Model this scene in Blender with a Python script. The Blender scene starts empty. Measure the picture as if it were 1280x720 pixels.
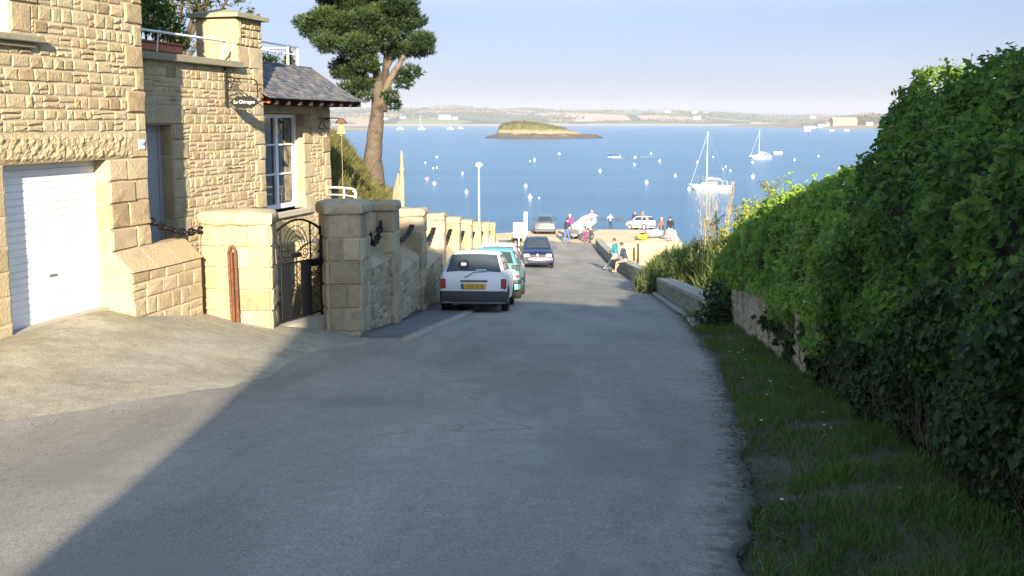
import bpy, math, random
import numpy as np
from mathutils import Vector, Matrix, noise
random.seed(11)
rng = np.random.default_rng(11)
S = bpy.context.scene
COL = S.collection
PI = math.pi
HZ_DENS, SKY_DUST, SKY_STR, SUN_STR, EXPO = .00011, .35, .15, 4.4, 1.75
SKY_LOW, SKY_LOW2 = (.145, .142, .225), (.22, .19, .232)
R = math.radians

# ------------------------------------------------------------------ helpers
ORG = {}


def tag(o, label=None, cat=None, group=None, kind=None):
    if label: o['label'] = label
    if cat: o['category'] = cat
    if group: o['group'] = group
    if kind: o['kind'] = kind
    return o


def thing(name, label, cat, loc=(0, 0, 0), rz=0.0, group=None):
    o = bpy.data.objects.new(name, None)
    o.empty_display_size = .2
    COL.objects.link(o)
    o.location = loc
    o.rotation_euler = (0, 0, rz)
    ORG[o.name] = Vector(loc)
    return tag(o, label, cat, group)


def copy_tree(o, parent=None):
    c = o.copy()
    COL.objects.link(c)
    if parent: c.parent = parent
    for ch in list(o.children): copy_tree(ch, c)
    return c


class MB:
    """collects faces (material slot + tone per face) and links them as one mesh object"""
    def __init__(s): s.v = []; s.f = []; s.m = []; s.t = []; s.sm = []

    def add(s, vs, fs, m=0, t=.5, smooth=False):
        b = len(s.v)
        s.v.extend([tuple(p) for p in vs])
        for f in fs:
            s.f.append(tuple(i + b for i in f)); s.m.append(m); s.t.append(t); s.sm.append(smooth)

    def obox(s, o, ax, ay, az, m=0, t=.5, bev=0.0):
        """box from corner o along three edge vectors (right handed)"""
        o = Vector(o); ax = Vector(ax); ay = Vector(ay); az = Vector(az)
        if bev <= 0:
            p = [o, o + ax, o + ax + ay, o + ay, o + az, o + ax + az, o + ax + ay + az, o + ay + az]
            s.add(p, [(0, 3, 2, 1), (4, 5, 6, 7), (0, 1, 5, 4), (1, 2, 6, 5), (2, 3, 7, 6), (3, 0, 4, 7)], m, t)
            return
        L = [ax.length, ay.length, az.length]
        b = [min(bev / max(l, 1e-6), .45) for l in L]
        def P(i, j, k): return o + ax * i + ay * j + az * k
        vs = []; idx = {}
        for i in (0, 1):
            for j in (0, 1):
                for k in (0, 1):
                    fi = abs(i - b[0]); fj = abs(j - b[1]); fk = abs(k - b[2])
                    for n, p in (('x', P(i, fj, fk)), ('y', P(fi, j, fk)), ('z', P(fi, fj, k))):
                        idx[(i, j, k, n)] = len(vs); vs.append(p)
        I = lambda i, j, k, n: idx[(i, j, k, n)]
        fs = []
        for i in (0, 1):
            q = [I(i, 0, 0, 'x'), I(i, 1, 0, 'x'), I(i, 1, 1, 'x'), I(i, 0, 1, 'x')]; fs.append(q if i else q[::-1])
            q = [I(0, i, 0, 'y'), I(0, i, 1, 'y'), I(1, i, 1, 'y'), I(1, i, 0, 'y')]; fs.append(q if i else q[::-1])
            q = [I(0, 0, i, 'z'), I(1, 0, i, 'z'), I(1, 1, i, 'z'), I(0, 1, i, 'z')]; fs.append(q if i else q[::-1])
        for j in (0, 1):
            for k in (0, 1):
                q = [I(0, j, k, 'y'), I(1, j, k, 'y'), I(1, j, k, 'z'), I(0, j, k, 'z')]; fs.append(q if j == k else q[::-1])
                q = [I(j, 0, k, 'x'), I(j, 1, k, 'x'), I(j, 1, k, 'z'), I(j, 0, k, 'z')]; fs.append(q[::-1] if j == k else q)
                q = [I(j, k, 0, 'x'), I(j, k, 1, 'x'), I(j, k, 1, 'y'), I(j, k, 0, 'y')]; fs.append(q if j == k else q[::-1])
        for i in (0, 1):
            for j in (0, 1):
                for k in (0, 1):
                    q = [I(i, j, k, 'x'), I(i, j, k, 'y'), I(i, j, k, 'z')]
                    fs.append(q if (i + j + k) % 2 == 1 else q[::-1])
        s.add(vs, fs, m, t)

    def box(s, c, d, m=0, t=.5, bev=0.0):
        s.obox((c[0] - d[0] / 2, c[1] - d[1] / 2, c[2] - d[2] / 2), (d[0], 0, 0), (0, d[1], 0), (0, 0, d[2]), m, t, bev)

    def tube(s, pts, r, n=6, m=0, t=.5, caps=True, smooth=True):
        pts = [Vector(p) for p in pts]
        if not hasattr(r, '__len__'): r = [r] * len(pts)
        vs = []; fs = []
        prev = None
        for i, p in enumerate(pts):
            if i == 0: d = pts[1] - p
            elif i == len(pts) - 1: d = p - pts[i - 1]
            else: d = (pts[i + 1] - p).normalized() + (p - pts[i - 1]).normalized()
            d = d.normalized() if d.length > 1e-9 else Vector((0, 0, 1))
            if prev is None:
                a = d.cross(Vector((0, 0, 1)))
                if a.length < .05: a = d.cross(Vector((1, 0, 0)))
            else:
                a = prev - d * prev.dot(d)
            a.normalize(); prev = a
            b = d.cross(a)
            for k in range(n):
                an = 2 * PI * k / n
                vs.append(p + (a * math.cos(an) + b * math.sin(an)) * r[i])
        for i in range(len(pts) - 1):
            for k in range(n):
                k2 = (k + 1) % n
                fs.append((i * n + k, i * n + k2, (i + 1) * n + k2, (i + 1) * n + k))
        s.add(vs, fs, m, t, smooth)
        if caps:
            e = (len(pts) - 1) * n
            s.add([vs[k] for k in range(n)], [tuple(range(n))[::-1]], m, t)
            s.add([vs[e + k] for k in range(n)], [tuple(range(n))], m, t)

    def lathe(s, c, prof, n=12, m=0, t=.5, sx=1.0, sy=1.0, smooth=True):
        """profile of (radius, z) turned round a vertical axis through c"""
        vs = []; fs = []
        for r, z in prof:
            for k in range(n):
                a = 2 * PI * k / n
                vs.append((c[0] + r * math.cos(a) * sx, c[1] + r * math.sin(a) * sy, c[2] + z))
        for i in range(len(prof) - 1):
            for k in range(n):
                k2 = (k + 1) % n
                fs.append((i * n + k, i * n + k2, (i + 1) * n + k2, (i + 1) * n + k))
        s.add(vs, fs, m, t, smooth)
        e = (len(prof) - 1) * n
        if prof[0][0] > 1e-4: s.add(vs[:n], [tuple(range(n))[::-1]], m, t)
        if prof[-1][0] > 1e-4: s.add(vs[e:], [tuple(range(n))], m, t)

    def ball(s, c, r, m=0, t=.5, n=10, sc=(1, 1, 1)):
        k = max(4, n // 2)
        prof = [(max(1e-5, r * math.sin(PI * i / k)), -r * math.cos(PI * i / k) * sc[2]) for i in range(k + 1)]
        s.lathe(c, prof, n, m, t, sc[0], sc[1])

    def prism(s, poly, z0, z1, m=0, t=.5, top=True, bot=True):
        """vertical prism over a CCW footprint; z0/z1 numbers or lists"""
        n = len(poly)
        a = z0 if hasattr(z0, '__len__') else [z0] * n
        b = z1 if hasattr(z1, '__len__') else [z1] * n
        vs = [(p[0], p[1], a[i]) for i, p in enumerate(poly)] + [(p[0], p[1], b[i]) for i, p in enumerate(poly)]
        fs = [(i, (i + 1) % n, n + (i + 1) % n, n + i) for i in range(n)]
        if top: fs.append(tuple(range(n, 2 * n)))
        if bot: fs.append(tuple(range(n))[::-1])
        s.add(vs, fs, m, t)

    def build(s, name, mats, parent=None, base=None, sharp=None, rz=None):
        """world-space geometry; a child subtracts its thing's place, a lone mesh takes base as its origin"""
        if not isinstance(mats, (list, tuple)): mats = [mats]
        off = Vector((0, 0, 0))
        if parent is not None: off = ORG.get(parent.name, off)
        elif base is not None: off = Vector(base)
        me = bpy.data.meshes.new(name)
        va = np.array(s.v, dtype=np.float64) - np.array(off)
        me.from_pydata(va.tolist(), [], s.f)
        for m in mats: me.materials.append(m)
        me.polygons.foreach_set('material_index', np.array(s.m, dtype=np.int32))
        me.polygons.foreach_set('use_smooth', np.array(s.sm, dtype=bool))
        at = me.attributes.new('tone', 'FLOAT', 'FACE')
        at.data.foreach_set('value', np.array(s.t, dtype=np.float32))
        if sharp is not None:
            me.polygons.foreach_set('use_smooth', np.ones(len(s.f), dtype=bool))
            me.set_sharp_from_angle(angle=R(sharp))
        me.update()
        o = bpy.data.objects.new(name, me)
        COL.objects.link(o)
        if parent is not None:
            o.parent = parent
        elif base is not None:
            o.location = base
        ORG[o.name] = off
        return o


def raw_mesh(name, verts, quads, tone, mat, parent=None, base=None, smooth=False):
    """big face clouds straight from numpy: verts (N,3), quads (M,k) index array"""
    off = np.zeros(3)
    if parent is not None: off = np.array(ORG.get(parent.name, Vector((0, 0, 0))))
    elif base is not None: off = np.array(base)
    M, k = quads.shape
    me = bpy.data.meshes.new(name)
    me.vertices.add(len(verts)); me.vertices.foreach_set('co', (verts - off).astype(np.float32).ravel())
    me.loops.add(M * k); me.loops.foreach_set('vertex_index', quads.astype(np.int32).ravel())
    me.polygons.add(M)
    me.polygons.foreach_set('loop_start', (np.arange(M) * k).astype(np.int32))
    me.update(calc_edges=True)
    me.polygons.foreach_set('use_smooth', np.full(M, smooth))
    at = me.attributes.new('tone', 'FLOAT', 'FACE')
    at.data.foreach_set('value', tone.astype(np.float32))
    me.materials.append(mat)
    me.update(); me.validate()
    o = bpy.data.objects.new(name, me)
    COL.objects.link(o)
    if parent is not None: o.parent = parent
    elif base is not None: o.location = base
    ORG[o.name] = Vector(off)
    return o


def leaf_cloud(P, N, size, tone, name, mat, parent=None, base=None, aspect=.5, jit=.6, droop=0.0):
    """one folded four-vertex leaf per point, facing N with jitter"""
    n = len(P)
    nn = N + rng.normal(0, jit, (n, 3)); nn /= np.linalg.norm(nn, axis=1)[:, None] + 1e-9
    d = rng.normal(0, 1, (n, 3)); d[:, 2] += droop
    d -= nn * (d * nn).sum(1)[:, None]; d /= np.linalg.norm(d, axis=1)[:, None] + 1e-9
    s = np.cross(nn, d)
    L = (size * (.55 + .95 * rng.random(n) ** 1.5))[:, None]
    W = L * aspect
    v0 = P - d * L * .5
    v1 = P + s * W * .5 + nn * W * .12 - d * L * .05
    v2 = P + d * L * .5 - nn * L * .08
    v3 = P - s * W * .5 + nn * W * .12 - d * L * .05
    V = np.stack([v0, v1, v2, v3], 1).reshape(-1, 3)
    b = (np.arange(n) * 4)[:, None]
    F = np.concatenate([b + np.array([[0, 1, 2]]), b + np.array([[0, 2, 3]])], 0)
    return raw_mesh(name, V, F, np.concatenate([tone, tone]), mat, parent, base)


def blades(P, H, W, lean, tone, name, mat, parent=None, base=None):
    """grass blades: two-segment tapered strips"""
    n = len(P)
    a = rng.uniform(0, 2 * PI, n)
    w = np.stack([np.cos(a), np.sin(a), np.zeros(n)], 1) * (W * .5)[:, None]
    b = rng.uniform(0, 2 * PI, n)
    l = np.stack([np.cos(b), np.sin(b), np.zeros(n)], 1) * (H * lean)[:, None]
    up = np.zeros((n, 3)); up[:, 2] = H
    v = [P - w, P + w, P + l * .35 + up * .55 + w * .7, P + l * .35 + up * .55 - w * .7, P + l + up * .95]
    V = np.stack(v, 1).reshape(-1, 3)
    k = (np.arange(n) * 5)[:, None]
    F = np.concatenate([k + np.array([[0, 1, 2]]), k + np.array([[0, 2, 3]]), k + np.array([[3, 2, 4]])], 0)
    return raw_mesh(name, V, F, np.concatenate([tone] * 3), mat, parent, base)


def fbm(x, y, z=0.0, o=4):
    return noise.fractal(Vector((x, y, z)), 1.0, 2.0, o)


# ------------------------------------------------------------------ materials
def new_mat(name):
    m = bpy.data.materials.new(name); m.use_nodes = True
    nt = m.node_tree
    for n in list(nt.nodes): nt.nodes.remove(n)
    out = nt.nodes.new('ShaderNodeOutputMaterial')
    p = nt.nodes.new('ShaderNodeBsdfPrincipled')
    nt.links.new(p.outputs[0], out.inputs[0])
    return m, nt, p, out


def nd(nt, t, **kw):
    n = nt.nodes.new(t)
    for k, v in kw.items():
        if k in n.inputs: n.inputs[k].default_value = v
        else: setattr(n, k, v)
    return n


def ramp(nt, stops):
    n = nt.nodes.new('ShaderNodeValToRGB')
    e = n.color_ramp.elements
    while len(e) < len(stops): e.new(.5)
    for i, (p, c) in enumerate(stops):
        e[i].position = p; e[i].color = (*c, 1)
    return n


def plain(name, c, rough=.5, metal=0.0, var=.12, scale=6.0, bump=0.0, bscale=40.0, spec=.5, coat=0.0, dirt=None):
    """one colour broken by soft noise, optional fine bump and a second weathering colour"""
    m, nt, p, out = new_mat(name)
    tc = nd(nt, 'ShaderNodeTexCoord')
    nz = nd(nt, 'ShaderNodeTexNoise', Scale=scale, Detail=5.0, Roughness=.6)
    nt.links.new(tc.outputs['Object'], nz.inputs['Vector'])
    d = dirt if dirt else tuple(x * (1 - 2.2 * var) for x in c)
    hi = tuple(min(1, x * (1 + var)) for x in c)
    r = ramp(nt, [(.3, d), (.52, c), (.75, hi)])
    nt.links.new(nz.outputs['Fac'], r.inputs[0])
    nt.links.new(r.outputs[0], p.inputs['Base Color'])
    p.inputs['Roughness'].default_value = rough
    p.inputs['Metallic'].default_value = metal
    p.inputs['Specular IOR Level'].default_value = spec
    p.inputs['Coat Weight'].default_value = coat
    p.inputs['Coat Roughness'].default_value = .05
    if bump > 0:
        n2 = nd(nt, 'ShaderNodeTexNoise', Scale=bscale, Detail=4.0)
        nt.links.new(tc.outputs['Object'], n2.inputs['Vector'])
        b = nd(nt, 'ShaderNodeBump', Strength=bump, Distance=.02)
        nt.links.new(n2.outputs['Fac'], b.inputs['Height'])
        nt.links.new(b.outputs[0], p.inputs['Normal'])
    return m


def toned(name, stops, rough=.8, var=.35, scale=9.0, bump=.5, bscale=30.0, dist=.02, translucent=0.0, spec=.3, stain=None):
    """per-face 'tone' drives a ramp of true colours; noise breaks it up"""
    m, nt, p, out = new_mat(name)
    at = nd(nt, 'ShaderNodeAttribute', attribute_name='tone')
    tc = nd(nt, 'ShaderNodeTexCoord')
    nz = nd(nt, 'ShaderNodeTexNoise', Scale=scale, Detail=6.0, Roughness=.62)
    nt.links.new(tc.outputs['Object'], nz.inputs['Vector'])
    ma = nd(nt, 'ShaderNodeMath', operation='MULTIPLY_ADD')
    ma.inputs[1].default_value = var; ma.inputs[2].default_value = -var / 2
    nt.links.new(nz.outputs['Fac'], ma.inputs[0])
    ad = nd(nt, 'ShaderNodeMath', operation='ADD', use_clamp=True)
    nt.links.new(ma.outputs[0], ad.inputs[0]); nt.links.new(at.outputs['Fac'], ad.inputs[1])
    r = ramp(nt, stops)
    nt.links.new(ad.outputs[0], r.inputs[0])
    colout = r.outputs[0]
    if stain:
        n3 = nd(nt, 'ShaderNodeTexNoise', Scale=stain[1], Detail=4.0, Roughness=.7)
        nt.links.new(tc.outputs['Object'], n3.inputs['Vector'])
        r3 = ramp(nt, [(.5, (0, 0, 0)), (.68, (1, 1, 1))])
        nt.links.new(n3.outputs['Fac'], r3.inputs[0])
        mx = nd(nt, 'ShaderNodeMix', data_type='RGBA')
        mf = nd(nt, 'ShaderNodeMath', operation='MULTIPLY'); mf.inputs[1].default_value = stain[2]
        nt.links.new(r3.outputs[0], mf.inputs[0]); nt.links.new(mf.outputs[0], mx.inputs['Factor'])
        nt.links.new(colout, mx.inputs['A']); mx.inputs['B'].default_value = (*stain[0], 1)
        colout = mx.outputs['Result']
    nt.links.new(colout, p.inputs['Base Color'])
    p.inputs['Roughness'].default_value = rough
    p.inputs['Specular IOR Level'].default_value = spec
    if bump > 0:
        n2 = nd(nt, 'ShaderNodeTexNoise', Scale=bscale, Detail=5.0, Roughness=.65)
        nt.links.new(tc.outputs['Object'], n2.inputs['Vector'])
        b = nd(nt, 'ShaderNodeBump', Strength=bump, Distance=dist)
        nt.links.new(n2.outputs['Fac'], b.inputs['Height'])
        nt.links.new(b.outputs[0], p.inputs['Normal'])
    if translucent > 0:
        tr = nd(nt, 'ShaderNodeBsdfTranslucent')
        nt.links.new(colout, tr.inputs['Color'])
        mx = nd(nt, 'ShaderNodeMixShader'); mx.inputs[0].default_value = translucent
        nt.links.new(p.outputs[0], mx.inputs[1]); nt.links.new(tr.outputs[0], mx.inputs[2])
        nt.links.new(mx.outputs[0], out.inputs[0])
    return m


STONE = [(0.0, (.27, .195, .105)), (.25, (.38, .292, .165)), (.5, (.445, .352, .208)), (.75, (.49, .397, .245)), (1.0, (.43, .365, .25))]
M = {}
M['stone'] = toned('granite_rubble', STONE, rough=.88, var=.75, scale=11, bump=.8, bscale=30, dist=.03, stain=((.24, .20, .14), 2.3, .4))
M['mortar'] = plain('lime_mortar', (.46, .385, .265), .95, var=.15, scale=14, bump=.4, bscale=60)
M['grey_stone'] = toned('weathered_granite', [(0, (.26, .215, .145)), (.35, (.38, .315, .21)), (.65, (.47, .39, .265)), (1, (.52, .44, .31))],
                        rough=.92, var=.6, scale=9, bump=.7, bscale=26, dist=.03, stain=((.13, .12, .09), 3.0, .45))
M['lintel'] = toned('hammered_granite', STONE, rough=.9, var=.6, scale=16, bump=.9, bscale=22, dist=.05)
M['ledge'] = toned('mossy_ledge', [(0, (.16, .15, .10)), (.5, (.27, .245, .17)), (1, (.36, .33, .24))], rough=.95, var=.7, scale=10, bump=.6, bscale=30)
M['white'] = plain('white_paint', (.80, .80, .79), .45, var=.02, scale=3)
M['shutter'] = plain('shutter_paint', (.80, .80, .80), .5, var=.02, scale=2, dirt=(.72, .70, .66))
M['bluegrey'] = plain('blue_grey_paint', (.30, .32, .33), .55, var=.05, scale=4)
M['terracotta'] = plain('terracotta', (.42, .16, .075), .8, var=.15, scale=12, bump=.2)
M['iron'] = plain('black_iron', (.018, .018, .02), .55, .6, var=.2, scale=30, bump=.2)
M['rust'] = plain('rusty_iron', (.17, .065, .03), .85, .1, var=.35, scale=18, bump=.5, bscale=80, dirt=(.08, .028, .015))
M['pane'] = plain('window_pane', (.022, .026, .03), .04, var=.2, scale=1.5, spec=.8)
M['curtain'] = plain('dim_curtain', (.20, .17, .12), .9, var=.3, scale=7)
M['slate'] = toned('slate_tiles', [(0, (.055, .06, .075)), (.4, (.095, .10, .115)), (.75, (.14, .14, .15)), (1, (.20, .185, .16))],
                   rough=.7, var=.6, scale=8, bump=.5, bscale=30, stain=((.20, .165, .11), 4.0, .75))
M['wood'] = plain('dark_wood', (.055, .033, .02), .8, var=.3, scale=14, bump=.4)
M['brown_hood'] = plain('brown_hood', (.13, .075, .04), .8, var=.2, scale=20)
M['brass'] = plain('yellow_bell', (.72, .58, .16), .35, .2, var=.1, scale=12)
M['bark'] = toned('pine_bark', [(0, (.06, .045, .03)), (.5, (.13, .10, .07)), (1, (.25, .20, .15))], rough=.95, var=1.0, scale=4, bump=1.0, bscale=8, dist=.12, stain=((.045, .036, .03), 2.6, .85))
M['pine'] = toned('pine_needles', [(0, (.014, .030, .010)), (.45, (.030, .056, .015)), (.8, (.065, .092, .024)), (1, (.12, .125, .038))], rough=.6, var=.1, bump=0, translucent=.12)
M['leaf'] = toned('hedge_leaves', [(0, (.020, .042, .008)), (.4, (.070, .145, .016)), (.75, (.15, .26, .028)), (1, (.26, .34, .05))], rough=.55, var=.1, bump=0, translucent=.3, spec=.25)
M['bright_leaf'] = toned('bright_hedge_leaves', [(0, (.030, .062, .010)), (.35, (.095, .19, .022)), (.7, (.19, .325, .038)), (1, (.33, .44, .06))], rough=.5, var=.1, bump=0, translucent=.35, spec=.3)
M['dark_leaf'] = toned('ivy_leaves', [(0, (.014, .026, .008)), (.5, (.038, .066, .018)), (.8, (.07, .10, .028)), (.9, (.12, .09, .04)), (1, (.19, .13, .065))], rough=.6, var=.1, bump=0, translucent=.15, spec=.2)
M['pale_leaf'] = toned('pale_leaves', [(0, (.10, .13, .025)), (.5, (.22, .25, .04)), (1, (.36, .36, .07))], rough=.5, var=.1, bump=0, translucent=.3)
M['olive_leaf'] = toned('olive_leaves', [(0, (.03, .04, .015)), (.5, (.075, .085, .03)), (1, (.15, .14, .05))], rough=.6, var=.1, bump=0, translucent=.2)
M['core'] = plain('shade_core', (.020, .018, .010), .95, var=.4, scale=9, bump=.6)  # near-black, stands in for the shade inside hedges, ivy and bush
M['twig'] = plain('dry_twigs', (.13, .085, .05), .9, var=.3, scale=20)
M['grass'] = toned('verge_grass', [(0, (.040, .068, .012)), (.45, (.095, .165, .022)), (.8, (.16, .22, .036)), (1, (.32, .27, .10))], rough=.6, var=.1, bump=0, translucent=.25)
M['bush_grass'] = toned('bush_grass', [(0, (.04, .065, .02)), (.45, (.10, .15, .045)), (.8, (.17, .22, .07)), (.95, (.30, .22, .09)), (1, (.40, .27, .12))], rough=.7, var=.1, bump=0, translucent=.3)
M['bank_grass'] = toned('bank_grass', [(0, (.045, .055, .015)), (.4, (.11, .115, .03)), (.75, (.21, .18, .06)), (1, (.33, .26, .11))], rough=.7, var=.1, bump=0, translucent=.25)
M['dry_grass'] = toned('dry_stems', [(0, (.22, .17, .09)), (.5, (.36, .29, .17)), (1, (.55, .47, .33))], rough=.8, var=.1, bump=0, translucent=.2)
M['tyre'] = plain('tyre_rubber', (.018, .018, .018), .85, var=.1)
M['rim'] = plain('wheel_rim', (.42, .43, .45), .35, .7, var=.1)
M['bumper'] = plain('dark_plastic', (.035, .035, .042), .6, var=.1)
M['trim'] = plain('grey_trim', (.16, .17, .18), .5, var=.1)
M['glass_car'] = plain('car_glass', (.045, .056, .062), .03, var=.15, scale=2, spec=.9)
M['lamp_red'] = plain('red_lens', (.34, .025, .02), .15, var=.1)
M['lamp_amber'] = plain('amber_lens', (.50, .13, .03), .15, var=.1)
M['lamp_clear'] = plain('clear_lens', (.75, .76, .78), .08, var=.05)
M['plate_yellow'] = plain('yellow_plate', (.68, .43, .02), .5, var=.02)
M['plate_white'] = plain('white_plate', (.80, .80, .78), .5, var=.02)
M['plate_blue'] = plain('blue_band', (.09, .13, .22), .5, var=.05)
M['black'] = plain('black_paint', (.012, .012, .013), .5, var=.1)
M['chrome'] = plain('chrome_trim', (.65, .66, .68), .2, .9, var=.05)
M['letters'] = plain('white_letters', (.82, .80, .75), .6, var=.03)
M['concrete'] = toned('pale_concrete', [(0, (.26, .235, .19)), (.5, (.37, .335, .27)), (1, (.46, .42, .34))], rough=.95, var=.8, scale=5, bump=.5, bscale=50)
M['buoy'] = plain('buoy_white', (.80, .80, .80), .4, var=.02)
M['buoy_pink'] = plain('buoy_pink', (.72, .34, .36), .45, var=.05)
M['buoy_yellow'] = plain('buoy_yellow', (.75, .66, .34), .45, var=.05)
M['hull'] = plain('gelcoat_white', (.80, .80, .79), .25, var=.02, coat=.3)
M['spar'] = plain('mast_alloy', (.75, .75, .75), .35, .2, var=.02)


def paint(name, c):
    return plain(name, c, .35, 0, var=.03, scale=1.5, coat=.3)


def cloth(name, c):
    return plain(name, c, .9, 0, var=.12, scale=9, bump=.25, bscale=25)


def ground_mat(name, stops, scale=1.6, fine=90.0, bump=.35, speck=.25, spec_col=None, rough=.93, streak=None, patch=None, mottle=0.0, edge=None):
    """asphalt / soil / concrete: large patches, fine aggregate speckle, bump"""
    m, nt, p, out = new_mat(name)
    tc = nd(nt, 'ShaderNodeTexCoord')
    n1 = nd(nt, 'ShaderNodeTexNoise', Scale=scale, Detail=7.0, Roughness=.65)
    if streak:
        mp = nd(nt, 'ShaderNodeMapping'); mp.inputs['Scale'].default_value = streak
        nt.links.new(tc.outputs['Object'], mp.inputs[0]); nt.links.new(mp.outputs[0], n1.inputs['Vector'])
    else:
        nt.links.new(tc.outputs['Object'], n1.inputs['Vector'])
    r = ramp(nt, stops); nt.links.new(n1.outputs['Fac'], r.inputs[0])
    n2 = nd(nt, 'ShaderNodeTexNoise', Scale=fine, Detail=3.0, Roughness=.8)
    nt.links.new(tc.outputs['Object'], n2.inputs['Vector'])
    mr = nd(nt, 'ShaderNodeMapRange'); mr.inputs[1].default_value = .3; mr.inputs[2].default_value = .7
    mr.inputs[3].default_value = 1 - speck; mr.inputs[4].default_value = 1 + speck
    nt.links.new(n2.outputs['Fac'], mr.inputs[0])
    mx = nd(nt, 'ShaderNodeMix', data_type='RGBA', blend_type='MULTIPLY'); mx.inputs['Factor'].default_value = 1
    nt.links.new(r.outputs[0], mx.inputs['A']); nt.links.new(mr.outputs[0], mx.inputs['B'])
    c = mx.outputs['Result']
    if mottle:
        n6 = nd(nt, 'ShaderNodeTexNoise', Scale=7.0, Detail=9.0, Roughness=.75)
        nt.links.new(tc.outputs['Object'], n6.inputs['Vector'])
        m6r = nd(nt, 'ShaderNodeMapRange'); m6r.inputs[1].default_value = .3; m6r.inputs[2].default_value = .7
        m6r.inputs[3].default_value = 1 - mottle; m6r.inputs[4].default_value = 1 + mottle
        nt.links.new(n6.outputs['Fac'], m6r.inputs[0])
        m6 = nd(nt, 'ShaderNodeMix', data_type='RGBA', blend_type='MULTIPLY'); m6.inputs['Factor'].default_value = 1
        nt.links.new(c, m6.inputs['A']); nt.links.new(m6r.outputs[0], m6.inputs['B']); c = m6.outputs['Result']
        # hairline cracks
        cv = nd(nt, 'ShaderNodeTexVoronoi', Scale=.42, feature='DISTANCE_TO_EDGE')
        cw_ = nd(nt, 'ShaderNodeTexNoise', Scale=1.6, Detail=6.0)
        nt.links.new(tc.outputs['Object'], cw_.inputs['Vector'])
        cm = nd(nt, 'ShaderNodeMix', data_type='VECTOR'); cm.inputs['Factor'].default_value = .45
        nt.links.new(tc.outputs['Object'], cm.inputs['A']); nt.links.new(cw_.outputs['Color'], cm.inputs['B']); nt.links.new(cm.outputs['Result'], cv.inputs['Vector'])
        cr = ramp(nt, [(0, (1, 1, 1)), (.0016, (.8, .8, .8)), (.005, (0, 0, 0))]); nt.links.new(cv.outputs['Distance'], cr.inputs[0])
        cn = nd(nt, 'ShaderNodeTexNoise', Scale=.8, Detail=2.0); nt.links.new(tc.outputs['Object'], cn.inputs['Vector'])
        cnr = ramp(nt, [(.54, (0, 0, 0)), (.66, (.55, .55, .55))]); nt.links.new(cn.outputs['Fac'], cnr.inputs[0])
        cmm = nd(nt, 'ShaderNodeMath', operation='MULTIPLY'); nt.links.new(cr.outputs[0], cmm.inputs[0]); nt.links.new(cnr.outputs[0], cmm.inputs[1])
        m7 = nd(nt, 'ShaderNodeMix', data_type='RGBA'); nt.links.new(cmm.outputs[0], m7.inputs['Factor']); nt.links.new(c, m7.inputs['A']); m7.inputs['B'].default_value = (.07, .068, .06, 1); c = m7.outputs['Result']
    v = nd(nt, 'ShaderNodeTexVoronoi', Scale=fine * .55)
    nt.links.new(tc.outputs['Object'], v.inputs['Vector'])
    if spec_col:
        lt = nd(nt, 'ShaderNodeMath', operation='LESS_THAN'); lt.inputs[1].default_value = .17
        nt.links.new(v.outputs['Distance'], lt.inputs[0])
        n4 = nd(nt, 'ShaderNodeTexNoise', Scale=2.2, Detail=3.0)
        nt.links.new(tc.outputs['Object'], n4.inputs['Vector'])
        r4 = ramp(nt, [(.42, (0, 0, 0)), (.7, (.75, .75, .75))]); nt.links.new(n4.outputs['Fac'], r4.inputs[0])
        mm = nd(nt, 'ShaderNodeMath', operation='MULTIPLY')
        nt.links.new(lt.outputs[0], mm.inputs[0]); nt.links.new(r4.outputs[0], mm.inputs[1])
        m2 = nd(nt, 'ShaderNodeMix', data_type='RGBA')
        nt.links.new(mm.outputs[0], m2.inputs['Factor']); nt.links.new(c, m2.inputs['A'])
        m2.inputs['B'].default_value = (*spec_col, 1); c = m2.outputs['Result']
    if patch:
        n5 = nd(nt, 'ShaderNodeTexNoise', Scale=patch[1], Detail=6.0, Roughness=.6)
        nt.links.new(tc.outputs['Object'], n5.inputs['Vector'])
        r5 = ramp(nt, [(patch[2], (0, 0, 0)), (patch[3], (1, 1, 1))]); nt.links.new(n5.outputs['Fac'], r5.inputs[0])
        m5 = nd(nt, 'ShaderNodeMix', data_type='RGBA')
        nt.links.new(r5.outputs[0], m5.inputs['Factor']); nt.links.new(c, m5.inputs['A'])
        m5.inputs['B'].default_value = (*patch[0], 1); c = m5.outputs['Result']
    if edge:                                                     # soil trodden over the border, by the mesh's own 'edge' distance
        ea = nd(nt, 'ShaderNodeAttribute', attribute_name='edge')
        e1 = nd(nt, 'ShaderNodeTexNoise', Scale=5.0, Detail=8.0, Roughness=.75); nt.links.new(tc.outputs['Object'], e1.inputs['Vector'])
        e2 = nd(nt, 'ShaderNodeMath', operation='MULTIPLY_ADD'); e2.inputs[1].default_value = 2.4; e2.inputs[2].default_value = -1.05; nt.links.new(e1.outputs['Fac'], e2.inputs[0])
        e3 = nd(nt, 'ShaderNodeMath', operation='ADD', use_clamp=True); nt.links.new(e2.outputs[0], e3.inputs[0]); nt.links.new(ea.outputs['Fac'], e3.inputs[1])
        e4 = ramp(nt, [(.55, (0, 0, 0)), (1, (.8, .8, .8))]); nt.links.new(e3.outputs[0], e4.inputs[0])
        e5 = nd(nt, 'ShaderNodeMix', data_type='RGBA'); nt.links.new(e4.outputs[0], e5.inputs['Factor']); nt.links.new(c, e5.inputs['A']); e5.inputs['B'].default_value = (*edge, 1); c = e5.outputs['Result']
    nt.links.new(c, p.inputs['Base Color'])
    p.inputs['Roughness'].default_value = rough
    p.inputs['Specular IOR Level'].default_value = .25
    b = nd(nt, 'ShaderNodeBump', Strength=bump, Distance=.012)
    nt.links.new(n2.outputs['Fac'], b.inputs['Height']); nt.links.new(b.outputs[0], p.inputs['Normal'])
    return m


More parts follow.
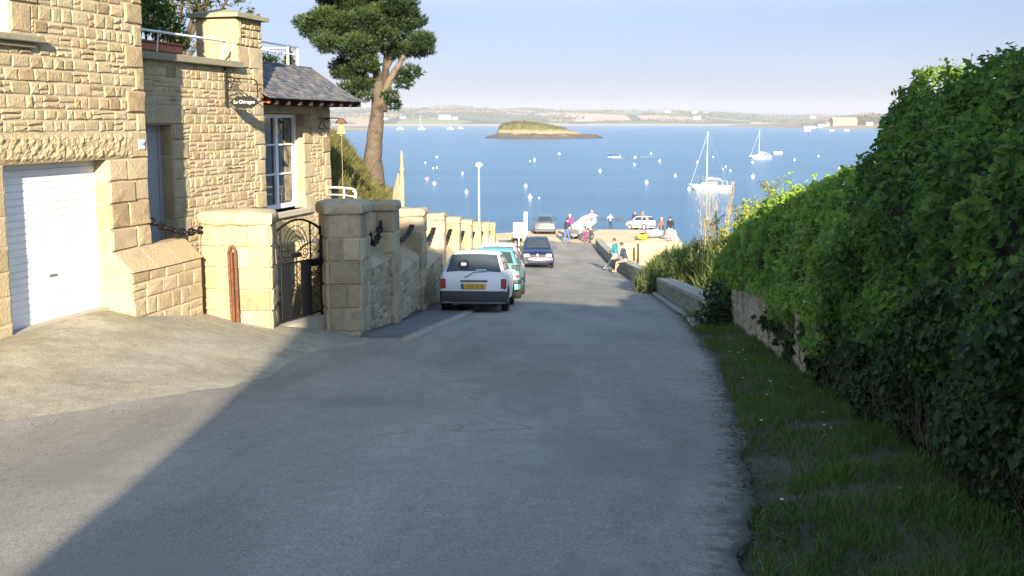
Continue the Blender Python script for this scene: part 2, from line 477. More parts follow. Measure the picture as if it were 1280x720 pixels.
M['asphalt'] = ground_mat('worn_asphalt', [(.28, (.205, .187, .156)), (.5, (.295, .268, .222)), (.72, (.365, .332, .272))], .55, 60, .5, .42, (.42, .40, .35), streak=(1.6, .35, 1), patch=((.235, .218, .185), .42, .53, .66), mottle=.12, edge=(.10, .09, .06))
M['path'] = ground_mat('path_asphalt', [(.3, (.12, .12, .12)), (.6, (.17, .168, .16)), (.8, (.21, .205, .19))], 1.3, 70, .4, .3)
M['forecourt'] = ground_mat('gritty_concrete', [(.28, (.27, .24, .17)), (.5, (.36, .325, .24)), (.72, (.44, .40, .30))], 1.1, 48, .6, .4, (.58, .54, .44), mottle=.2,
                            patch=((.22, .19, .10), .9, .56, .75))
M['soil'] = ground_mat('verge_soil', [(.3, (.045, .040, .022)), (.5, (.085, .075, .042)), (.75, (.13, .11, .075))], 1.5, 40, .9, .4)
M['terrain'] = ground_mat('rough_ground', [(.3, (.07, .07, .03)), (.5, (.13, .115, .055)), (.75, (.22, .18, .11))], .5, 12, .9, .35)
M['sand'] = ground_mat('sandy_quay', [(.28, (.50, .37, .22)), (.5, (.62, .48, .30)), (.72, (.70, .56, .38))], .28, 8, .5, .2, (.36, .27, .17),
                       patch=((.30, .20, .10), .35, .58, .75))

# ------------------------------------------------------------------ lie of the land (sea level is z = 0)
ZP = [(-40, 12.6), (-15, 12.0), (0, 10.4), (12, 8.98), (25, 7.42), (40, 5.65), (54, 4.25), (62, 3.6), (70, 3.15), (77, 2.93), (86, 2.90), (130, 2.9)]


def lerp(a, b, t): return a + (b - a) * t


def sstep(a, b, x):
    t = min(1, max(0, (x - a) / (b - a))); return t * t * (3 - 2 * t)


def interp(tab, x):
    if x <= tab[0][0]: return tab[0][1]
    for (a, p), (b, q) in zip(tab, tab[1:]):
        if x <= b: return p + (q - p) * (x - a) / (b - a)
    return tab[-1][1]


def zr(y):
    return (interp(ZP, y - 2.2) + interp(ZP, y) * 2 + interp(ZP, y + 2.2)) / 4


def xw(y): return -2.35 + .054 * (y - 20) - .14 * max(0, min(1, (19.6 - y) / 1.4))   # road face of the pillared wall
XR = [(-10, .6), (4.7, 1.16), (7.7, 1.85), (13.65, 2.85), (19, 3.45), (22.5, 3.86), (30, 4.38), (41, 5.1), (55, 5.62), (75, 6.02)]
def xr(y): return interp(XR, y)                                  # right edge of the asphalt
def xh(y): return interp([(-2, 1.9), (4.7, 2.64), (10.65, 3.36), (14.65, 3.80), (20.95, 4.45), (24, 4.75)], y)   # foot of the hedge
XS = [(18.75, 3.72), (22, 4.0), (30.15, 4.52), (40.75, 5.25), (55, 5.75), (75, 6.15)]
def xs(y): return interp(XS, y)                                  # road face of the seat wall


def road_h(x, y):
    z = zr(y) + .05 * math.exp(-((x - .5) / 2.6) ** 2) - .05
    t = 9.4 + .0 * x
    t = 9.4 - .125 * max(0, y - 13.8)
    w = max(0, min(1, (-2.7 - x) / 2.9)) * sstep(20.5, 18.2, y) * sstep(4.0, 8.5, y)
    return lerp(z, t, w)


def ground_h(x, y):
    z = road_h(x, y)
    if x < xw(y) and y > 17.6:
        back = 9.9 if y < 26 else 9.9
        # bank beyond the bay falls from the house towards the wall and then to the shore
        xb = x + .13 * max(0, y - 29)
        b = lerp(11.45, 9.2, sstep(-5.7, -3.4, xb))
        b = lerp(b, 7.2, sstep(-3.6, -1.6, xb))
        b = lerp(b, min(9.3, zr(y) + 1.1), sstep(-3.4, -2.4, x))
        g = lerp(9.0 if x > -4.6 else 9.9, b, sstep(23.5, 28, y))
        g = lerp(g, -1.5, sstep(41, 60, y))
        z = lerp(z, g, sstep(xw(y) - .05, xw(y) - .5, x)) if y > 19 else lerp(z, g, sstep(17.6, 19, y) * sstep(-2.6, -3.1, x))
    elif x > xr(y):
        if y < 24:
            e = xh(y)
            z = zr(y) - .04 + .10 * sstep(xr(y) + .2, e, x) + .6 * sstep(e + .4, e + 2.5, x)
        else:
            g = lerp(zr(y) - .1, 1.25, sstep(30, 52, y))
            z = lerp(zr(y), g, sstep(xs(y) + .25, xs(y) + 1.2, x))
            z = lerp(z, -1.2, sstep(13, 26, x) * sstep(26, 50, y))
        z = lerp(z, 1.25, sstep(24, 26, y) * sstep(60, 66, y) * sstep(xs(y) + .2, xs(y) + .8, x) * sstep(17, 13, x))
    if y > 70: z = lerp(z, -1.5, sstep(84, 90, y))
    if y > 66 and xw(66) < x < 6: z = min(z, 2.7)
    return z


def sheet(name, us, vs, pos, mat, thick=0.0, kind='structure', label=None):
    """grid sheet: pos(u, v) -> (x, y, z); a skirt of the given depth closes its edges"""
    V = [pos(u, v) for v in vs for u in us]
    n, m = len(us), len(vs)
    F = [(j * n + i, j * n + i + 1, (j + 1) * n + i + 1, (j + 1) * n + i) for j in range(m - 1) for i in range(n - 1)]
    if thick > 0:
        rim = [i for i in range(n)] + [j * n + n - 1 for j in range(1, m)] + [(m - 1) * n + i for i in range(n - 2, -1, -1)] + [j * n for j in range(m - 2, 0, -1)]
        b = len(V)
        V += [(V[i][0], V[i][1], V[i][2] - thick) for i in rim]
        k = len(rim)
        F += [(rim[(i + 1) % k], rim[i], b + i, b + (i + 1) % k) for i in range(k)]
    B = MB(); B.add(V, F, smooth=True)
    o = B.build(name, mat, base=(0, 0, 0))
    tag(o, label, None, None, kind)
    return o


def arange(a, b, s):
    n = max(1, int(round((b - a) / s))); return [a + (b - a) * i / n for i in range(n + 1)]


tx = arange(-60, -12, 4) + arange(-11.5, 8, .5) + arange(9, 20, 1.0) + arange(23, 60, 4)
ty = arange(-40, -2, 4) + arange(-1, 62, .8) + arange(63.5, 100, 1.5)


def ter(x, y):
    z = ground_h(x, y)
    n = fbm(x * .35, y * .35, 3.1) * .10
    if xw(y) - .6 < x < xh(min(y, 24)) + .2 or (y < 19 and -9 < x < 0): z -= .14; n = 0
    elif y > 24 and x < xs(y) + .5 and x > 0: z -= .14; n = 0
    return (x, y, z + n)


sheet('ground', tx, ty, ter, M['terrain'])

# asphalt lane: u runs 0..1 across
def road_pos(u, y):
    l = xw(y) + .55 if y > 24 else lerp(-7.0, xw(24) + .55, sstep(14.5, 24, y)) if y > 14.5 else -7.0
    if y > 50: l = xw(50) + .55 - .03 * (y - 50)
    r = xr(y) + .13 * fbm(0, y * .9, 5) + .05 * fbm(0, y * 3.3, 8)
    x = lerp(l, r, u)
    return (x, y, road_h(x, y) + .012 * fbm(x * .6, y * .6))


sheet('road', arange(0, .86, .045) + arange(.875, 1, .0125), arange(-12, 3, .6) + arange(3.1, 24, .12) + arange(24.5, 78.5, .6), road_pos, M['asphalt'], .1)
_rd = bpy.data.objects['road'].data
_ea = _rd.attributes.new('edge', 'FLOAT', 'POINT')
_ea.data.foreach_set('value', np.array([max(0, 1 - (xr(v.co.y) - v.co.x) / .42) if v.co.y < 60 else 0 for v in _rd.vertices], dtype=np.float32))


# forecourt of the garage: a gritty apron a few millimetres over the lane
def fc_pos(u, v):
    edge = [(-12.0, 5.2), (-8.0, 7.0), (-4.9, 8.35), (-4.0, 9.35), (-3.1, 10.9), (-2.75, 13.0), (-2.55, 14.6), (-2.35, 16.4)]
    back = [(-12.0, 13.0), (-9.0, 13.0), (-6.35, 13.0), (-6.2, 14.1), (-5.2, 16.2), (-4.2, 17.0), (-3.4, 18.4), (-2.75, 18.9)]
    f = u * (len(edge) - 1); i = min(int(f), len(edge) - 2); t = f - i
    e = (lerp(edge[i][0], edge[i + 1][0], t), lerp(edge[i][1], edge[i + 1][1], t))
    b = (lerp(back[i][0], back[i + 1][0], t), lerp(back[i][1], back[i + 1][1], t))
    x = lerp(e[0], b[0], v); y = lerp(e[1], b[1], v)
    if v == 0: y += .09 * fbm(x * 1.5, y * 1.5, 2); x += .05 * fbm(x * 2, y * 2, 7)
    return (x, y, road_h(x, y) + .012 * fbm(x * .6, y * .6) + .003 + .008 * min(1, v * 2))


sheet('forecourt', arange(0, 1, .01), [0, .03] + arange(.07, 1, .05), fc_pos, M['forecourt'])


# footpath strip at the foot of the pillared wall and its pale kerb
def kerb_x(y): return interp([(16.2, -1.86), (19, -1.6), (23.2, -1.12), (26, -1.0), (34, -.9), (48, -.55)], y)
sheet('footpath', arange(0, 1, .25), arange(17.3, 46, .6), lambda u, y: (lerp(xw(y) + .02 if y > 18.4 else -2.6, kerb_x(y), u), y, road_h(-1.6, y) + .055), M['path'], .15)
sheet('kerb', [0, 1], arange(16.5, 46, .6), lambda u, y: (kerb_x(y) + .004 + .20 * u, y, road_h(-1.6, y) + .062 - .03 * u), M['concrete'], .15)


# verge on the right
sheet('verge', arange(0, 1, .06), arange(-3, 24, .35),
      lambda u, y: (lerp(xr(y) - .12, xh(y) + .35, u), y, zr(y) - .03 + .11 * sstep(0, .8, u) + .03 * fbm(u * 3 + y * .2, y * 1.2, 9) - .05 * (u == 0)), M['soil'], .15)
# pale drain edge along the seat wall
sheet('gutter_strip', [0, 1], arange(19.5, 33, .7), lambda u, y: (xr(y) - .02 + (xs(y) - xr(y) - .01) * u + .04 * u, y, zr(y) + .012), M['concrete'], .1)

# sea
mw, nt, p, out = new_mat('sea_water')
tc = nd(nt, 'ShaderNodeTexCoord')
mp = nd(nt, 'ShaderNodeMapping'); mp.inputs['Scale'].default_value = (.9, 1.6, 1)
nt.links.new(tc.outputs['Object'], mp.inputs[0])
w1 = nd(nt, 'ShaderNodeTexNoise', Scale=.55, Detail=6.0, Roughness=.65)
nt.links.new(mp.outputs[0], w1.inputs['Vector'])
mp2 = nd(nt, 'ShaderNodeMapping'); mp2.inputs['Scale'].default_value = (.25, 1.0, 1)
nt.links.new(tc.outputs['Object'], mp2.inputs[0])
w2 = nd(nt, 'ShaderNodeTexNoise', Scale=.035, Detail=5.0, Roughness=.6)
nt.links.new(mp2.outputs[0], w2.inputs['Vector'])
rr = ramp(nt, [(.3, (.020, .10, .185)), (.5, (.026, .124, .225)), (.7, (.036, .155, .265))])
nt.links.new(w2.outputs['Fac'], rr.inputs[0]); nt.links.new(rr.outputs[0], p.inputs['Base Color'])
bm_ = nd(nt, 'ShaderNodeBump', Strength=.9, Distance=.35)
nt.links.new(w1.outputs['Fac'], bm_.inputs['Height']); nt.links.new(bm_.outputs[0], p.inputs['Normal'])
p.inputs['Roughness'].default_value = .22
p.inputs['IOR'].default_value = 1.33
p.inputs['Specular IOR Level'].default_value = .36
sx = arange(-4200, 4200, 700)
sheet('sea', sx, [44, 70, 120, 200, 400, 800, 1600, 2800, 4400], lambda x, y: (x * min(1, (y + 300) / 1500.), y, 0), mw)

# ------------------------------------------------------------------ stonework
def frame_pt(Fr, u, z, n=0.0):
    O, D = Fr
    return Vector((O[0] + D[0] * u + D[1] * n, O[1] + D[1] * u - D[0] * n, z))


def stone(B, Fr, u0, z0, u1, z1, prot=.022, joint=.013, m=0, depth=0.0, tone=None, inset=.018, jit=.009):
    w, h = u1 - u0, z1 - z0
    if w < .05 or h < .04: return
    j = joint * .5
    u0 += j; u1 -= j; z0 += j; z1 -= j
    r = lambda a: random.uniform(-a, a)
    i = min(inset, .22 * min(w, h))
    oc = [(u0 + r(jit), z0 + r(jit)), (u1 + r(jit), z0 + r(jit)), (u1 + r(jit), z1 + r(jit)), (u0 + r(jit), z1 + r(jit))]
    um, zm = (u0 + u1) / 2, (z0 + z1) / 2
    inn = [(oc[0][0] + i, oc[0][1] + i), (um + r(w * .1), oc[0][1] + i + abs(r(.008))), (oc[1][0] - i, oc[1][1] + i), (oc[1][0] - i - abs(r(.008)), zm + r(h * .1)),
           (oc[2][0] - i, oc[2][1] - i), (um + r(w * .1), oc[2][1] - i - abs(r(.008))), (oc[3][0] + i, oc[3][1] - i), (oc[3][0] + i + abs(r(.008)), zm + r(h * .1))]
    vs = [frame_pt(Fr, a, b, depth) for a, b in oc]
    pp = prot * random.uniform(.6, 1.25)
    vs += [frame_pt(Fr, a, b, depth + pp * random.uniform(.7, 1.2)) for a, b in inn]
    vs.append(frame_pt(Fr, um + r(w * .15), zm + r(h * .15), depth + pp * random.uniform(1.05, 1.5)))
    fs = [(0, 1, 6, 5, 4), (1, 2, 8, 7, 6), (2, 3, 10, 9, 8), (3, 0, 4, 11, 10)]
    fs += [(4 + k, 4 + (k + 1) % 8, 12) for k in range(8)]
    B.add(vs, fs, m, min(.95, max(.05, random.gauss(.52, .22))) if tone is None else tone + r(.12))


def rubble(B, Fr, u0, z0, u1, z1, holes=(), ch=(.13, .215), cw=(.11, .33), prot=.014, m=0, split=.26, tone=None):
    """squared rubble laid to rough courses, clipped round the holes"""
    def put(a, b, c, d):
        for (p, q, s, t) in holes:
            if a < s and c > p and b < t and d > q:
                # keep the larger free piece
                opts = []
                if p > a: opts.append((a, b, p, d))
                if s < c: opts.append((s, b, c, d))
                if q > b: opts.append((a, b, c, q))
                if t < d: opts.append((a, t, c, d))
                for o in sorted(opts, key=lambda o: -(o[2] - o[0]) * (o[3] - o[1]))[:1]: put(*o)
                return
        stone(B, Fr, a, b, c, d, prot, m=m, tone=tone)
    z = z0
    while z < z1 - .03:
        h = random.uniform(*ch)
        if z1 - z - h < ch[0] * .7: h = z1 - z
        u = u0
        while u < u1 - .02:
            w = random.uniform(*cw)
            if u1 - u - w < cw[0] * .8: w = u1 - u
            if random.random() < split and h > .13:
                k = random.uniform(.38, .62)
                if w > .3 and random.random() < .5:
                    q = random.uniform(.4, .6)
                    put(u, z, u + w * q, z + h * k); put(u + w * q, z, u + w, z + h * k)
                else: put(u, z, u + w, z + h * k)
                put(u, z + h * k, u + w, z + h)
            else: put(u, z, u + w, z + h)
            u += w
        z += h


def quoins(B, Fr, u, z0, z1, side, long=.42, short=.26, h=(.26, .36), holes_out=None, prot=.03, m=0):
    """big alternating blocks up an edge at u; side=+1 grows to larger u"""
    z = z0; k = random.randint(0, 1)
    while z < z1 - .08:
        hh = min(random.uniform(*h), z1 - z)
        if z1 - z - hh < .1: hh = z1 - z
        w = (long if k else short) * random.uniform(.9, 1.1)
        a, b = (u, u + w) if side > 0 else (u - w, u)
        stone(B, Fr, a, z, b, z + hh, prot, m=m)
        if holes_out is not None: holes_out.append((a, z, b, z + hh))
        z += hh; k = 1 - k


def backing(B, Fr, u0, z0, u1, z1, thick, holes=(), m=1):
    us = sorted({u0, u1, *[h[0] for h in holes], *[h[2] for h in holes]}); us = [u for u in us if u0 <= u <= u1]
    zs = sorted({z0, z1, *[h[1] for h in holes], *[h[3] for h in holes]}); zs = [z for z in zs if z0 <= z <= z1]
    for a, b in zip(us, us[1:]):
        run = None
        for c, d in list(zip(zs, zs[1:])) + [(None, None)]:
            solid = c is not None and not any(p <= (a + b) / 2 <= s and q <= (c + d) / 2 <= t for p, q, s, t in holes)
            if solid: run = (run[0], d) if run else (c, d)
            elif run:
                fbox(B, Fr, a, b, run[0], run[1], -thick, 0, m)
                run = None


def fbox(B, Fr, u0, u1, z0, z1, n0, n1, m=0, t=.5, bev=0.0):
    """box in a wall's frame: along u, z and out along n"""
    O, D = Fr
    D3 = Vector((D[0], D[1], 0)); N3 = Vector((D[1], -D[0], 0))
    # (u, -n... ) right handed: D x Z = N, so order D, -N? use N first
    B.obox(frame_pt(Fr, u0, z0, n1), D3 * (u1 - u0), N3 * (n0 - n1), Vector((0, 0, z1 - z0)), m, t, bev)


LD = math.hypot(.25, .968)
D1 = (.25 / LD, .968 / LD); N1 = (D1[1], -D1[0])
F1 = ((-6.1, 12.3), D1)
def setback(d): return ((-6.1 - N1[0] * d, 12.3 - N1[1] * d), D1)
F2 = setback(.85); F3 = setback(1.4)
DX = (-N1[0], -N1[1])                                            # direction into the house; its own outward normal is -D1 ... (faces the camera)


def xframe(Fr, u, n=0.0, back=False):
    """frame of a wall at right angles through (u, n): runs into the house facing the camera, or out of it facing away"""
    p = frame_pt(Fr, u, 0, n)
    return ((p.x, p.y), (N1[0], N1[1])) if not back else ((p.x, p.y), (-N1[0], -N1[1]))

# ------------------------------------------------------------------ the stone house
SM = [M['stone'], M['mortar']]
house = thing('stone_house', 'honey coloured stone house with white garage shutter, slate roofed bay and corner tower', 'house', (-6.1, 12.3, 9.4))

# garage block
B = MB()
DOOR = (0.0, 9.2, 1.97, 11.48); WIN = (-1.1, 13.05, .25, 14.5); LINT = (-.6, 11.48, 2.58, 11.85)
backing(B, F1, -3.6, 9.0, 2.9, 15.6, .34, [DOOR, WIN])
used = [DOOR, WIN, LINT, (-.55, 12.9, .72, 13.05)]
quoins(B, F1, 2.9, 11.48, 15.6, -1, .40, .24, (.26, .40), used, .03)
quoins(B, F1, .25, 13.08, 14.6, 1, .52, .34, (.34, .44), used, .03)
# ashlar pier on the right of the shutter and the one on its left
z = 9.2
k = 0
while z < 11.45:
    h = min(random.uniform(.30, .38), 11.48 - z)
    if 11.48 - z - h < .12: h = 11.48 - z
    q = (.46, .62)[k % 2] + random.uniform(-.03, .03)
    stone(B, F1, 1.97, z, 1.97 + q * .93, z + h, .035); stone(B, F1, 1.97 + q * .93, z, 2.9, z + h, .035)
    stone(B, F1, -.42 - .14 * (k % 2), z, 0, z + h, .012, jit=.002)
    # reveal of the opening
    FR = xframe(F1, 1.97)
    stone(B, FR, -.22, z, 0, z + h, .012)
    z += h; k += 1
used.append((-.6, 9.2, 0, 11.48)); used.append((1.97, 9.2, 2.9, 11.48))
rubble(B, F1, -3.6, 9.0, 2.9, 15.6, used, (.13, .21), (.11, .34), .019)
# return of the block at the corner, seen edge on, and its far gable
FE = xframe(F1, 2.9, back=True)
backing(B, FE, .345, 9.0, 5.8, 15.6, .30)
rubble(B, FE, 0.02, 11.0, 1.4, 15.6, (), (.2, .3), (.2, .4), .02)
fbox(B, F1, -3.6, -3.3, 9.0, 15.6, -5.8, -.345, 1)
fbox(B, F1, -3.3, 2.6, 9.0, 15.6, -5.8, -5.5, 1)
fbox(B, F1, -3.29, 2.59, 15.3, 15.5, -5.49, -.35, 1)
B.build('wall', SM, house)

# main hipped roof over the block (above the frame)
B = MB()
pts = [frame_pt(F1, -4.0, 15.58, .4), frame_pt(F1, 3.3, 15.58, .4), frame_pt(F1, 3.3, 15.58, -6.2), frame_pt(F1, -4.0, 15.58, -6.2),
       frame_pt(F1, -1.2, 18.2, -2.9), frame_pt(F1, .6, 18.2, -2.9)]
B.add(pts, [(0, 1, 5, 4), (1, 2, 5), (2, 3, 4, 5), (3, 0, 4), (3, 2, 1, 0)], 0)
B.build('roof', M['slate'], house)

# hammered lintel
B = MB()
nu, nz = 90, 12
V = []
for j in range(nz + 1):
    for i in range(nu + 1):
        u = lerp(LINT[0], LINT[2], i / nu); z = lerp(LINT[1] + .004, LINT[3] - .004, j / nz)
        e = min(i, nu - i, 2) / 2 * min(j, nz - j, 2) / 2
        V.append(frame_pt(F1, u, z, .004 + e * (.035 + .03 * noise.noise(Vector((u * 13, z * 13, 2))) + .012 * noise.noise(Vector((u * 34, z * 34, 5))))))
B.add(V, [(j * (nu + 1) + i, j * (nu + 1) + i + 1, (j + 1) * (nu + 1) + i + 1, (j + 1) * (nu + 1) + i) for j in range(nz) for i in range(nu)], 0, .55)
fbox(B, F1, LINT[0], LINT[2], LINT[1], LINT[3], -.2, .003, 0, .5)
B.build('lintel', M['lintel'], house)

# roller shutter
B = MB()
n = 23; z0 = 9.405; h = (11.5 - z0) / n
V = []; Fc = []
prof = []
for i in range(n):
    zz = z0 + i * h
    prof += [(zz, -.012), (zz + .004, -.001), (zz + h * .5, .001), (zz + h - .018, 0), (zz + h - .015, -.014)]
for zz, d in prof:
    V += [frame_pt(F1, -.03, zz, -.20 + d), frame_pt(F1, 2.0, zz, -.20 + d)]
Fc = [(2 * i, 2 * i + 1, 2 * i + 3, 2 * i + 2) for i in range(len(prof) - 1)]
B.add(V, Fc)
fbox(B, F1, -.03, 2.0, 9.4, 11.5, -.28, -.225)
door = B.build('garage_door', M['shutter'], house)
B = MB()
fbox(B, F1, .93, 1.07, 9.985, 10.012, -.2, -.18)
B.build('lock', M['trim'], door)
B = MB(); fbox(B, F1, -.02, 1.99, 9.37, 9.415, -.22, -.03, 0, .6); B.build('threshold', M['concrete'], house)

# first-floor window, only its lower right corner in view
B = MB()
fbox(B, F1, .12, .25, 13.05, 14.5, -.2, -.13); fbox(B, F1, -1.1, -.97, 13.05, 14.5, -.2, -.13)
fbox(B, F1, -.97, .12, 13.05, 13.17, -.2, -.13); fbox(B, F1, -.97, .12, 14.38, 14.5, -.2, -.13); fbox(B, F1, -.48, -.38, 13.17, 14.38, -.19, -.135)
w = B.build('window', M['white'], house)
B = MB(); fbox(B, F1, -.97, .12, 13.17, 14.38, -.18, -.165); B.build('pane', M['pane'], w)
B = MB()
fbox(B, F1, -1.5, .72, 12.965, 13.05, -.2, .13, 0, .5, .012); fbox(B, F1, -1.4, .60, 12.90, 12.963, -.1, .07, 0, .4, .01)
B.build('sill', M['ledge'], w)

# house number
B = MB(); fbox(B, F1, 2.66, 2.80, 11.60, 11.74, .036, .052, 0, .5, .004)
pl = B.build('number_plate', M['white'], house)


def text_mesh(name, s, size, mat, parent, origin, right, up, out=.002, center=True, squash=1.0):
    """lettering as a thin mesh part standing just off a surface"""
    cu = bpy.data.curves.new(name, 'FONT'); cu.body = s; cu.size = size
    cu.align_x = 'CENTER'; cu.align_y = 'CENTER'; cu.extrude = .0015; cu.resolution_u = 3
    ob = bpy.data.objects.new('lettering', cu); COL.objects.link(ob)
    dg = bpy.context.evaluated_depsgraph_get(); dg.update()
    me = bpy.data.meshes.new_from_object(ob.evaluated_get(dg))
    bpy.data.objects.remove(ob)
    r = Vector(right).normalized(); u = Vector(up).normalized(); nn = r.cross(u)
    off = ORG.get(parent.name, Vector())
    for v in me.vertices:
        v.co = Vector(origin) - off + r * v.co.x * squash + u * v.co.y + nn * (v.co.z + out)
    me.materials.clear(); me.materials.append(mat)
    for p_ in me.polygons: p_.material_index = 0
    o = bpy.data.objects.new(name, me); COL.objects.link(o); o.parent = parent; ORG[o.name] = off
    return o


D3 = Vector((D1[0], D1[1], 0)); N3 = Vector((N1[0], N1[1], 0)); Z3 = Vector((0, 0, 1))
text_mesh('lettering', '194', .085, M['plate_blue'], pl, frame_pt(F1, 2.73, 11.67, .052), D3, Z3)

# recessed wall with the tall doorway
B = MB()
OPEN = (3.2, 8.9, 4.91, 11.95)
backing(B, F2, 2.6, 8.8, 8.1, 13.0, .40, [OPEN])
used = [OPEN, (2.5, 11.95, 5.26, 12.24)]
stone(B, F2, 2.9, 11.95, 5.25, 12.24, .035)
quoins(B, F2, 4.91, 9.0, 11.95, 1, .44, .26, (.28, .40), used, .03)
quoins(B, F2, 8.1, 9.0, 13.02, -1, .40, .24, (.26, .36), used, .03)
rubble(B, F2, 2.9, 9.0, 8.1, 13.0, used, (.13, .21), (.11, .33), .018, split=.35)
FR = xframe(F2, 4.91)
rubble(B, FR, -.215, 9.0, 0, 11.95, (), (.3, .42), (.36, .40), .008, split=0)
# tower rising at the corner
fbox(B, F2, 7.12, 8.08, 13.002, 13.93, -.83, -.02, 1)
for (a, b) in ((13.0, 13.42), (13.42, 13.93)):
    stone(B, F2, 7.12, a, 7.12 + .42 * (1 if a < 13.2 else .42), b, .03); 
    if a < 13.2: stone(B, F2, 7.54, a, 8.1, b, .03)
    else: rubble(B, F2, 7.30, a, 8.1, b, (), (.15, .25), (.14, .26), .025)
FT = xframe(F2, 7.12)
stone(B, FT, -.83, 13.0, -.35, 13.44, .02); stone(B, FT, -.35, 13.0, .02, 13.44, .02); stone(B, FT, -.83, 13.44, -.62, 13.93, .02); stone(B, FT, -.62, 13.44, .02, 13.93, .02)
fbox(B, F2, 7.6, 8.08, 8.8, 13.0, -3.0, -.41, 1)                  # flank of the tower
FE2 = xframe(F2, 8.1, back=True)
rubble(B, FE2, 0.02, 9.5, 1.2, 13.9, (), (.2, .3), (.2, .4), .015)
B.build('tower_wall', SM, house)

B = MB()
fbox(B, F2, 3.1, 7.13, 12.99, 13.11, -.5, .14, 0, .5, .012)
fbox(B, F2, 3.1, 7.10, 13.112, 13.16, -4.5, -.35, 0, .4)
B.build('ledge', M['ledge'], house)
B = MB()
c = [frame_pt(F2, 7.0, 13.93, .12), frame_pt(F2, 8.22, 13.93, .12), frame_pt(F2, 8.22, 13.93, -.96), frame_pt(F2, 7.0, 13.93, -.96)]
c2 = [p + Z3 * .075 for p in c]
ap = [frame_pt(F2, 7.45, 14.12, -.32), frame_pt(F2, 7.75, 14.12, -.32), frame_pt(F2, 7.75, 14.12, -.52), frame_pt(F2, 7.45, 14.12, -.52)]
B.add(c + c2 + ap, [(3, 2, 1, 0)] + [(i, (i + 1) % 4, 4 + (i + 1) % 4, 4 + i) for i in range(4)] + [(4 + i, 4 + (i + 1) % 4, 8 + (i + 1) % 4, 8 + i) for i in range(4)] + [(8, 9, 10, 11)], 0, .6)
B.build('tower_cap', M['ledge'], house)

# door inside the opening
B = MB()
fbox(B, F2, 3.2, 4.91, 8.95, 11.95, -.30, -.22)
fbox(B, F2, 4.80, 4.84, 8.95, 11.95, -.218, -.20); fbox(B, F2, 3.9, 3.95, 8.95, 11.95, -.218, -.20)
B.build('door', M['bluegrey'], house)

# white rail over the ledge
B = MB()
B.tube([frame_pt(F2, 2.95, 13.44, .10), frame_pt(F2, 6.45, 13.44, .10), frame_pt(F2, 6.62, 13.45, .06)], .022)
for u in (4.5, 6.55): B.tube([frame_pt(F2, u, 13.10, .04), frame_pt(F2, u, 13.44, .08)], .012)
B.build('rail', M['white'], house)

# set back upper wall with its drain pipe
FU = setback(2.7)
B = MB()
backing(B, FU, 2.9, 13.1, 6.6, 16.4, .3); rubble(B, FU, 2.9, 13.1, 6.6, 16.4, (), (.17, .25), (.15, .36), .024)
B.build('upper_wall', SM, house)
B = MB(); B.tube([frame_pt(FU, 6.52, 13.15, .09), frame_pt(FU, 6.52, 16.4, .09)], .05, 8); B.build('drainpipe', M['bluegrey'], house)

# bay with the tall window
B = MB()
BW = (9.15, 10.06, 10.93, 12.18)
backing(B, F3, 7.7, 8.6, 12.38, 12.62, .42, [BW])
used = [BW, (9.0, 12.18, 11.25, 12.5)]
stone(B, F3, 9.0, 12.18, 11.25, 12.46, .03)
quoins(B, F3, 10.93, 9.9, 12.18, 1, .52, .34, (.30, .44), used, .03)
quoins(B, F3, 12.38, 9.2, 12.5, -1, .48, .30, (.28, .40), used, .03)
rubble(B, F3, 7.9, 9.2, 12.38, 12.5, used, (.15, .23), (.12, .34), .018)
FR = xframe(F3, 10.93)
rubble(B, FR, -.27, 10.06, 0, 12.18, (), (.30, .42), (.40, .42), .008, split=0)
FE3 = xframe(F3, 12.38, back=True)
backing(B, FE3, .425, 8.6, 3.4, 12.62, .3); rubble(B, FE3, .02, 9.2, 3.4, 12.5, (), (.2, .28), (.18, .4), .02)
B.build('bay_wall', SM, house)

B = MB()
a, b, z0, z1 = 9.18, 10.90, 10.10, 12.16
n0, n1 = -.27, -.19
fbox(B, F3, a, a + .07, z0, z1, n0, n1); fbox(B, F3, b - .07, b, z0, z1, n0, n1)
fbox(B, F3, a + .07, b - .07, z0, z0 + .10, n0, n1); fbox(B, F3, a + .07, b - .07, z1 - .08, z1, n0, n1)
mid = 10.03
fbox(B, F3, mid - .055, mid + .055, z0 + .10, z1 - .08, n0, n1 + .01)
for zz in (10.86, 11.50):
    fbox(B, F3, a + .07, mid - .055, zz - .018, zz + .018, n0 + .01, n1 - .006); fbox(B, F3, mid + .055, b - .07, zz - .018, zz + .018, n0 + .01, n1 - .006)
w = B.build('bay_window', M['white'], house)
B = MB(); fbox(B, F3, a + .05, b - .05, z0 + .05, z1 - .04, -.245, -.235); B.build('pane', M['pane'], w)
B = MB()
for i in range(14):
    u = mid + .42 + i * .022
    B.tube([frame_pt(F3, u, 10.25, -.225), frame_pt(F3, u + .01, 12.06, -.225)], .009, 5)
B.build('curtain', M['curtain'], w)
B = MB(); fbox(B, F3, 9.0, 11.1, 9.93, 10.06, -.30, .10, 0, .75, .015); B.build('sill', M['concrete'], w)
B = MB(); fbox(B, F3, b - .04, b + .025, 10.065, 12.17, -.189, -.165); B.build('window_jamb', M['white'], w)

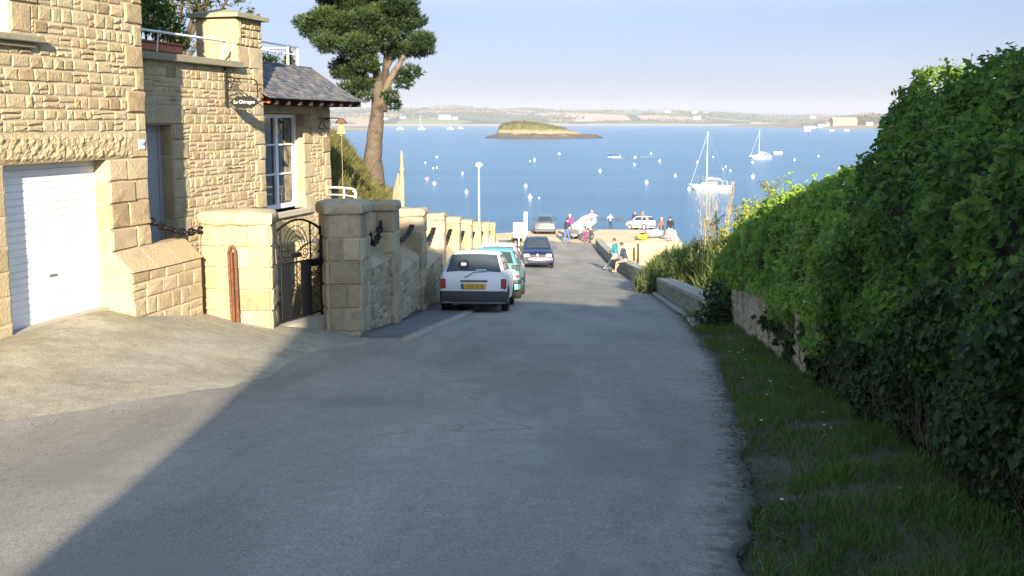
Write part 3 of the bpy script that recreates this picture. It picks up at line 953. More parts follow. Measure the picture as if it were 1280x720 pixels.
# hipped slate roof, slightly flared at the eaves; every tile edge is modelled
B = MB()
def roofpt(s, q):
    """s along the eaves 0..1, q up the slope 0..1"""
    z = 12.46 + .77 * (q ** 1.2)
    e0 = frame_pt(F3, 7.9, 0, .80); e1 = frame_pt(F3, 12.62, 0, .80)
    r0 = frame_pt(F3, 7.9, 0, -.22); r1 = frame_pt(F3, 11.9, 0, -.22)
    p = e0.lerp(e1, s).lerp(r0.lerp(r1, s), q); return Vector((p.x, p.y, z))
def roofend(s, q):
    z = 12.46 + .77 * (q ** 1.2)
    e0 = frame_pt(F3, 12.62, 0, .80); e1 = frame_pt(F3, 12.62, 0, -3.6)
    r0 = frame_pt(F3, 11.9, 0, -.22); r1 = frame_pt(F3, 11.9, 0, -3.6)
    p = e0.lerp(e1, s).lerp(r0.lerp(r1, s), q); return Vector((p.x, p.y, z))
for fn, cols in ((roofpt, 34), (roofend, 26)):
    rows = 13
    for j in range(rows):
        for i in range(cols):
            o = .5 * (j % 2)
            s0 = max(0, (i - o) / cols); s1 = min(1, (i + 1 - o) / cols) if i < cols - 1 else 1
            g = .004
            q0 = j / rows; q1 = min(1, (j + 1.25) / rows)
            lift = .020 + random.uniform(-.004, .006)
            p = [fn(s0 + g * .3, q0), fn(s1 - g * .3, q0), fn(s1 - g * .3, q1), fn(s0 + g * .3, q1)]
            up = Vector((0, 0, 1))
            t = [p[0] + up * lift, p[1] + up * lift, p[2] + up * .004, p[3] + up * .004]
            B.add(t + [p[0], p[1]], [(0, 1, 2, 3), (4, 5, 1, 0), (4, 0, 3), (1, 5, 2)], 0, random.random())
deck = [roofpt(0, 0), roofpt(1, 0), roofend(1, 0), frame_pt(F3, 7.9, 12.46, -3.6)]
deck = [d - Z3 * .004 for d in deck]
top = [roofpt(0, 1), roofpt(1, 1), roofend(1, 1), frame_pt(F3, 7.9, 13.23, -3.6)]
B.add(deck + top, [(3, 2, 1, 0), (4, 5, 6, 7)], 0, .3)
roof = B.build('roof', M['slate'], house)
B = MB()
B.tube([roofpt(0, 1) + Z3 * .01, roofpt(1, 1) - Z3 * .005], .04, 6, 0, .5); B.tube([roofpt(1, q / 10) + Z3 * .005 for q in range(10, -1, -1)], .022, 6, 0, .4)
B.build('ridge', M['slate'], roof)
for i in range(9):
    u = 8.3 + i * .52
    B = MB(); fbox(B, F3, u, u + .09, 12.34, 12.455, -.05, .74); B.build('rafter', M['wood'], roof)
B = MB()
B.ball(frame_pt(F2, 8.13, 12.40, .10), .05); B.tube([frame_pt(F2, 8.1, 12.4, 0), frame_pt(F2, 8.2, 12.40, .12)], .03)
B.build('gutter_end', M['terracotta'], house)

# white railing of the roof terrace
B = MB()
def tr(u, z): return frame_pt(F3, u, z, -.5)
B.tube([tr(8.4, 13.74), tr(11.85, 13.70), frame_pt(F3, 11.85, 13.70, -3.4)], .026)
B.tube([tr(8.4, 13.56), tr(11.85, 13.53)], .018)
for u in (8.6, 11.3, 11.8): B.tube([tr(u, 13.22), tr(u, 13.70)], .03)
B.build('terrace_railing', M['white'], house)

# ------------------------------------------------------------------ things on and about the house
# hanging sign on its scrolled bracket
sg = thing('hanging_sign', 'dark shaped name board hanging from a scrolled iron bracket on the stone wall', 'sign', frame_pt(F2, 6.62, 12.75, 0.03))
def sp(n, z): return frame_pt(F2, 6.62, z, n)
B = MB()
B.tube([sp(.045, 12.28), sp(.045, 13.02)], .022, 6)
top = [sp(.045, 12.80), sp(.30, 12.78), sp(.58, 12.76)]
for i in range(7):
    a = PI / 2 - i * PI / 12
    top.append(sp(.58 + .10 * math.cos(a), 12.66 + .10 * math.sin(a)))
top += [sp(.685, 12.50), sp(.69, 12.42)]
B.tube(top, .013, 6)
def scroll(n, z, r, a0, turns, sgn=1, k=22):
    return [sp(n + r * (1 - .8 * i / k) * math.cos(a0 + sgn * turns * 2 * PI * i / k), z + r * (1 - .8 * i / k) * math.sin(a0 + sgn * turns * 2 * PI * i / k)) for i in range(k + 1)]
B.tube(scroll(.105, 12.88, .06, PI, 1.3, -1), .009, 5)
B.tube(scroll(.13, 12.68, .075, PI, 1.2, 1), .008, 5)
B.tube(scroll(.29, 12.70, .065, PI / 2, 1.3, -1), .008, 5)
B.tube(scroll(.115, 12.40, .06, PI, 1.3, 1), .008, 5)
B.tube(scroll(.73, 12.58, .04, PI, 1.1, 1), .008, 5)
B.tube([sp(.06, 12.76), sp(.42, 12.44)], .008, 5); B.tube([sp(.06, 12.50), sp(.24, 12.76)], .008, 5)
B.build('bracket', M['iron'], sg)
B = MB()
out = []
for n_, z_ in [(.12, 0), (.19, .06), (.27, .115), (.33, .095), (.40, .115), (.47, .095), (.54, .12), (.63, .06), (.71, 0)]: out.append((n_, 12.35 + z_))
for n_, z_ in [(.63, -.06), (.54, -.12), (.47, -.10), (.40, -.125), (.33, -.10), (.27, -.115), (.19, -.06)]: out.append((n_, 12.35 + z_))
k = len(out)
V = [frame_pt(F2, 6.608, z_, n_) for n_, z_ in out] + [frame_pt(F2, 6.634, z_, n_) for n_, z_ in out]
B.add(V, [tuple(range(k))[::-1], tuple(range(k, 2 * k))] + [(i, (i + 1) % k, k + (i + 1) % k, k + i) for i in range(k)])
B.tube([sp(.22, 12.43), sp(.22, 12.50)], .005, 4); B.tube([sp(.60, 12.41), sp(.66, 12.46)], .005, 4)
bd = B.build('board', M['black'], sg)
text_mesh('lettering', 'La Chirogue', .088, M['letters'], bd, frame_pt(F2, 6.606, 12.355, .415), N3, Z3, .003, squash=.98)

# ship's bell under a wooden hood at the corner of the bay
bl = thing('hanging_bell', 'small yellow bell under a brown wooden hood on an iron bracket at the bay corner', 'bell', frame_pt(F3, 12.2, 12.0, .1))
def bp(n, z, u=11.75): return frame_pt(F3, u, z, n)
B = MB()
B.tube([bp(.0, 12.08), bp(.52, 12.08)], .014); B.tube([bp(0, 11.84), bp(.30, 11.84)], .012); B.tube([bp(.02, 11.86), bp(.10, 12.04), bp(.30, 12.07)], .01)
B.tube(scroll and [bp(.22 + .09 * math.cos(t), 11.95 + .09 * math.sin(t)) for t in [i * PI / 8 for i in range(17)]], .009, 5)
B.build('bracket', M['iron'], bl)
B = MB(); c = bp(.58, 11.72)
B.lathe(c, [(.105, 0), (.115, .01), (.085, .05), (.07, .13), (.06, .2), (.03, .235), (0.001, .24)], 14)
B.ball(c + Z3 * -.03, .028)
B.build('bell', M['brass'], bl)
B = MB(); B.lathe(c, [(.02, .24), (.125, .235), (.135, .25), (.10, .31), (.06, .35), (.001, .37)], 6, 0, .5); B.build('hood', M['brown_hood'], bl)
B = MB(); B.tube([c + Z3 * -.05, c + Vector((.01, .01, -.9)), c + Vector((.0, 0, -1.75))], .008, 4); B.build('cord', M['dry_grass'], bl)

# potted shrub on the ledge
ps = thing('potted_shrub', 'leafy green shrub in a terracotta trough on the wall ledge', 'potted plant', frame_pt(F2, 5.0, 13.16, -.30))
B = MB(); fbox(B, F2, 4.45, 5.75, 13.162, 13.30, -.62, -.25, 0, .5, .02); fbox(B, F2, 4.42, 5.78, 13.302, 13.335, -.65, -.22, 0, .5, .01); B.build('trough', M['terracotta'], ps)
P = []; 
for (u, z, r, n_) in [(5.0, 13.78, .40, 520), (4.45, 13.66, .34, 360), (5.5, 13.66, .32, 330), (5.25, 14.0, .22, 160), (4.05, 13.55, .26, 200), (5.95, 13.45, .22, 130)]:
    c = np.array(frame_pt(F2, u, z, -.42)); d = rng.normal(0, 1, (n_, 3)); d /= np.linalg.norm(d, axis=1)[:, None]
    P.append(c + d * (r * rng.uniform(.45, 1.05, n_))[:, None])
P = np.concatenate(P)
leaf_cloud(P, rng.normal(0, 1, P.shape) + np.array([.2, -.3, .5]), .13, rng.uniform(.05, .85, len(P)), 'foliage', M['leaf'], ps, aspect=.32, droop=.5)
B = MB()
for i in range(16):
    b0 = frame_pt(F2, random.uniform(4.5, 5.7), 13.30, -.42); B.tube([b0, b0 + Vector((random.uniform(-.1, .1), random.uniform(-.2, .2), random.uniform(.3, .7)))], .010, 4)
B.build('stem', M['twig'], ps)

# ------------------------------------------------------------------ garden wall, gate and pillars
GM = [M['grey_stone'], M['mortar']]
def seg_frame(a, b):
    d = Vector((b[0] - a[0], b[1] - a[1])); L = d.length; d /= L
    return ((a[0], a[1]), (d.x, d.y)), L


def ring_pillar(name, parent, foot, z0, z1, courses, mats, cap_h=.2, over=.09, two=.6, prot=.02, z_low=None, capname='cap', captone=None):
    """pillar of coursed blocks over a CCW footprint with one heavy rounded cap"""
    B = MB()
    n = len(foot)
    B.prism(foot, z0 - .3, z1, 1)
    z = z0 - .06
    for ci, hh in enumerate(courses):
        h = (z1 - z0 + .06) * hh
        for i in range(n):
            a, b = foot[i], foot[(i + 1) % n]
            Fr, L = seg_frame(a, b)
            if L > .42 and random.random() < two:
                q = L * random.uniform(.38, .62)
                stone(B, Fr, 0, z, q, z + h, prot, .014); stone(B, Fr, q, z, L, z + h, prot, .014)
            else: stone(B, Fr, 0, z, L, z + h, prot, .014)
        z += h
    o = B.build(name, mats, parent)
    cx = sum(p[0] for p in foot) / n; cy = sum(p[1] for p in foot) / n
    def grow(k):
        r = []
        for p in foot:
            d = Vector((p[0] - cx, p[1] - cy)); L = d.length
            r.append((cx + d.x * (L + k) / L, cy + d.y * (L + k) / L))
        return r
    C = MB()
    rings = [(0, over * .5), (.03, over), (cap_h * .6, over * 1.05), (cap_h * .88, over * .7), (cap_h, over * -.2)]
    V = []
    sub = 6
    for zz, g in rings:
        f = grow(g)
        for i in range(n):
            for k in range(sub):
                x = lerp(f[i][0], f[(i + 1) % n][0], k / sub); y = lerp(f[i][1], f[(i + 1) % n][1], k / sub)
                w = .040 * noise.noise(Vector((x * 6, y * 6, zz * 9 + cx * 7)))
                V.append((x + w, y + w, z1 + zz + .5 * w + .03 * noise.noise(Vector((x * 3, y * 3, 4))) * (zz > .03)))
    m = n * sub
    Fc = [(j * m + i, j * m + (i + 1) % m, (j + 1) * m + (i + 1) % m, (j + 1) * m + i) for j in range(len(rings) - 1) for i in range(m)]
    Fc += [tuple(range((len(rings) - 1) * m, len(rings) * m)), tuple(range(m))[::-1]]
    C.add(V, Fc, 0, random.uniform(.4, .75) if captone is None else captone)
    C.build(capname, mats, parent if capname != 'cap' or True else o, sharp=50)
    return o


# low wall with big sloping coping between the garage and the gate pillar
lwl = thing('low_wall', 'low stone wall with sloping coping stones between the garage and the gate pillar', 'wall', (-5.1, 15.0, 9.3))
A_, B_ = (-5.30, 14.10), (-4.86, 15.86)
FL, L = seg_frame(A_, B_)
B = MB()
fbox(B, FL, 0, L, 8.8, 9.90, -.42, 0, 1)
rubble(B, FL, 0.0, 9.0, L, 9.90, (), (.22, .27), (.22, .5), .022)
FB, L2 = seg_frame((A_[0] - .42, A_[1] + .1), A_); 
stone(B, FB, 0, 9.3, L2, 9.62, .02); stone(B, FB, 0, 9.62, L2, 9.9, .02)
B.build('wall', SM, lwl)
B = MB()
for i in range(3):
    a, b = L * i / 3 + .006, L * (i + 1) / 3 - .006
    r = lambda: random.uniform(-.012, .012)
    p = [frame_pt(FL, a, 9.905 + r(), .04), frame_pt(FL, b, 9.905 + r(), .04), frame_pt(FL, b, 10.19 + r(), -.26), frame_pt(FL, a, 10.19 + r(), -.26),
         frame_pt(FL, a, 9.905, -.46), frame_pt(FL, b, 9.905, -.46), frame_pt(FL, b, 10.19, -.46), frame_pt(FL, a, 10.19, -.46)]
    p = [q + Vector((0, 0, 0)) for q in p]
    B.add(p, [(0, 1, 2, 3), (3, 2, 6, 7), (1, 5, 6, 2), (4, 0, 3, 7), (5, 4, 7, 6), (4, 5, 1, 0)], 0, random.uniform(.4, .8))
B.build('coping', SM, lwl)

gpl = thing('gate_pillar', 'sunlit stone gate pillar on the near side of the iron gate, rusty bar against it', 'pillar', (-4.4, 16.5, 8.7))
foot1 = [(-4.93, 16.18), (-4.36, 15.98), (-3.83, 16.08), (-3.90, 16.78), (-4.95, 16.9)]
ring_pillar('shaft', gpl, foot1, 8.72, 10.38, [.2, .2, .2, .2, .2], SM, .21, .06, .7, .030)
gpr = thing('gate_pillar', 'greyish stone gate pillar in shade on the far side of the iron gate', 'pillar', (-2.9, 17.9, 8.5))
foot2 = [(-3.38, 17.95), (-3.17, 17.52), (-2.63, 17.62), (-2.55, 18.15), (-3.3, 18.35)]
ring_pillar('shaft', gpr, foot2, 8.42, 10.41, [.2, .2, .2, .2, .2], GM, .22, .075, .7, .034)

# rusty bar standing against the near pillar
B = MB()
b0 = Vector((-4.35, 15.86, 8.74))
B.tube([b0 + Vector((-.055, 0, 0.03)), b0 + Vector((-.075, -.01, 1.22)), b0 + Vector((-.045, -.01, 1.32)), b0 + Vector((0, -.01, 1.34)), b0 + Vector((.03, -.01, 1.26)), b0 + Vector((.05, -.01, -.04))], .022, 7)
B.tube([b0 + Vector((-.015, -.02, .1)), b0 + Vector((-.03, -.02, 1.25))], .018, 6)
o = B.build('iron_bar', M['rust'], base=b0)
tag(o, 'rusty brown iron bar standing against the sunlit gate pillar', 'iron bar')

# wrought iron gate
g0, g1 = (-3.93, 16.62), (-3.33, 17.78)
FG, GL = seg_frame(g0, g1)
gate = thing('iron_gate', 'black wrought iron garden gate with scrolls, lattice and two solid panels', 'gate', frame_pt(FG, GL / 2, 8.62))
zb, zt = 8.66, 10.16
def gp(u, z, n=0): return frame_pt(FG, u, z, n)
def arch(u): return zt + .20 * math.sin(PI * u / GL)
B = MB()
B.tube([gp(.02, zb), gp(.02, zt)], .022, 6); B.tube([gp(GL - .03, zb - .05), gp(GL - .03, zt + .04)], .024, 6)
B.tube([gp(.02 + (GL - .05) * i / 14, arch((GL) * i / 14)) for i in range(15)], .02, 6)
B.tube([gp(.02, zb + .04), gp(GL - .03, zb + .04)], .02, 6)
u1, u2, u3, u4 = GL * .17, GL * .36, GL * .56, GL * .76
for u in (u1, u4): B.tube([gp(u, zb), gp(u, arch(u))], .016, 6)
B.tube([gp(u1, zb + .98), gp(u4, zb + .98)], .018, 6)
B.tube([gp(GL + .03, zb - .06), gp(GL + .03, zt + .12)], .022, 6)
B.build('gate_frame', M['iron'], gate)
B = MB()
for (a, b, zz0, zz1) in ((.02, u1, zb + .05, None), (u4, GL - .03, zb + .05, None), (u2 + .02, u3 - .02, zb + .05, zb + .97)):
    w = b - a; st = .20; z = zz0
    while z < (zz1 or arch((a + b) / 2)) - .05:
        e = min(z + st, (zz1 or arch((a + b) / 2)))
        f = (e - z) / st
        B.tube([gp(a, z), gp(lerp(a, b, f), e)], .0075, 4); B.tube([gp(b, z), gp(lerp(b, a, f), e)], .0075, 4)
        z += st
B.build('lattice', M['iron'], gate)
for (a, b) in ((u1, u2), (u3, u4)):
    B = MB(); fbox(B, FG, a, b, zb + .03, zb + .97, -.012, .012); B.build('panel', M['black'], gate)
B = MB()
um = (u1 + u4) / 2
def gs(u, z, r, a0, t, sg): return [gp(u + r * (1 - .85 * i / 26) * math.cos(a0 + sg * t * 2 * PI * i / 26), z + r * (1 - .85 * i / 26) * math.sin(a0 + sg * t * 2 * PI * i / 26)) for i in range(27)]
B.tube(gs(um - .24, zb + 1.12, .12, PI / 2, 2, -1), .009, 5); B.tube(gs(um + .24, zb + 1.12, .12, PI / 2, 2, 1), .009, 5)
for r in (.12, .18, .25, .32):
    B.tube([gp(um + r * math.cos(PI * i / 12), zb + 1.20 + r * 1.25 * math.sin(PI * i / 12)) for i in range(13)], .008, 5)
fbox(B, FG, um - .12, um + .12, zb + 1.06, zb + 1.14, -.012, .012)
B.build('scrollwork', M['iron'], gate)
B = MB(); fbox(B, FG, u4 + .02, GL, zb + .86, zb + .98, -.03, .04); B.tube([gp(u4 - .02, zb + .92, .05), gp(u4 + .12, zb + .92, .06)], .014); B.build('lock', M['iron'], gate)

# steps and pale facade of the terrace behind the gate
B = MB()
for i in range(4): fbox(B, FG, -.4, GL + .8, 8.4, 8.78 + .16 * i, -3.0, -1.2 - .32 * i, 0, .5 + .08 * i)
o = B.build('garden_steps', M['concrete'], base=gp(GL / 2, 8.4, -1.6)); tag(o, 'pale stone steps rising behind the iron gate', 'steps')
B = MB(); fbox(B, FG, -.1, GL + .15, 8.2, 8.63, -.3, .12, 0, .6); o = B.build('doorstep', M['concrete'], base=gp(GL / 2, 8.4)); tag(o, 'pale stone threshold under the iron gate', 'threshold')

B = MB(); FW, LW = seg_frame((-5.2, 18.5), (-2.95, 19.6))
fbox(B, FW, 0, LW, 8.2, 9.75, -.4, 0, 1); rubble(B, FW, 0, 8.4, LW, 9.75, (), (.22, .32), (.25, .6), .02)
o = B.build('terrace_wall', SM, base=(-4.1, 19, 8.6)); tag(o, 'pale stone wall of the terrace seen through the iron gate', 'wall')

# pillared boundary wall stepping down to the shore
bw = thing('boundary_wall', 'long stone boundary wall stepping down the hill with capped piers and sloping coping', 'wall', (-2.0, 30, 6.5))
PY = [20.0, 23.9, 27.8, 31.7, 35.6, 39.5, 43.4, 47.3]
def wall_u(y): return xw(y)
DW = Vector((.054, 1)).normalized(); DWt = (DW.x, DW.y)
def WF(y): return ((xw(y), y), DWt)
ptop = []
prev = 18.15
for i, y in enumerate(PY):
    zt_ = zr(y) + 2.42 - .16
    ptop.append(zt_ + .16)
    hw = .30
    N_ = Vector((DW.y, -DW.x))
    c = Vector((xw(y), y)) - N_ * .22
    foot = [tuple(c + N_ * .30 - DW * hw), tuple(c + N_ * .30 + DW * hw), tuple(c - N_ * .30 + DW * hw), tuple(c - N_ * .30 - DW * hw)]
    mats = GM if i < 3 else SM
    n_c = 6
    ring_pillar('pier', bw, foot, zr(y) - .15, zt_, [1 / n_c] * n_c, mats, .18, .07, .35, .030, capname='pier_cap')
    # bay wall between the previous pier and this one
    a, b = prev, y - hw
    Fr, L = seg_frame((xw(a), a), (xw(b), b))
    zc = ptop[i] - .80                                            # level coping of the bay
    B = MB()
    fbox(B, Fr, -.02, L + .02, zr(b) - .5, zc - .28, -.44, -.0, 1)
    rubble(B, Fr, 0, zr(b) - .2, L, zc - .28, (), (.13, .22), (.16, .42), .022, tone=None)
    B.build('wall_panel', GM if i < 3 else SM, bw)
    B = MB()
    p = [frame_pt(Fr, 0, zc - .28, .03), frame_pt(Fr, L, zc - .28, .03), frame_pt(Fr, L, zc, -.34), frame_pt(Fr, 0, zc, -.34)]
    nb = 3
    for k in range(nb):
        q = [p[0].lerp(p[1], k / nb + .002), p[0].lerp(p[1], (k + 1) / nb - .002), p[3].lerp(p[2], (k + 1) / nb - .002), p[3].lerp(p[2], k / nb + .002)]
        low = [frame_pt(Fr, L * (k / nb + .002), zc - .275, -.46), frame_pt(Fr, L * ((k + 1) / nb - .002), zc - .275, -.46), frame_pt(Fr, L * ((k + 1) / nb - .002), zc, -.46), frame_pt(Fr, L * (k / nb + .002), zc, -.46)]
        B.add(q + low, [(0, 1, 2, 3), (3, 2, 6, 7), (4, 0, 3, 7), (1, 5, 6, 2), (5, 4, 7, 6), (4, 5, 1, 0)], 0, random.uniform(.4, .75))
    B.build('coping', GM if i < 3 else SM, bw)
    prev = y + hw


# heavy chains slung between the piers
def chain(name, a, b, sag, r, link, label, grp):
    a = Vector(a); b = Vector(b); B = MB()
    n = max(4, int((b - a).length * 1.05 / (link * .72)))
    pts = [a.lerp(b, i / n) - Z3 * sag * 4 * (i / n) * (1 - i / n) for i in range(n + 1)]
    for i in range(n):
        p, q = pts[i], pts[i + 1]; d = (q - p).normalized(); c = (p + q) / 2
        s = d.cross(Z3).normalized(); u = s.cross(d)
        w = s if i % 2 else u
        B.tube([c + d * (link * .5) * math.cos(t) + w * (link * .32) * math.sin(t) for t in [2 * PI * k / 10 for k in range(11)]], r, 5, caps=False)
    o = B.build(name, M['iron'], base=tuple((a + b) / 2)); tag(o, label, 'chain', grp)


chain('iron_chain', frame_pt(F1, 2.86, 10.56, .02), (-4.90, 16.15, 10.30), .10, .021, .15, 'black iron chain slung from the garage corner to the gate pillar', None)
ends = [(-2.62, 17.95, 10.12)] + [(xw(y) - .2, y, ptop[i] - .42) for i, y in enumerate(PY)]
where = ['first beyond the gate, between the shaded gate pillar and shaded pier', 'second chain beyond the gate, in front of the half shaded pier',
         'third chain beyond the gate, ending on the first sunlit pier', 'fourth chain beyond the gate, left of the white hatchback', 'fifth chain beyond the gate on the stepped wall',
         'sixth chain beyond the gate on the stepped wall', 'seventh chain beyond the gate, near the lamp post', 'last chain at the far end of the stepped wall']
for i in range(8):
    a = Vector(ends[i]); b = Vector(ends[i + 1])
    chain('iron_chain', a + Vector((.02, .30, -.02)), b + Vector((.02, -.32, .06)), .34, .027, .15, 'heavy black iron chain, ' + where[i], 'chains slung between the wall piers')

# carved stone finial behind the wall, curved white rail of the terrace
fin = thing('stone_finial', 'weathered pointed stone with a slender carved pinnacle standing behind the wall', 'carved stone', (-3.1, 28, 9.0))
B = MB()
V = []
for j in range(13):
    t = j / 12; z = 8.6 + 2.0 * t
    w = .20 * (1 - .15 * t) if t < .7 else .20 * .9 * (1 - (t - .7) / .3 * .85)
    for k in range(8):
        a = 2 * PI * k / 8
        q = 1 + .18 * noise.noise(Vector((math.cos(a) * 1.3, math.sin(a) * 1.3, z * 2.3)))
        V.append((-3.14 + w * q * math.cos(a) + .10 * max(0, t - .6), 28 + w * q * math.sin(a), z))
B.add(V, [(j * 8 + k, j * 8 + (k + 1) % 8, (j + 1) * 8 + (k + 1) % 8, (j + 1) * 8 + k) for j in range(12) for k in range(8)] + [tuple(range(96, 104))], 0, .35)
B.build('stone_body', M['ledge'], fin)
B = MB(); B.lathe((-3.0, 27.93, 8.9), [(.075, 0), (.07, 1.5), (.055, 1.75), (.085, 1.80), (.05, 1.86), (.045, 2.1), (.06, 2.13), (.02, 2.3), (.001, 2.34)], 8, 0, .8); B.build('pinnacle', M['ledge'], fin)

rl = thing('terrace_rail', 'curved white tubular railing at the terrace edge behind the gate pillar', 'railing', (-3.9, 23.8, 10.0))
B = MB()
cv = [(-4.6, 24.6, 10.42), (-4.25, 24.3, 10.45), (-3.95, 24.0, 10.46), (-3.70, 23.75, 10.45), (-3.60, 23.55, 10.43), (-3.62, 23.4, 10.42)]
B.tube(cv, .026, 7); B.tube([(x, y, z - .17) for x, y, z in cv], .016, 6); B.build('handrail', M['white'], rl)
for q in (2, 4): B = MB(); B.tube([cv[q], (cv[q][0], cv[q][1], 8.8)], .026, 7); B.build('post', M['white'], rl)

# slender lamp post down the lane
lp = thing('lamp_post', 'slender white lamp post with a rounded lantern beyond the pillared wall', 'street lamp', (-1.68, 52, 4.0))
B = MB(); B.tube([(-1.68, 52, 3.6), (-1.68, 52, 7), (-1.68, 52, 9.7)], [.055, .05, .04], 8); B.build('post', M['white'], lp)
B = MB(); B.lathe((-1.68, 52, 9.68), [(.05, 0), (.12, .03), (.19, .10), (.20, .16), (.13, .24), (.02, .28)], 12); B.build('lantern', M['hull'], lp)

# ------------------------------------------------------------------ seat wall on the right of the lane
sw = thing('seat_wall', 'low dark faced wall with a broad pale top running down to the quay', 'wall', (5.2, 45, 4.5))
def swall(y0, y1, h, wd, step, nm='wall', mt=GM):
    ys = arange(y0, y1, step)
    B = MB(); T = MB()
    for a, b in zip(ys, ys[1:]):
        Fr, L = seg_frame((xs(b), b), (xs(a), a))                 # faces the lane (-x)
        za, zb_ = zr(a), zr(b)
        # front
        p = [(xs(b), b, zb_ - .3), (xs(a), a, za - .3), (xs(a), a, za + h), (xs(b), b, zb_ + h)]
        q = [(x + wd, y, z) for x, y, z in p]; q[0] = (q[0][0], q[0][1], q[0][2] - 2); q[1] = (q[1][0], q[1][1], q[1][2] - 2)
        B.add(p + q, [(0, 1, 2, 3), (5, 4, 7, 6), (3, 2, 6, 7), (1, 5, 6, 2), (4, 0, 3, 7)], 1, .3)
        T.add([(x - .03 if i < 2 else x, y, z) for i, (x, y, z) in enumerate([(xs(b), b, zb_ + h + .004), (xs(a), a, za + h + .004)])] +
              [(xs(a) + wd + .03, a, za + h + .004), (xs(b) + wd + .03, b, zb_ + h + .004)] +
              [(xs(b) - .03, b, zb_ + h + .085), (xs(a) - .03, a, za + h + .085), (xs(a) + wd + .03, a, za + h + .085), (xs(b) + wd + .03, b, zb_ + h + .085)],
              [(3, 2, 1, 0), (4, 5, 6, 7), (0, 1, 5, 4), (1, 2, 6, 5), (2, 3, 7, 6), (3, 0, 4, 7)], 0, random.uniform(.5, .85))
        z_ = 0
        rows = 3
        for r_ in range(rows):
            u = 0
            while u < L - .05:
                w_ = min(random.uniform(.25, .55), L - u)
                f0 = u / L; f1 = (u + w_) / L
                zA = lerp(zb_, za, (f0 + f1) / 2)
                stone(B, Fr, u, zA + h * r_ / rows, u + w_, zA + h * (r_ + 1) / rows, .02, m=0); u += w_
    B.build(nm, [M['ledge'], M['mortar']], sw); T.build('capping', M['concrete'], sw)
swall(19.6, 74.6, .40, .42, 1.3)

# old retaining wall showing between the ivy under the hedge
B = MB()
ow = []
for a, b in zip(arange(11.4, 22.4, 1.0), arange(11.4, 22.4, 1.0)[1:]):
    Fr, L = seg_frame((xh(b) - .06, b), (xh(a) - .06, a))
    B.obox((xh(b) - .06, b, zr(b) - .3), (xh(a) - xh(b), a - b, 0), (.4, 0, 0), (0, 0, 1.15), 1)
    z = 0
    for r_ in range(6):
        u = 0
        while u < L - .03:
            w_ = min(random.uniform(.12, .36), L - u)
            stone(B, Fr, u, zr((a + b) / 2) + .06 + .135 * r_, u + w_, zr((a + b) / 2) + .06 + .135 * (r_ + 1), .03, m=0); u += w_
o = B.build('retaining_wall', GM, base=(3.9, 16, 8.5)); tag(o, 'old rubble retaining wall half hidden by ivy under the hedge', 'wall')

# ------------------------------------------------------------------ hedges
def hedge_profile(k):
    """k 0..1 from the foot up the lane face, over the crown and down the back: (offset from foot line, share of height)"""
    T = [(0, .05, .0), (.12, -.06, .18), (.28, -.12, .40), (.42, -.02, .62), (.54, .14, .80), (.64, .34, .93), (.74, .62, 1.0), (.86, 1.2, 1.0), (1.0, 1.9, .85)]
    for (a, x0, z0), (b, x1, z1) in zip(T, T[1:]):
        if k <= b:
            t = (k - a) / (b - a); return lerp(x0, x1, t), lerp(z0, z1, t)
    return T[-1][1], T[-1][2]


def hedge_pt(y, k, crest, amp, seed, inset=0.0):
    o, s = hedge_profile(k)
    zb = zr(y); H = crest(y) - zb
    x = xh(y) + o; z = zb + s * H
    nx, nz = (-1, .15) if k < .45 else ((-.75, .65) if k < .68 else (0, 1))
    l = amp * (noise.noise(Vector((y * 1.1, z * 1.2, seed))) + .6 * noise.noise(Vector((y * 2.7, z * 2.9 + k * 3, seed + 9)))) - inset
    return np.array((x + nx * l, y, z + nz * l)), np.array((nx, 0, nz))


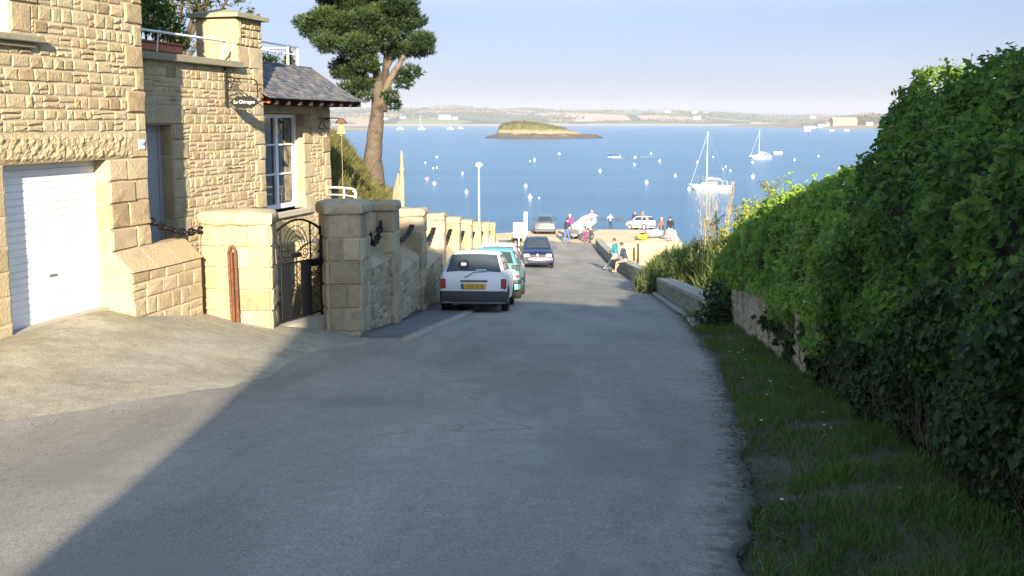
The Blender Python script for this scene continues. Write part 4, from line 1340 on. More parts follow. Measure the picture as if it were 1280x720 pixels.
def make_hedge(name, label, y0, y1, crest, n, size, amp, seed, toneb, mat, kmin=.12, ends=True, grp=None, gap=None):
    root = thing(name, label, 'hedge', (xh((y0 + y1) / 2) + .5, (y0 + y1) / 2, zr((y0 + y1) / 2)))
    ys = arange(y0 + .12, y1 - .15, .25); ks = arange(0, 1, .05)
    V = []
    for y in ys:
        for k in ks:
            p, _ = hedge_pt(y, k, crest, amp, seed, .17); V.append(tuple(p))
    nk = len(ks)
    F = [(j * nk + i, j * nk + i + 1, (j + 1) * nk + i + 1, (j + 1) * nk + i) for j in range(len(ys) - 1) for i in range(nk - 1)]
    F += [tuple(range(nk)), tuple(range((len(ys) - 1) * nk, len(ys) * nk))[::-1]]
    SH = MB(); SH.add(V, F)
    P = []; N = []; T = []
    yr = rng.uniform(y0, y1, n); kr = kmin + (1 - kmin) * rng.random(n) ** 1.25 * .92
    for y, k in zip(yr, kr):
        if gap and gap(y, k): continue
        p, nn = hedge_pt(y, k, crest, amp, seed)
        c2 = noise.noise(Vector((y * 2.6, p[2] * 2.8, seed + 21))) + .5 * noise.noise(Vector((y * 6, p[2] * 6, seed + 2)))
        if c2 < -.30 + random.gauss(0, .10) and random.random() < .85: continue
        dp = -abs(random.gauss(0, .09)) + .04 + .10 * c2
        P.append(p + nn * dp); N.append(nn + np.array((0, -.7, .45)))
        c = noise.noise(Vector((y * 1.9, p[2] * 2.2, seed + 4)))
        T.append(toneb + .34 * c + .16 * c2 + random.uniform(-.22, .25) + .08 * (k > .5))  # clump tone paints darker recesses and lit patches into the leaf colour
    if ends:
        for _ in range(int(n * .10)):
            e = random.choice((y0, y1)); k0 = random.uniform(.1, .9)
            p, nn = hedge_pt(e, k0, crest, amp, seed)
            q = p.copy(); c0 = np.array((xh(e) + .95, e, zr(e) + (crest(e) - zr(e)) * .45))
            f = math.sqrt(random.random()); q = c0 + (p - c0) * f
            d = -1 if e == y0 else 1
            q[1] += d * random.uniform(-.12, .14) * (1.2 - f)
            P.append(q); N.append(np.array((-.2, d, .3))); T.append(toneb + random.uniform(-.25, .25))
    # upright shoots that break the outline
    for _ in range(int((y1 - y0) * 16)):
        y = random.uniform(y0, y1); k = random.uniform(.5, .8)
        p, nn = hedge_pt(y, k, crest, amp, seed)
        hgt = random.uniform(.10, .32) * random.random() ** .7; bs = Vector(p) - Vector((0, 0, .1))
        SH.tube([bs, bs + Vector((random.gauss(0, .02), random.gauss(0, .02), .1 + hgt * .8))], [.0035, .002], 3)
        for j in range(random.randint(8, 14)):
            P.append(p + np.array((random.gauss(0, .03), random.gauss(0, .03), hgt * random.random()))); N.append(rng.normal(0, 1, 3) + np.array((-.3, -.3, .6)))
            T.append(toneb + .2 + random.uniform(-.1, .3))
    SH.build('dark_core', M['core'], root)  # solid dark shell for the inner shade, shoot stems joined on
    P = np.array(P); N = np.array(N)
    leaf_cloud(P, N, size, np.clip(np.array(T), 0, 1), 'foliage', mat, root, aspect=.55, jit=.55, droop=.2)
    return root


near_crest = lambda y: interp([(0, 12.55), (4.7, 12.50), (7, 12.47), (8.6, 12.42), (9.5, 12.33), (10.1, 12.15)], y)
mid_crest = lambda y: interp([(10, 11.34), (12.2, 11.28), (14, 11.18), (17, 10.75), (20, 10.25), (21.3, 9.95), (22.3, 9.4)], y)
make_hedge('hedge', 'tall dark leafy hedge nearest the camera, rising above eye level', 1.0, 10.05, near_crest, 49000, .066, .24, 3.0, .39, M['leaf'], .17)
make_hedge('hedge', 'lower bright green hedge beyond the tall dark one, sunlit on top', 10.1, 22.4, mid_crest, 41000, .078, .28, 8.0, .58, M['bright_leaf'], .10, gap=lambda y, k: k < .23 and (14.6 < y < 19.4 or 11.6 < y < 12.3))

# ivy and dead stems over the lower face of the near hedge
def skirt(name, label, cat, y0, y1, k0, k1, n, size, toneb, mat, crest, amp, seed, gap=None):
    P = []; N = []; T = []
    while len(P) < n:
        y = random.uniform(y0, y1); k = random.uniform(k0, k1)
        if gap and gap(y, k): continue
        p, nn = hedge_pt(y, k, crest, amp, seed)
        P.append(p + nn * (random.gauss(0, .05) + .02)); N.append(nn + np.array((0, -.2, .3)))
        T.append(toneb + .28 * noise.noise(Vector((y * 1.7, p[2] * 2, 5))) + random.uniform(-.25, .3))
    y = (y0 + y1) / 2
    o = leaf_cloud(np.array(P), np.array(N), size, np.clip(np.array(T), 0, 1), name, mat, None, (xh(y), y, zr(y)), aspect=.8, jit=.6, droop=-.4)
    tag(o, label, cat); return o


skirt('ivy', 'dark ivy and dead leaves covering the foot of the tall hedge', 'ivy', 1.0, 10.1, .01, .52, 20000, .058, .42, M['dark_leaf'], near_crest, .24, 3.0,
      gap=lambda y, k: k > .19 + .10 * noise.noise(Vector((y * .8, 3, 1))) + .22 * sstep(7.8, 5.2, y))
skirt('ivy', 'dark ivy hanging over the old rubble wall under the bright hedge', 'ivy', 10.2, 22.3, .02, .24, 9000, .080, .40, M['dark_leaf'], mid_crest, .28, 8.0,
      gap=lambda y, k: (k < .22 and (14.6 < y < 19.2 or 11.6 < y < 12.3)) or k > .15 + .12 * noise.noise(Vector((y * .9, 3, 1))))

iv = thing('ivy_clump', 'dark ivy clump swallowing the near end of the seat wall', 'ivy', (4.1, 20.0, 7.9))
P = []
for (x, y, z, r, n_) in [(4.2, 19.6, 8.35, .55, 1500), (4.45, 20.6, 8.2, .6, 1500), (4.0, 19.2, 8.15, .35, 700), (4.7, 21.6, 8.2, .55, 1200)]:
    d = rng.normal(0, 1, (n_, 3)); d /= np.linalg.norm(d, axis=1)[:, None]; P.append(np.array((x, y, z)) + d * (r * rng.uniform(.5, 1.08, n_) * (1 + .25 * np.array([noise.noise(Vector(q * 2.5)) for q in d])))[:, None])
P = np.concatenate(P); leaf_cloud(P, rng.normal(0, 1, P.shape) + np.array([-.5, -.6, .5]), .08, np.clip(rng.normal(.45, .22, len(P)), 0, 1), 'foliage', M['dark_leaf'], iv, aspect=.8)
B = MB()
for c in [(4.2, 19.6, 8.2, .42), (4.45, 20.6, 8.1, .45), (4.7, 21.6, 8.1, .42)]: B.ball(c[:3], c[3], 0, .5, 10)
B.build('dark_core', M['core'], iv)  # dark balls stand in for shade inside the clump

# dead twiggy stems at the foot of the hedge
B = MB()
for _ in range(420):
    y = random.uniform(3, 13); p, _n = hedge_pt(y, random.uniform(0, .08), near_crest, .1, 3.0)
    p = Vector(p) + Vector((-.05 + random.gauss(0, .04), 0, -.02)); d = Vector((random.gauss(-.03, .05), random.gauss(0, .08), random.uniform(.15, .55)))
    B.tube([p, p + d * .5 + Vector((random.gauss(0, .02), random.gauss(0, .03), 0)), p + d], [.006, .005, .002], 3, 0, .5, False)
o = B.build('dead_stems', M['twig'], base=(3.2, 8, 9.4)); tag(o, 'dry brown stems standing at the foot of the tall hedge', 'dead stems', None, 'stuff')

# verge grass
def verge_pts(n, y0, y1, dens=None, u0=.02, u1=1.0):
    P = []
    while len(P) < n:
        y = y0 + (y1 - y0) * random.random() ** 1.6; u = random.uniform(u0, u1)
        x = lerp(xr(y) - .05, xh(y) + .2, u)
        m = fbm(x * 1.1, y * .8, 6) + .35 * fbm(x * 4, y * 4, 2)
        if m < -.34 + .30 * (u < .22) - .1 * u + random.gauss(0, .12): continue
        P.append((x, y, zr(y) - .03 + .11 * sstep(0, .8, (x - xr(y) + .12) / (xh(y) + .35 - xr(y) + .12)) - .01))
    return np.array(P)


P = verge_pts(46000, 3.2, 23.5)
n = len(P)
clump = np.array([noise.noise(Vector((p[0] * 2.2, p[1] * 2.2, 1))) for p in P])
H = rng.uniform(.03, .11, n) * (1 + .9 * np.clip(clump, -.5, 1)) + .05 * (rng.random(n) < .05)
o = blades(P, H, rng.uniform(.004, .010, n), rng.uniform(.1, .9, n), np.clip(.42 + .3 * clump + rng.uniform(-.25, .3, n), 0, 1), 'grass', M['grass'], None, (3, 10, 9))
tag(o, 'short green grass on the shaded verge between lane and hedge', 'grass', None, 'stuff')
B = MB()
for _ in range(24):
    y = random.uniform(5, 19); x = lerp(xr(y) + .1, xh(y) - .15, random.random()); z = zr(y) + .04 + random.uniform(0, .04)
    B.lathe((x, y, z), [(.011, 0), (.013, .004), (.001, .008)], 6, 0, .9)
o = B.build('daisies', M['letters'], base=(3, 10, 9)); tag(o, 'tiny white daisies scattered in the verge grass', 'daisies', None, 'stuff')
# stones and grit loose along the edges
B = MB()
for _ in range(260):
    if random.random() < .45:
        y = random.uniform(3.6, 14); x = xr(y) + random.gauss(.1, .18); z = zr(y) + .02
    else:
        t = random.random(); x = lerp(-7.5, -2.9, t) + random.gauss(0, .2); y = interp([(-7.5, 6.9), (-4.9, 8.0), (-4, 9.0), (-2.9, 11)], x) - abs(random.gauss(.15, .5)); z = road_h(x, y) + .006
    s = random.uniform(.003, .009)
    B.lathe((x, y, z - .2 * s), [(s * .6, 0), (s, s * .5), (s * .7, s * 1.1), (s * .1, s * 1.3)], 5, 0, random.uniform(.2, 1), random.uniform(.7, 1.4), 1, False)
o = B.build('gravel', M['path'], base=(-3, 8, 9.4)); tag(o, 'loose pale grit along the edges of the lane', 'gravel', None, 'stuff')

B = MB()
for _ in range(2600):
    y = 3.3 + 20 * random.random() ** 1.7; x = xr(y) + random.gauss(.02, .10); z = zr(y) - .012 + .02 * (x > xr(y))
    s = random.uniform(.004, .016); a = random.uniform(0, PI)
    B.add([(x + s * math.cos(a + q) * random.uniform(.6, 1.6), y + s * math.sin(a + q) * random.uniform(.6, 1.6), z + (.3 * s if q < 5 else 0)) for q in (0, 1.6, 3.1, 4.7)] + [(x, y, z + s * .8)], [(0, 1, 4), (1, 2, 4), (2, 3, 4), (3, 0, 4)])
o = B.build('dirt', M['soil'], base=(2, 8, 9.4)); tag(o, 'crumbs of soil scattered along the ragged edge of the lane', 'dirt', None, 'stuff')

# shaggy grassy bush spilling over the seat wall
bush = thing('grassy_bush', 'shaggy green and rusty bush spilling over the seat wall', 'bush', (5.9, 34, 5.9))
pts = []
n_ = 15000
for _ in range(n_):
    c = random.choice([(5.25, 33.6, 1.15, 1.1), (5.7, 35.0, 1.25, 1.45), (6.3, 33.2, 1.2, 1.75), (6.8, 31.4, 1.2, 1.9), (6.2, 37.0, 1.1, 1.3)])
    a = random.uniform(0, 2 * PI); rr_ = c[2] * math.sqrt(random.random()); 
    h = c[3] * math.sqrt(max(0, 1 - (rr_ / c[2]) ** 2)) * random.uniform(.55, 1.08)
    x = c[0] + rr_ * math.cos(a); y = c[1] + rr_ * math.sin(a)
    pts.append((x, y, zr(y) + h - .25))
P = np.array(pts)
tn = np.array([.40 + .35 * noise.noise(Vector((p[0] * 1.4, p[1] * 1.4, p[2] * 1.6))) for p in P]) + rng.uniform(-.15, .2, len(P)) + .25 * (P[:, 2] - np.array([zr(y) for y in P[:, 1]]) < .35)
blades(P, rng.uniform(.22, .5, len(P)), rng.uniform(.02, .045, len(P)), rng.uniform(.3, 1.3, len(P)), np.clip(tn, 0, 1), 'foliage', M['bush_grass'], bush)
B = MB()
for c in [(5.3, 33.6, .85, .8), (5.75, 35.0, 1.0, 1.15), (6.3, 33.2, 1.0, 1.45), (6.8, 31.4, 1.0, 1.6), (6.2, 37.0, .9, 1.0)]:
    B.ball((c[0], c[1], zr(c[1]) - .1), c[2] * .9, 0, .5, 10, (1, 1, c[3] / c[2] * .9))
B.build('core', M['core'], bush)

# pale yellow-green shrub, dry plumes and a thin sapling at the end of the hedge
sh = thing('yellow_shrub', 'pale yellow green shrub at the far end of the bright hedge', 'shrub', (5.6, 23.6, 8.0))
P = []
for (x, y, z, r, n_) in [(5.15, 23.2, 9.2, .55, 900), (5.6, 23.8, 9.75, .5, 700), (5.35, 23.4, 8.6, .6, 800)]:
    d = rng.normal(0, 1, (n_, 3)); d /= np.linalg.norm(d, axis=1)[:, None]; P.append(np.array((x, y, z)) + d * (r * rng.uniform(.3, 1.05, n_))[:, None])
P = np.concatenate(P); leaf_cloud(P, rng.normal(0, 1, P.shape) + np.array([-.4, -.6, .6]), .10, rng.uniform(.1, 1, len(P)), 'foliage', M['pale_leaf'], sh, aspect=.5)
B = MB()
for i in range(12): a = Vector((5.4 + random.gauss(0, .1), 23.5 + random.gauss(0, .1), 7.6)); B.tube([a, a + Vector((random.gauss(0, .25), random.gauss(0, .25), random.uniform(1.2, 2.2)))], .012, 4)
B.build('stem', M['twig'], sh)

def plume(name, x, y, z0, z1, lean, r, label, grp):
    t = thing(name, label, 'pampas plume', (x, y, z0), 0, grp)
    B = MB(); top = Vector((x + lean, y, z1)); B.tube([(x, y, z0), Vector((x + lean * .4, y, lerp(z0, z1, .6))), top], [.016, .012, .006], 4); B.build('stalk', M['dry_grass'], t)
    n_ = 260
    P = np.array([np.array(Vector((x + lean * .4, y, lerp(z0, z1, .6))).lerp(top, s)) + rng.normal(0, r * (1.05 - s) * 1.1, 3) for s in rng.random(n_)])
    blades(P, rng.uniform(.06, .16, n_), rng.uniform(.008, .016, n_), rng.uniform(.1, .8, n_), rng.uniform(.4, 1, n_), 'plume', M['dry_grass'], t)
G_ = 'dry plumes standing beyond the hedge'
plume('pampas_plume', 5.75, 27.5, 8.0, 10.35, .20, .05, 'leaning dry plume tallest beside the shrub beyond the hedge', G_)
plume('pampas_plume', 5.78, 26.6, 7.9, 9.72, .34, .05, 'short slanting dry plume just above the hedge end', G_)
plume('pampas_plume', 5.55, 26.9, 7.9, 9.75, .20, .05, 'thin slanting dry plume in the middle of the three', G_)
rd = thing('dry_reeds', 'tall upright tan reeds standing in front of the moored yacht', 'reeds', (6.2, 32, 6.6))
B = MB()
for i in range(20):
    x = 6.18 + random.gauss(0, .16); y = 32 + random.gauss(0, .25); h = random.uniform(2.2, 4.1)
    B.tube([(x, y, 6.3), (x + random.gauss(0, .04), y, 6.3 + h * .6), (x + random.gauss(0, .14), y, 6.3 + h)], [.014, .011, .005], 4, 0, random.random(), False)
B.build('stalk', M['dry_grass'], rd)
P = np.stack([6.18 + rng.normal(0, .2, 320), 32 + rng.normal(0, .25, 320), rng.uniform(7.6, 10.2, 320)], 1)
blades(P, rng.uniform(.10, .28, 320), rng.uniform(.008, .016, 320), rng.uniform(.2, .9, 320), rng.uniform(.3, 1, 320), 'seed_head', M['dry_grass'], rd)
for (nm, x, y, z0, z1, n_, sd, lb) in [('sapling', 6.55, 25.0, 7.5, 10.45, 300, .17, 'thin pale leafy sapling rising beyond the hedge end'), ('sapling', 6.0, 29.0, 7.0, 9.25, 420, .24, 'loose pale sapling in front of the dry reeds')]:
    t = thing(nm, lb, 'sapling', (x, y, z0))
    B = MB(); B.tube([(x, y, z0), (x - .08, y, lerp(z0, z1, .6)), (x - .22, y, z1)], [.025, .018, .006], 5)
    P = []
    for i in range(16):
        s = random.uniform(.5, 1); b0 = Vector((x - .22 * s, y, lerp(z0, z1, s))); d = Vector((random.gauss(0, sd), random.gauss(0, sd), random.uniform(.05, .3))); B.tube([b0, b0 + d], .006, 3)
        for j in range(n_ // 16): P.append(np.array(b0 + d * random.uniform(.2, 1.1)) + rng.normal(0, .05, 3))
    B.build('trunk', M['twig'], t)
    P = np.array(P); leaf_cloud(P, rng.normal(0, 1, P.shape), .075, rng.uniform(.2, .8, len(P)), 'crown', M['pale_leaf'], t, aspect=.5)

# bank of rough grass below the pine
P = []
while len(P) < 22000:
    x = random.uniform(-7.5, -2.6); y = random.uniform(24.3, 44)
    if x > xw(y) - .7 or x + .13 * max(0, y - 29) > -2.9: continue
    z = ground_h(x, y); 
    if random.random() > .35 + .8 * (fbm(x * .7, y * .7, 3) + .3): continue
    P.append((x, y, z + fbm(x * .35, y * .35, 3.1) * .1 - .04))
P = np.array(P); n = len(P)
tn = np.array([.42 + .45 * noise.noise(Vector((p[0] * .9, p[1] * .9, 7))) for p in P]) + rng.uniform(-.2, .25, n)
o = blades(P, rng.uniform(.12, .42, n), rng.uniform(.02, .045, n), rng.uniform(.2, 1.0, n), np.clip(tn, 0, 1), 'grass', M['bank_grass'], None, (-5, 33, 9))
tag(o, 'rough yellow green grass on the bank below the pine', 'grass', None, 'stuff')
# small garden shrub right behind the chains
gs_ = thing('garden_shrub', 'yellow green shrub behind the first chain of the wall', 'shrub', (-3.2, 20.6, 8.9))
P = []
for (x, y, z, r, n_) in [(-3.25, 20.4, 9.3, .5, 900), (-3.3, 21.6, 9.3, .5, 700), (-3.5, 19.3, 9.2, .45, 600)]:
    d = rng.normal(0, 1, (n_, 3)); d /= np.linalg.norm(d, axis=1)[:, None]; P.append(np.array((x, y, z)) + d * (r * rng.uniform(.3, 1.05, n_))[:, None])
P = np.concatenate(P); leaf_cloud(P, rng.normal(0, 1, P.shape) + np.array([.4, -.6, .6]), .09, rng.uniform(.1, 1, len(P)), 'foliage', M['olive_leaf'], gs_, aspect=.4)
B = MB()
for i in range(12): a = Vector((-3.3, 20.5 + random.gauss(0, .5), 8.7)); B.tube([a, a + Vector((random.gauss(0, .2), random.gauss(0, .2), random.uniform(.4, .9)))], .012, 4)
B.build('stem', M['twig'], gs_)

# ------------------------------------------------------------------ the pine
pine = thing('pine_tree', 'tall umbrella pine with a leaning forked trunk on the bank', 'tree', (-5.4, 40, 10.3))
B = MB()
def limb(pts, rs, n=9, t=.5):
    P_ = []
    for i in range(len(pts) - 1):
        for k in range(4): P_.append((Vector(pts[i]).lerp(Vector(pts[i + 1]), k / 4), lerp(rs[i], rs[i + 1], k / 4)))
    P_.append((Vector(pts[-1]), rs[-1]))
    q = [p + Vector((noise.noise(p * 1.3), noise.noise(p * 1.3 + Vector((5, 0, 0))), 0)) * .05 for p, r in P_]
    B.tube(q, [r * (1 + .12 * noise.noise(p * 2.2)) for p, r in P_], n, 0, t)
limb([(-5.45, 40, 9.6), (-5.42, 40, 10.6), (-5.28, 40, 11.8), (-5.18, 40, 12.9), (-5.22, 40.1, 13.8), (-5.45, 40.2, 15.2), (-5.4, 40.2, 16.6)], [.50, .36, .28, .25, .18, .13, .06], 12)
limb([(-5.14, 40, 12.6), (-4.85, 39.9, 13.3), (-4.45, 39.8, 14.0), (-4.15, 39.8, 14.5)], [.17, .14, .12, .09], 9, .75)
limb([(-5.0, 40.05, 12.4), (-4.95, 40.2, 13.2), (-4.9, 40.3, 14.2), (-4.7, 40.5, 15.8)], [.17, .17, .14, .06], 8, .2)
limb([(-5.3, 40.1, 13.9), (-6.2, 39.9, 14.6), (-7.4, 39.8, 15.1)], [.13, .09, .04], 7)
limb([(-5.35, 40.1, 14.2), (-6.0, 40.6, 15.3), (-6.8, 41, 16.2)], [.12, .08, .04], 7)
limb([(-4.9, 40.2, 14.0), (-4.2, 40.6, 15.2), (-3.5, 40.8, 16.0)], [.11, .08, .04], 7)
limb([(-4.8, 40, 13.4), (-4.6, 39.8, 13.1), (-4.35, 39.6, 12.9)], [.05, .04, .02], 5)
limb([(-5.3, 40.1, 13.7), (-6.0, 40.4, 13.4), (-6.3, 40.4, 13.3)], [.07, .05, .03], 5)
B.build('trunk', M['bark'], pine)
clumps = []
def cl(u, v, dy, r, fl=.62):      # clump centres measured in metres about the fork
    if u > -5.0: u = -5.0 + (u + 5.0) * .80
    clumps.append((u, 40 + dy, v, r, fl))
for u, v, r in [(-7.9, 15.75, .45), (-7.45, 15.45, .62), (-7.0, 15.9, .6), (-6.9, 15.1, .62), (-6.35, 15.55, .75), (-6.3, 14.5, .55), (-6.75, 14.15, .45), (-6.1, 13.9, .5), (-6.55, 13.85, .40), (-5.75, 14.7, .6),
                (-5.6, 15.6, .8), (-5.0, 15.1, .7), (-4.9, 16.0, .85), (-5.9, 16.4, .85), (-6.8, 16.7, .7), (-4.2, 15.7, .7), (-4.4, 14.8, .55), (-4.3, 16.6, .8), (-3.55, 15.9, .5), (-3.2, 15.05, .52), (-2.95, 14.75, .35),
                (-3.55, 14.8, .45), (-3.6, 13.9, .42), (-4.15, 13.75, .38), (-3.95, 13.45, .33), (-4.65, 13.0, .36), (-4.5, 12.65, .28), (-6.0, 13.25, .48), (-5.75, 13.45, .45), (-6.35, 13.3, .32), (-5.5, 14.2, .5), (-6.4, 16.0, .7),
                (-3.9, 16.2, .55), (-5.4, 17.2, .9), (-6.4, 17.3, .8), (-4.5, 17.3, .8), (-5.6, 12.95, .25)]:
    cl(u, v, random.uniform(-1.0, 1.2) * (1 if v > 14 else .5), r)
    if r > .5: cl(u + random.gauss(0, .3), v + random.gauss(0, .2), random.uniform(-1.9, 1.9), r * .85)
Pn = []; Nn = []; Tn = []
for (cx, cy, cz, r, fl) in clumps:
    k = int(620 * (r / .6) ** 2)
    d = rng.normal(0, 1, (k, 3)); d /= np.linalg.norm(d, axis=1)[:, None]
    rad = rng.uniform(.55, 1.08, k) * (1 + .28 * np.array([noise.noise(Vector(q * 2.2 + np.array((cx, cy, cz)))) for q in d]))
    p = np.array((cx, cy, cz)) + d * (r * rad)[:, None] * np.array((1, 1, fl))
    Pn.append(p); Nn.append(d + np.array((0, 0, .5)))
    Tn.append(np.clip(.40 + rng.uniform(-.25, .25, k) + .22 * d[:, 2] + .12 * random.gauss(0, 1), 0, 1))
Pn = np.concatenate(Pn); Nn = np.concatenate(Nn); Tn = np.concatenate(Tn)
# needle tufts: three slim blades fanned round each twig end
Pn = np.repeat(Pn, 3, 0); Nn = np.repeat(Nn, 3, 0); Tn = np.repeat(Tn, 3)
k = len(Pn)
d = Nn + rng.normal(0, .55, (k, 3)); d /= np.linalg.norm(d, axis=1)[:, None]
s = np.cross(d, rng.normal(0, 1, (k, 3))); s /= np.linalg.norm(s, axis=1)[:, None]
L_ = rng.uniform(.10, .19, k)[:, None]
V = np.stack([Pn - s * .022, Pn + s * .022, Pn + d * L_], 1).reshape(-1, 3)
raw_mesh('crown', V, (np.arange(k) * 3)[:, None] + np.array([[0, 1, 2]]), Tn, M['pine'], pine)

# trees behind the house
def leafy_tree(name, label, x, y, z, top, blobs, n, size, mat, grp=None):
    t = thing(name, label, 'tree', (x, y, z), 0, grp)
    B = MB(); B.tube([(x, y, z - .5), (x + .1, y, lerp(z, top, .5)), (x, y, top)], [.28, .18, .05], 8, 0, .4)
    for (bx, by, bz, r) in blobs: B.tube([(x + .05, y, lerp(z, top, .45)), (bx, by, bz)], [.10, .03], 5, 0, .4)
    B.build('trunk', M['bark'], t)
    P = []
    tot = sum(b[3] ** 2 for b in blobs)
    for (bx, by, bz, r) in blobs:
        k = int(n * r * r / tot); d = rng.normal(0, 1, (k, 3)); d /= np.linalg.norm(d, axis=1)[:, None]
        q = rng.uniform(.3, 1.1, k) * (1 + .35 * np.array([noise.noise(Vector(w * 2.5 + np.array((bx, by, bz)))) for w in d]))
        P.append(np.array((bx, by, bz)) + d * (r * q)[:, None])
    P = np.concatenate(P); leaf_cloud(P, rng.normal(0, 1, P.shape) + np.array((0, -.3, .6)), size, np.clip(rng.normal(.42, .22, len(P)), 0, 1), 'crown', mat, t, aspect=.45)
    return t
leafy_tree('garden_tree', 'dark leafy tree rising behind the stone tower', -10.2, 31, 9.8, 17.4, [(-10.6, 31, 16.2, 1.0), (-9.6, 31, 16.5, .9), (-8.7, 31, 16.35, .7), (-8.2, 31, 15.9, .55), (-9.3, 31, 15.6, .8), (-10.9, 31, 15.4, .8), (-10.2, 31, 17.3, 1.0), (-8.7, 31, 17.1, .8), (-7.75, 31, 15.1, .28), (-7.7, 31, 14.6, .2)], 5200, .17, M['olive_leaf'])
def conifer(name, label, x, y, z, h, r):
    t = thing(name, label, 'conifer', (x, y, z)); B = MB(); B.tube([(x, y, z), (x, y, z + h)], [.05, .01], 5); B.build('trunk', M['bark'], t)
    k = 700; q = rng.random(k) ** .8; a = rng.uniform(0, 2 * PI, k); rr_ = r * (1 - q) * rng.uniform(.5, 1.05, k) * (1 + .25 * np.sin(q * 30))
    P = np.stack([x + rr_ * np.cos(a), y + rr_ * np.sin(a), z + h * (.1 + .9 * q)], 1)
    leaf_cloud(P, np.stack([np.cos(a), np.sin(a), .5 + 0 * a], 1), .10, rng.uniform(.2, .9, k), 'crown', M['olive_leaf'], t, aspect=.35)
conifer('small_conifer', 'small green conifer in a tub on the roof terrace by the white railing', frame_pt(F3, 11.78, 0, -.72).x, frame_pt(F3, 11.78, 0, -.72).y, 13.235, .50, .17)
tsh = thing('terrace_shrub', 'small dark shrub on the roof terrace behind the white railing', 'shrub', tuple(frame_pt(F3, 11.0, 13.235, -.8)))
c = np.array(frame_pt(F3, 11.0, 13.40, -.8)); k = 500
leaf_cloud(c + rng.normal(0, .10, (k, 3)) * np.array((1.2, 1.2, .7)), rng.normal(0, 1, (k, 3)), .06, rng.uniform(.1, .7, k), 'foliage', M['dark_leaf'], tsh)
B = MB(); B.tube([frame_pt(F3, 11.0, 13.235, -.8), frame_pt(F3, 11.0, 13.45, -.8)], .02, 5); B.build('stem', M['twig'], tsh)

# ------------------------------------------------------------------ quay, slipway and beach
QZ = 2.9
def qh(y): return QZ if y < 86.5 else QZ - .1055 * (y - 86.5)
q = thing('quay', 'broad sandy stone quay with a rubble face at the bottom of the lane', 'quay', (6, 82, QZ))
B = MB()
qp = [(-7.5, 72.0), (6.25, 72.0), (6.3, 76.2), (9.5, 76.6), (12.9, 77.2), (13.6, 86.5), (2.2, 86.5), (.4, 84.5), (-3, 82.2), (-7.5, 81.5)]
n = len(qp)
B.add([(x, y, QZ) for x, y in qp], [tuple(range(n))])
B.build('quay_top', M['sand'], q)
B = MB()
for i in range(n):
    a, b = qp[i], qp[(i + 1) % n]
    Fr, L = seg_frame(a, b)
    B.add([(a[0], a[1], -1.5), (b[0], b[1], -1.5), (b[0], b[1], QZ - .002), (a[0], a[1], QZ - .002)], [(0, 1, 2, 3)], 1)
    if 1 <= i <= 4:
        u = 0
        rubble(B, Fr, 0, 1.0, L, 2.35, (), (.22, .36), (.3, .8), .05)
        for zz in (2.35, 2.62):
            u = 0
            while u < L - .1:
                w_ = min(random.uniform(.6, 1.1), L - u); stone(B, Fr, u, zz, u + w_, zz + .265, .05, .02, tone=.85); u += w_
B.build('quay_face', SM, q)
B = MB()
ys = arange(86.5, 124, 2.5)
V = []
for y in ys: V += [(2.2 - .06 * (y - 86.5), y, qh(y) + .004), (13.6 + .05 * (y - 86.5), y, qh(y) + .004)]
B.add(V, [(2 * i, 2 * i + 1, 2 * i + 3, 2 * i + 2) for i in range(len(ys) - 1)])
V2 = [(x, y, z - 3) for x, y, z in V]; k = len(V)
B.add(V + V2, [(2 * i + 2, 2 * i, k + 2 * i, k + 2 * i + 2) for i in range(len(ys) - 1)] + [(2 * i + 1, 2 * i + 3, k + 2 * i + 3, k + 2 * i + 1) for i in range(len(ys) - 1)])
B.build('slipway', M['sand'], q)

# boulders and scraps along the foot of the quay
bgrp = 'boulders at the foot of the quay'
for i, (x, y, s) in enumerate([(8.3, 75.3, .5), (9.6, 75.6, .7), (10.7, 75.8, .55), (11.7, 76.0, .65), (7.4, 75.2, .4)]):
    B = MB(); V = []
    for j in range(6):
        for k in range(9):
            a = 2 * PI * k / 9; th_ = PI * j / 5; d = Vector((math.sin(th_) * math.cos(a), math.sin(th_) * math.sin(a), .7 * math.cos(th_)))
            V.append(Vector((x, y, 1.35)) + d * s * (1 + .5 * noise.noise(d * 1.6 + Vector((i * 7, 0, 0)))))
    B.add(V, [(j * 9 + k, (j + 1) * 9 + k, (j + 1) * 9 + (k + 1) % 9, j * 9 + (k + 1) % 9) for j in range(5) for k in range(9)], 0, random.random())
    o = B.build('boulder', M['grey_stone'], base=(x, y, 1.2)); tag(o, 'rough grey boulder at the foot of the quay face', 'boulder', bgrp)
B = MB(); B.tube([(9.33, 75.1, .9), (9.33, 75.1, 2.0), (9.32, 75.1, 3.05)], [.09, .085, .075], 8)
o = B.build('mooring_post', M['wood'], base=(9.33, 75.1, 1.2)); tag(o, 'dark wooden post standing below the quay face', 'post')

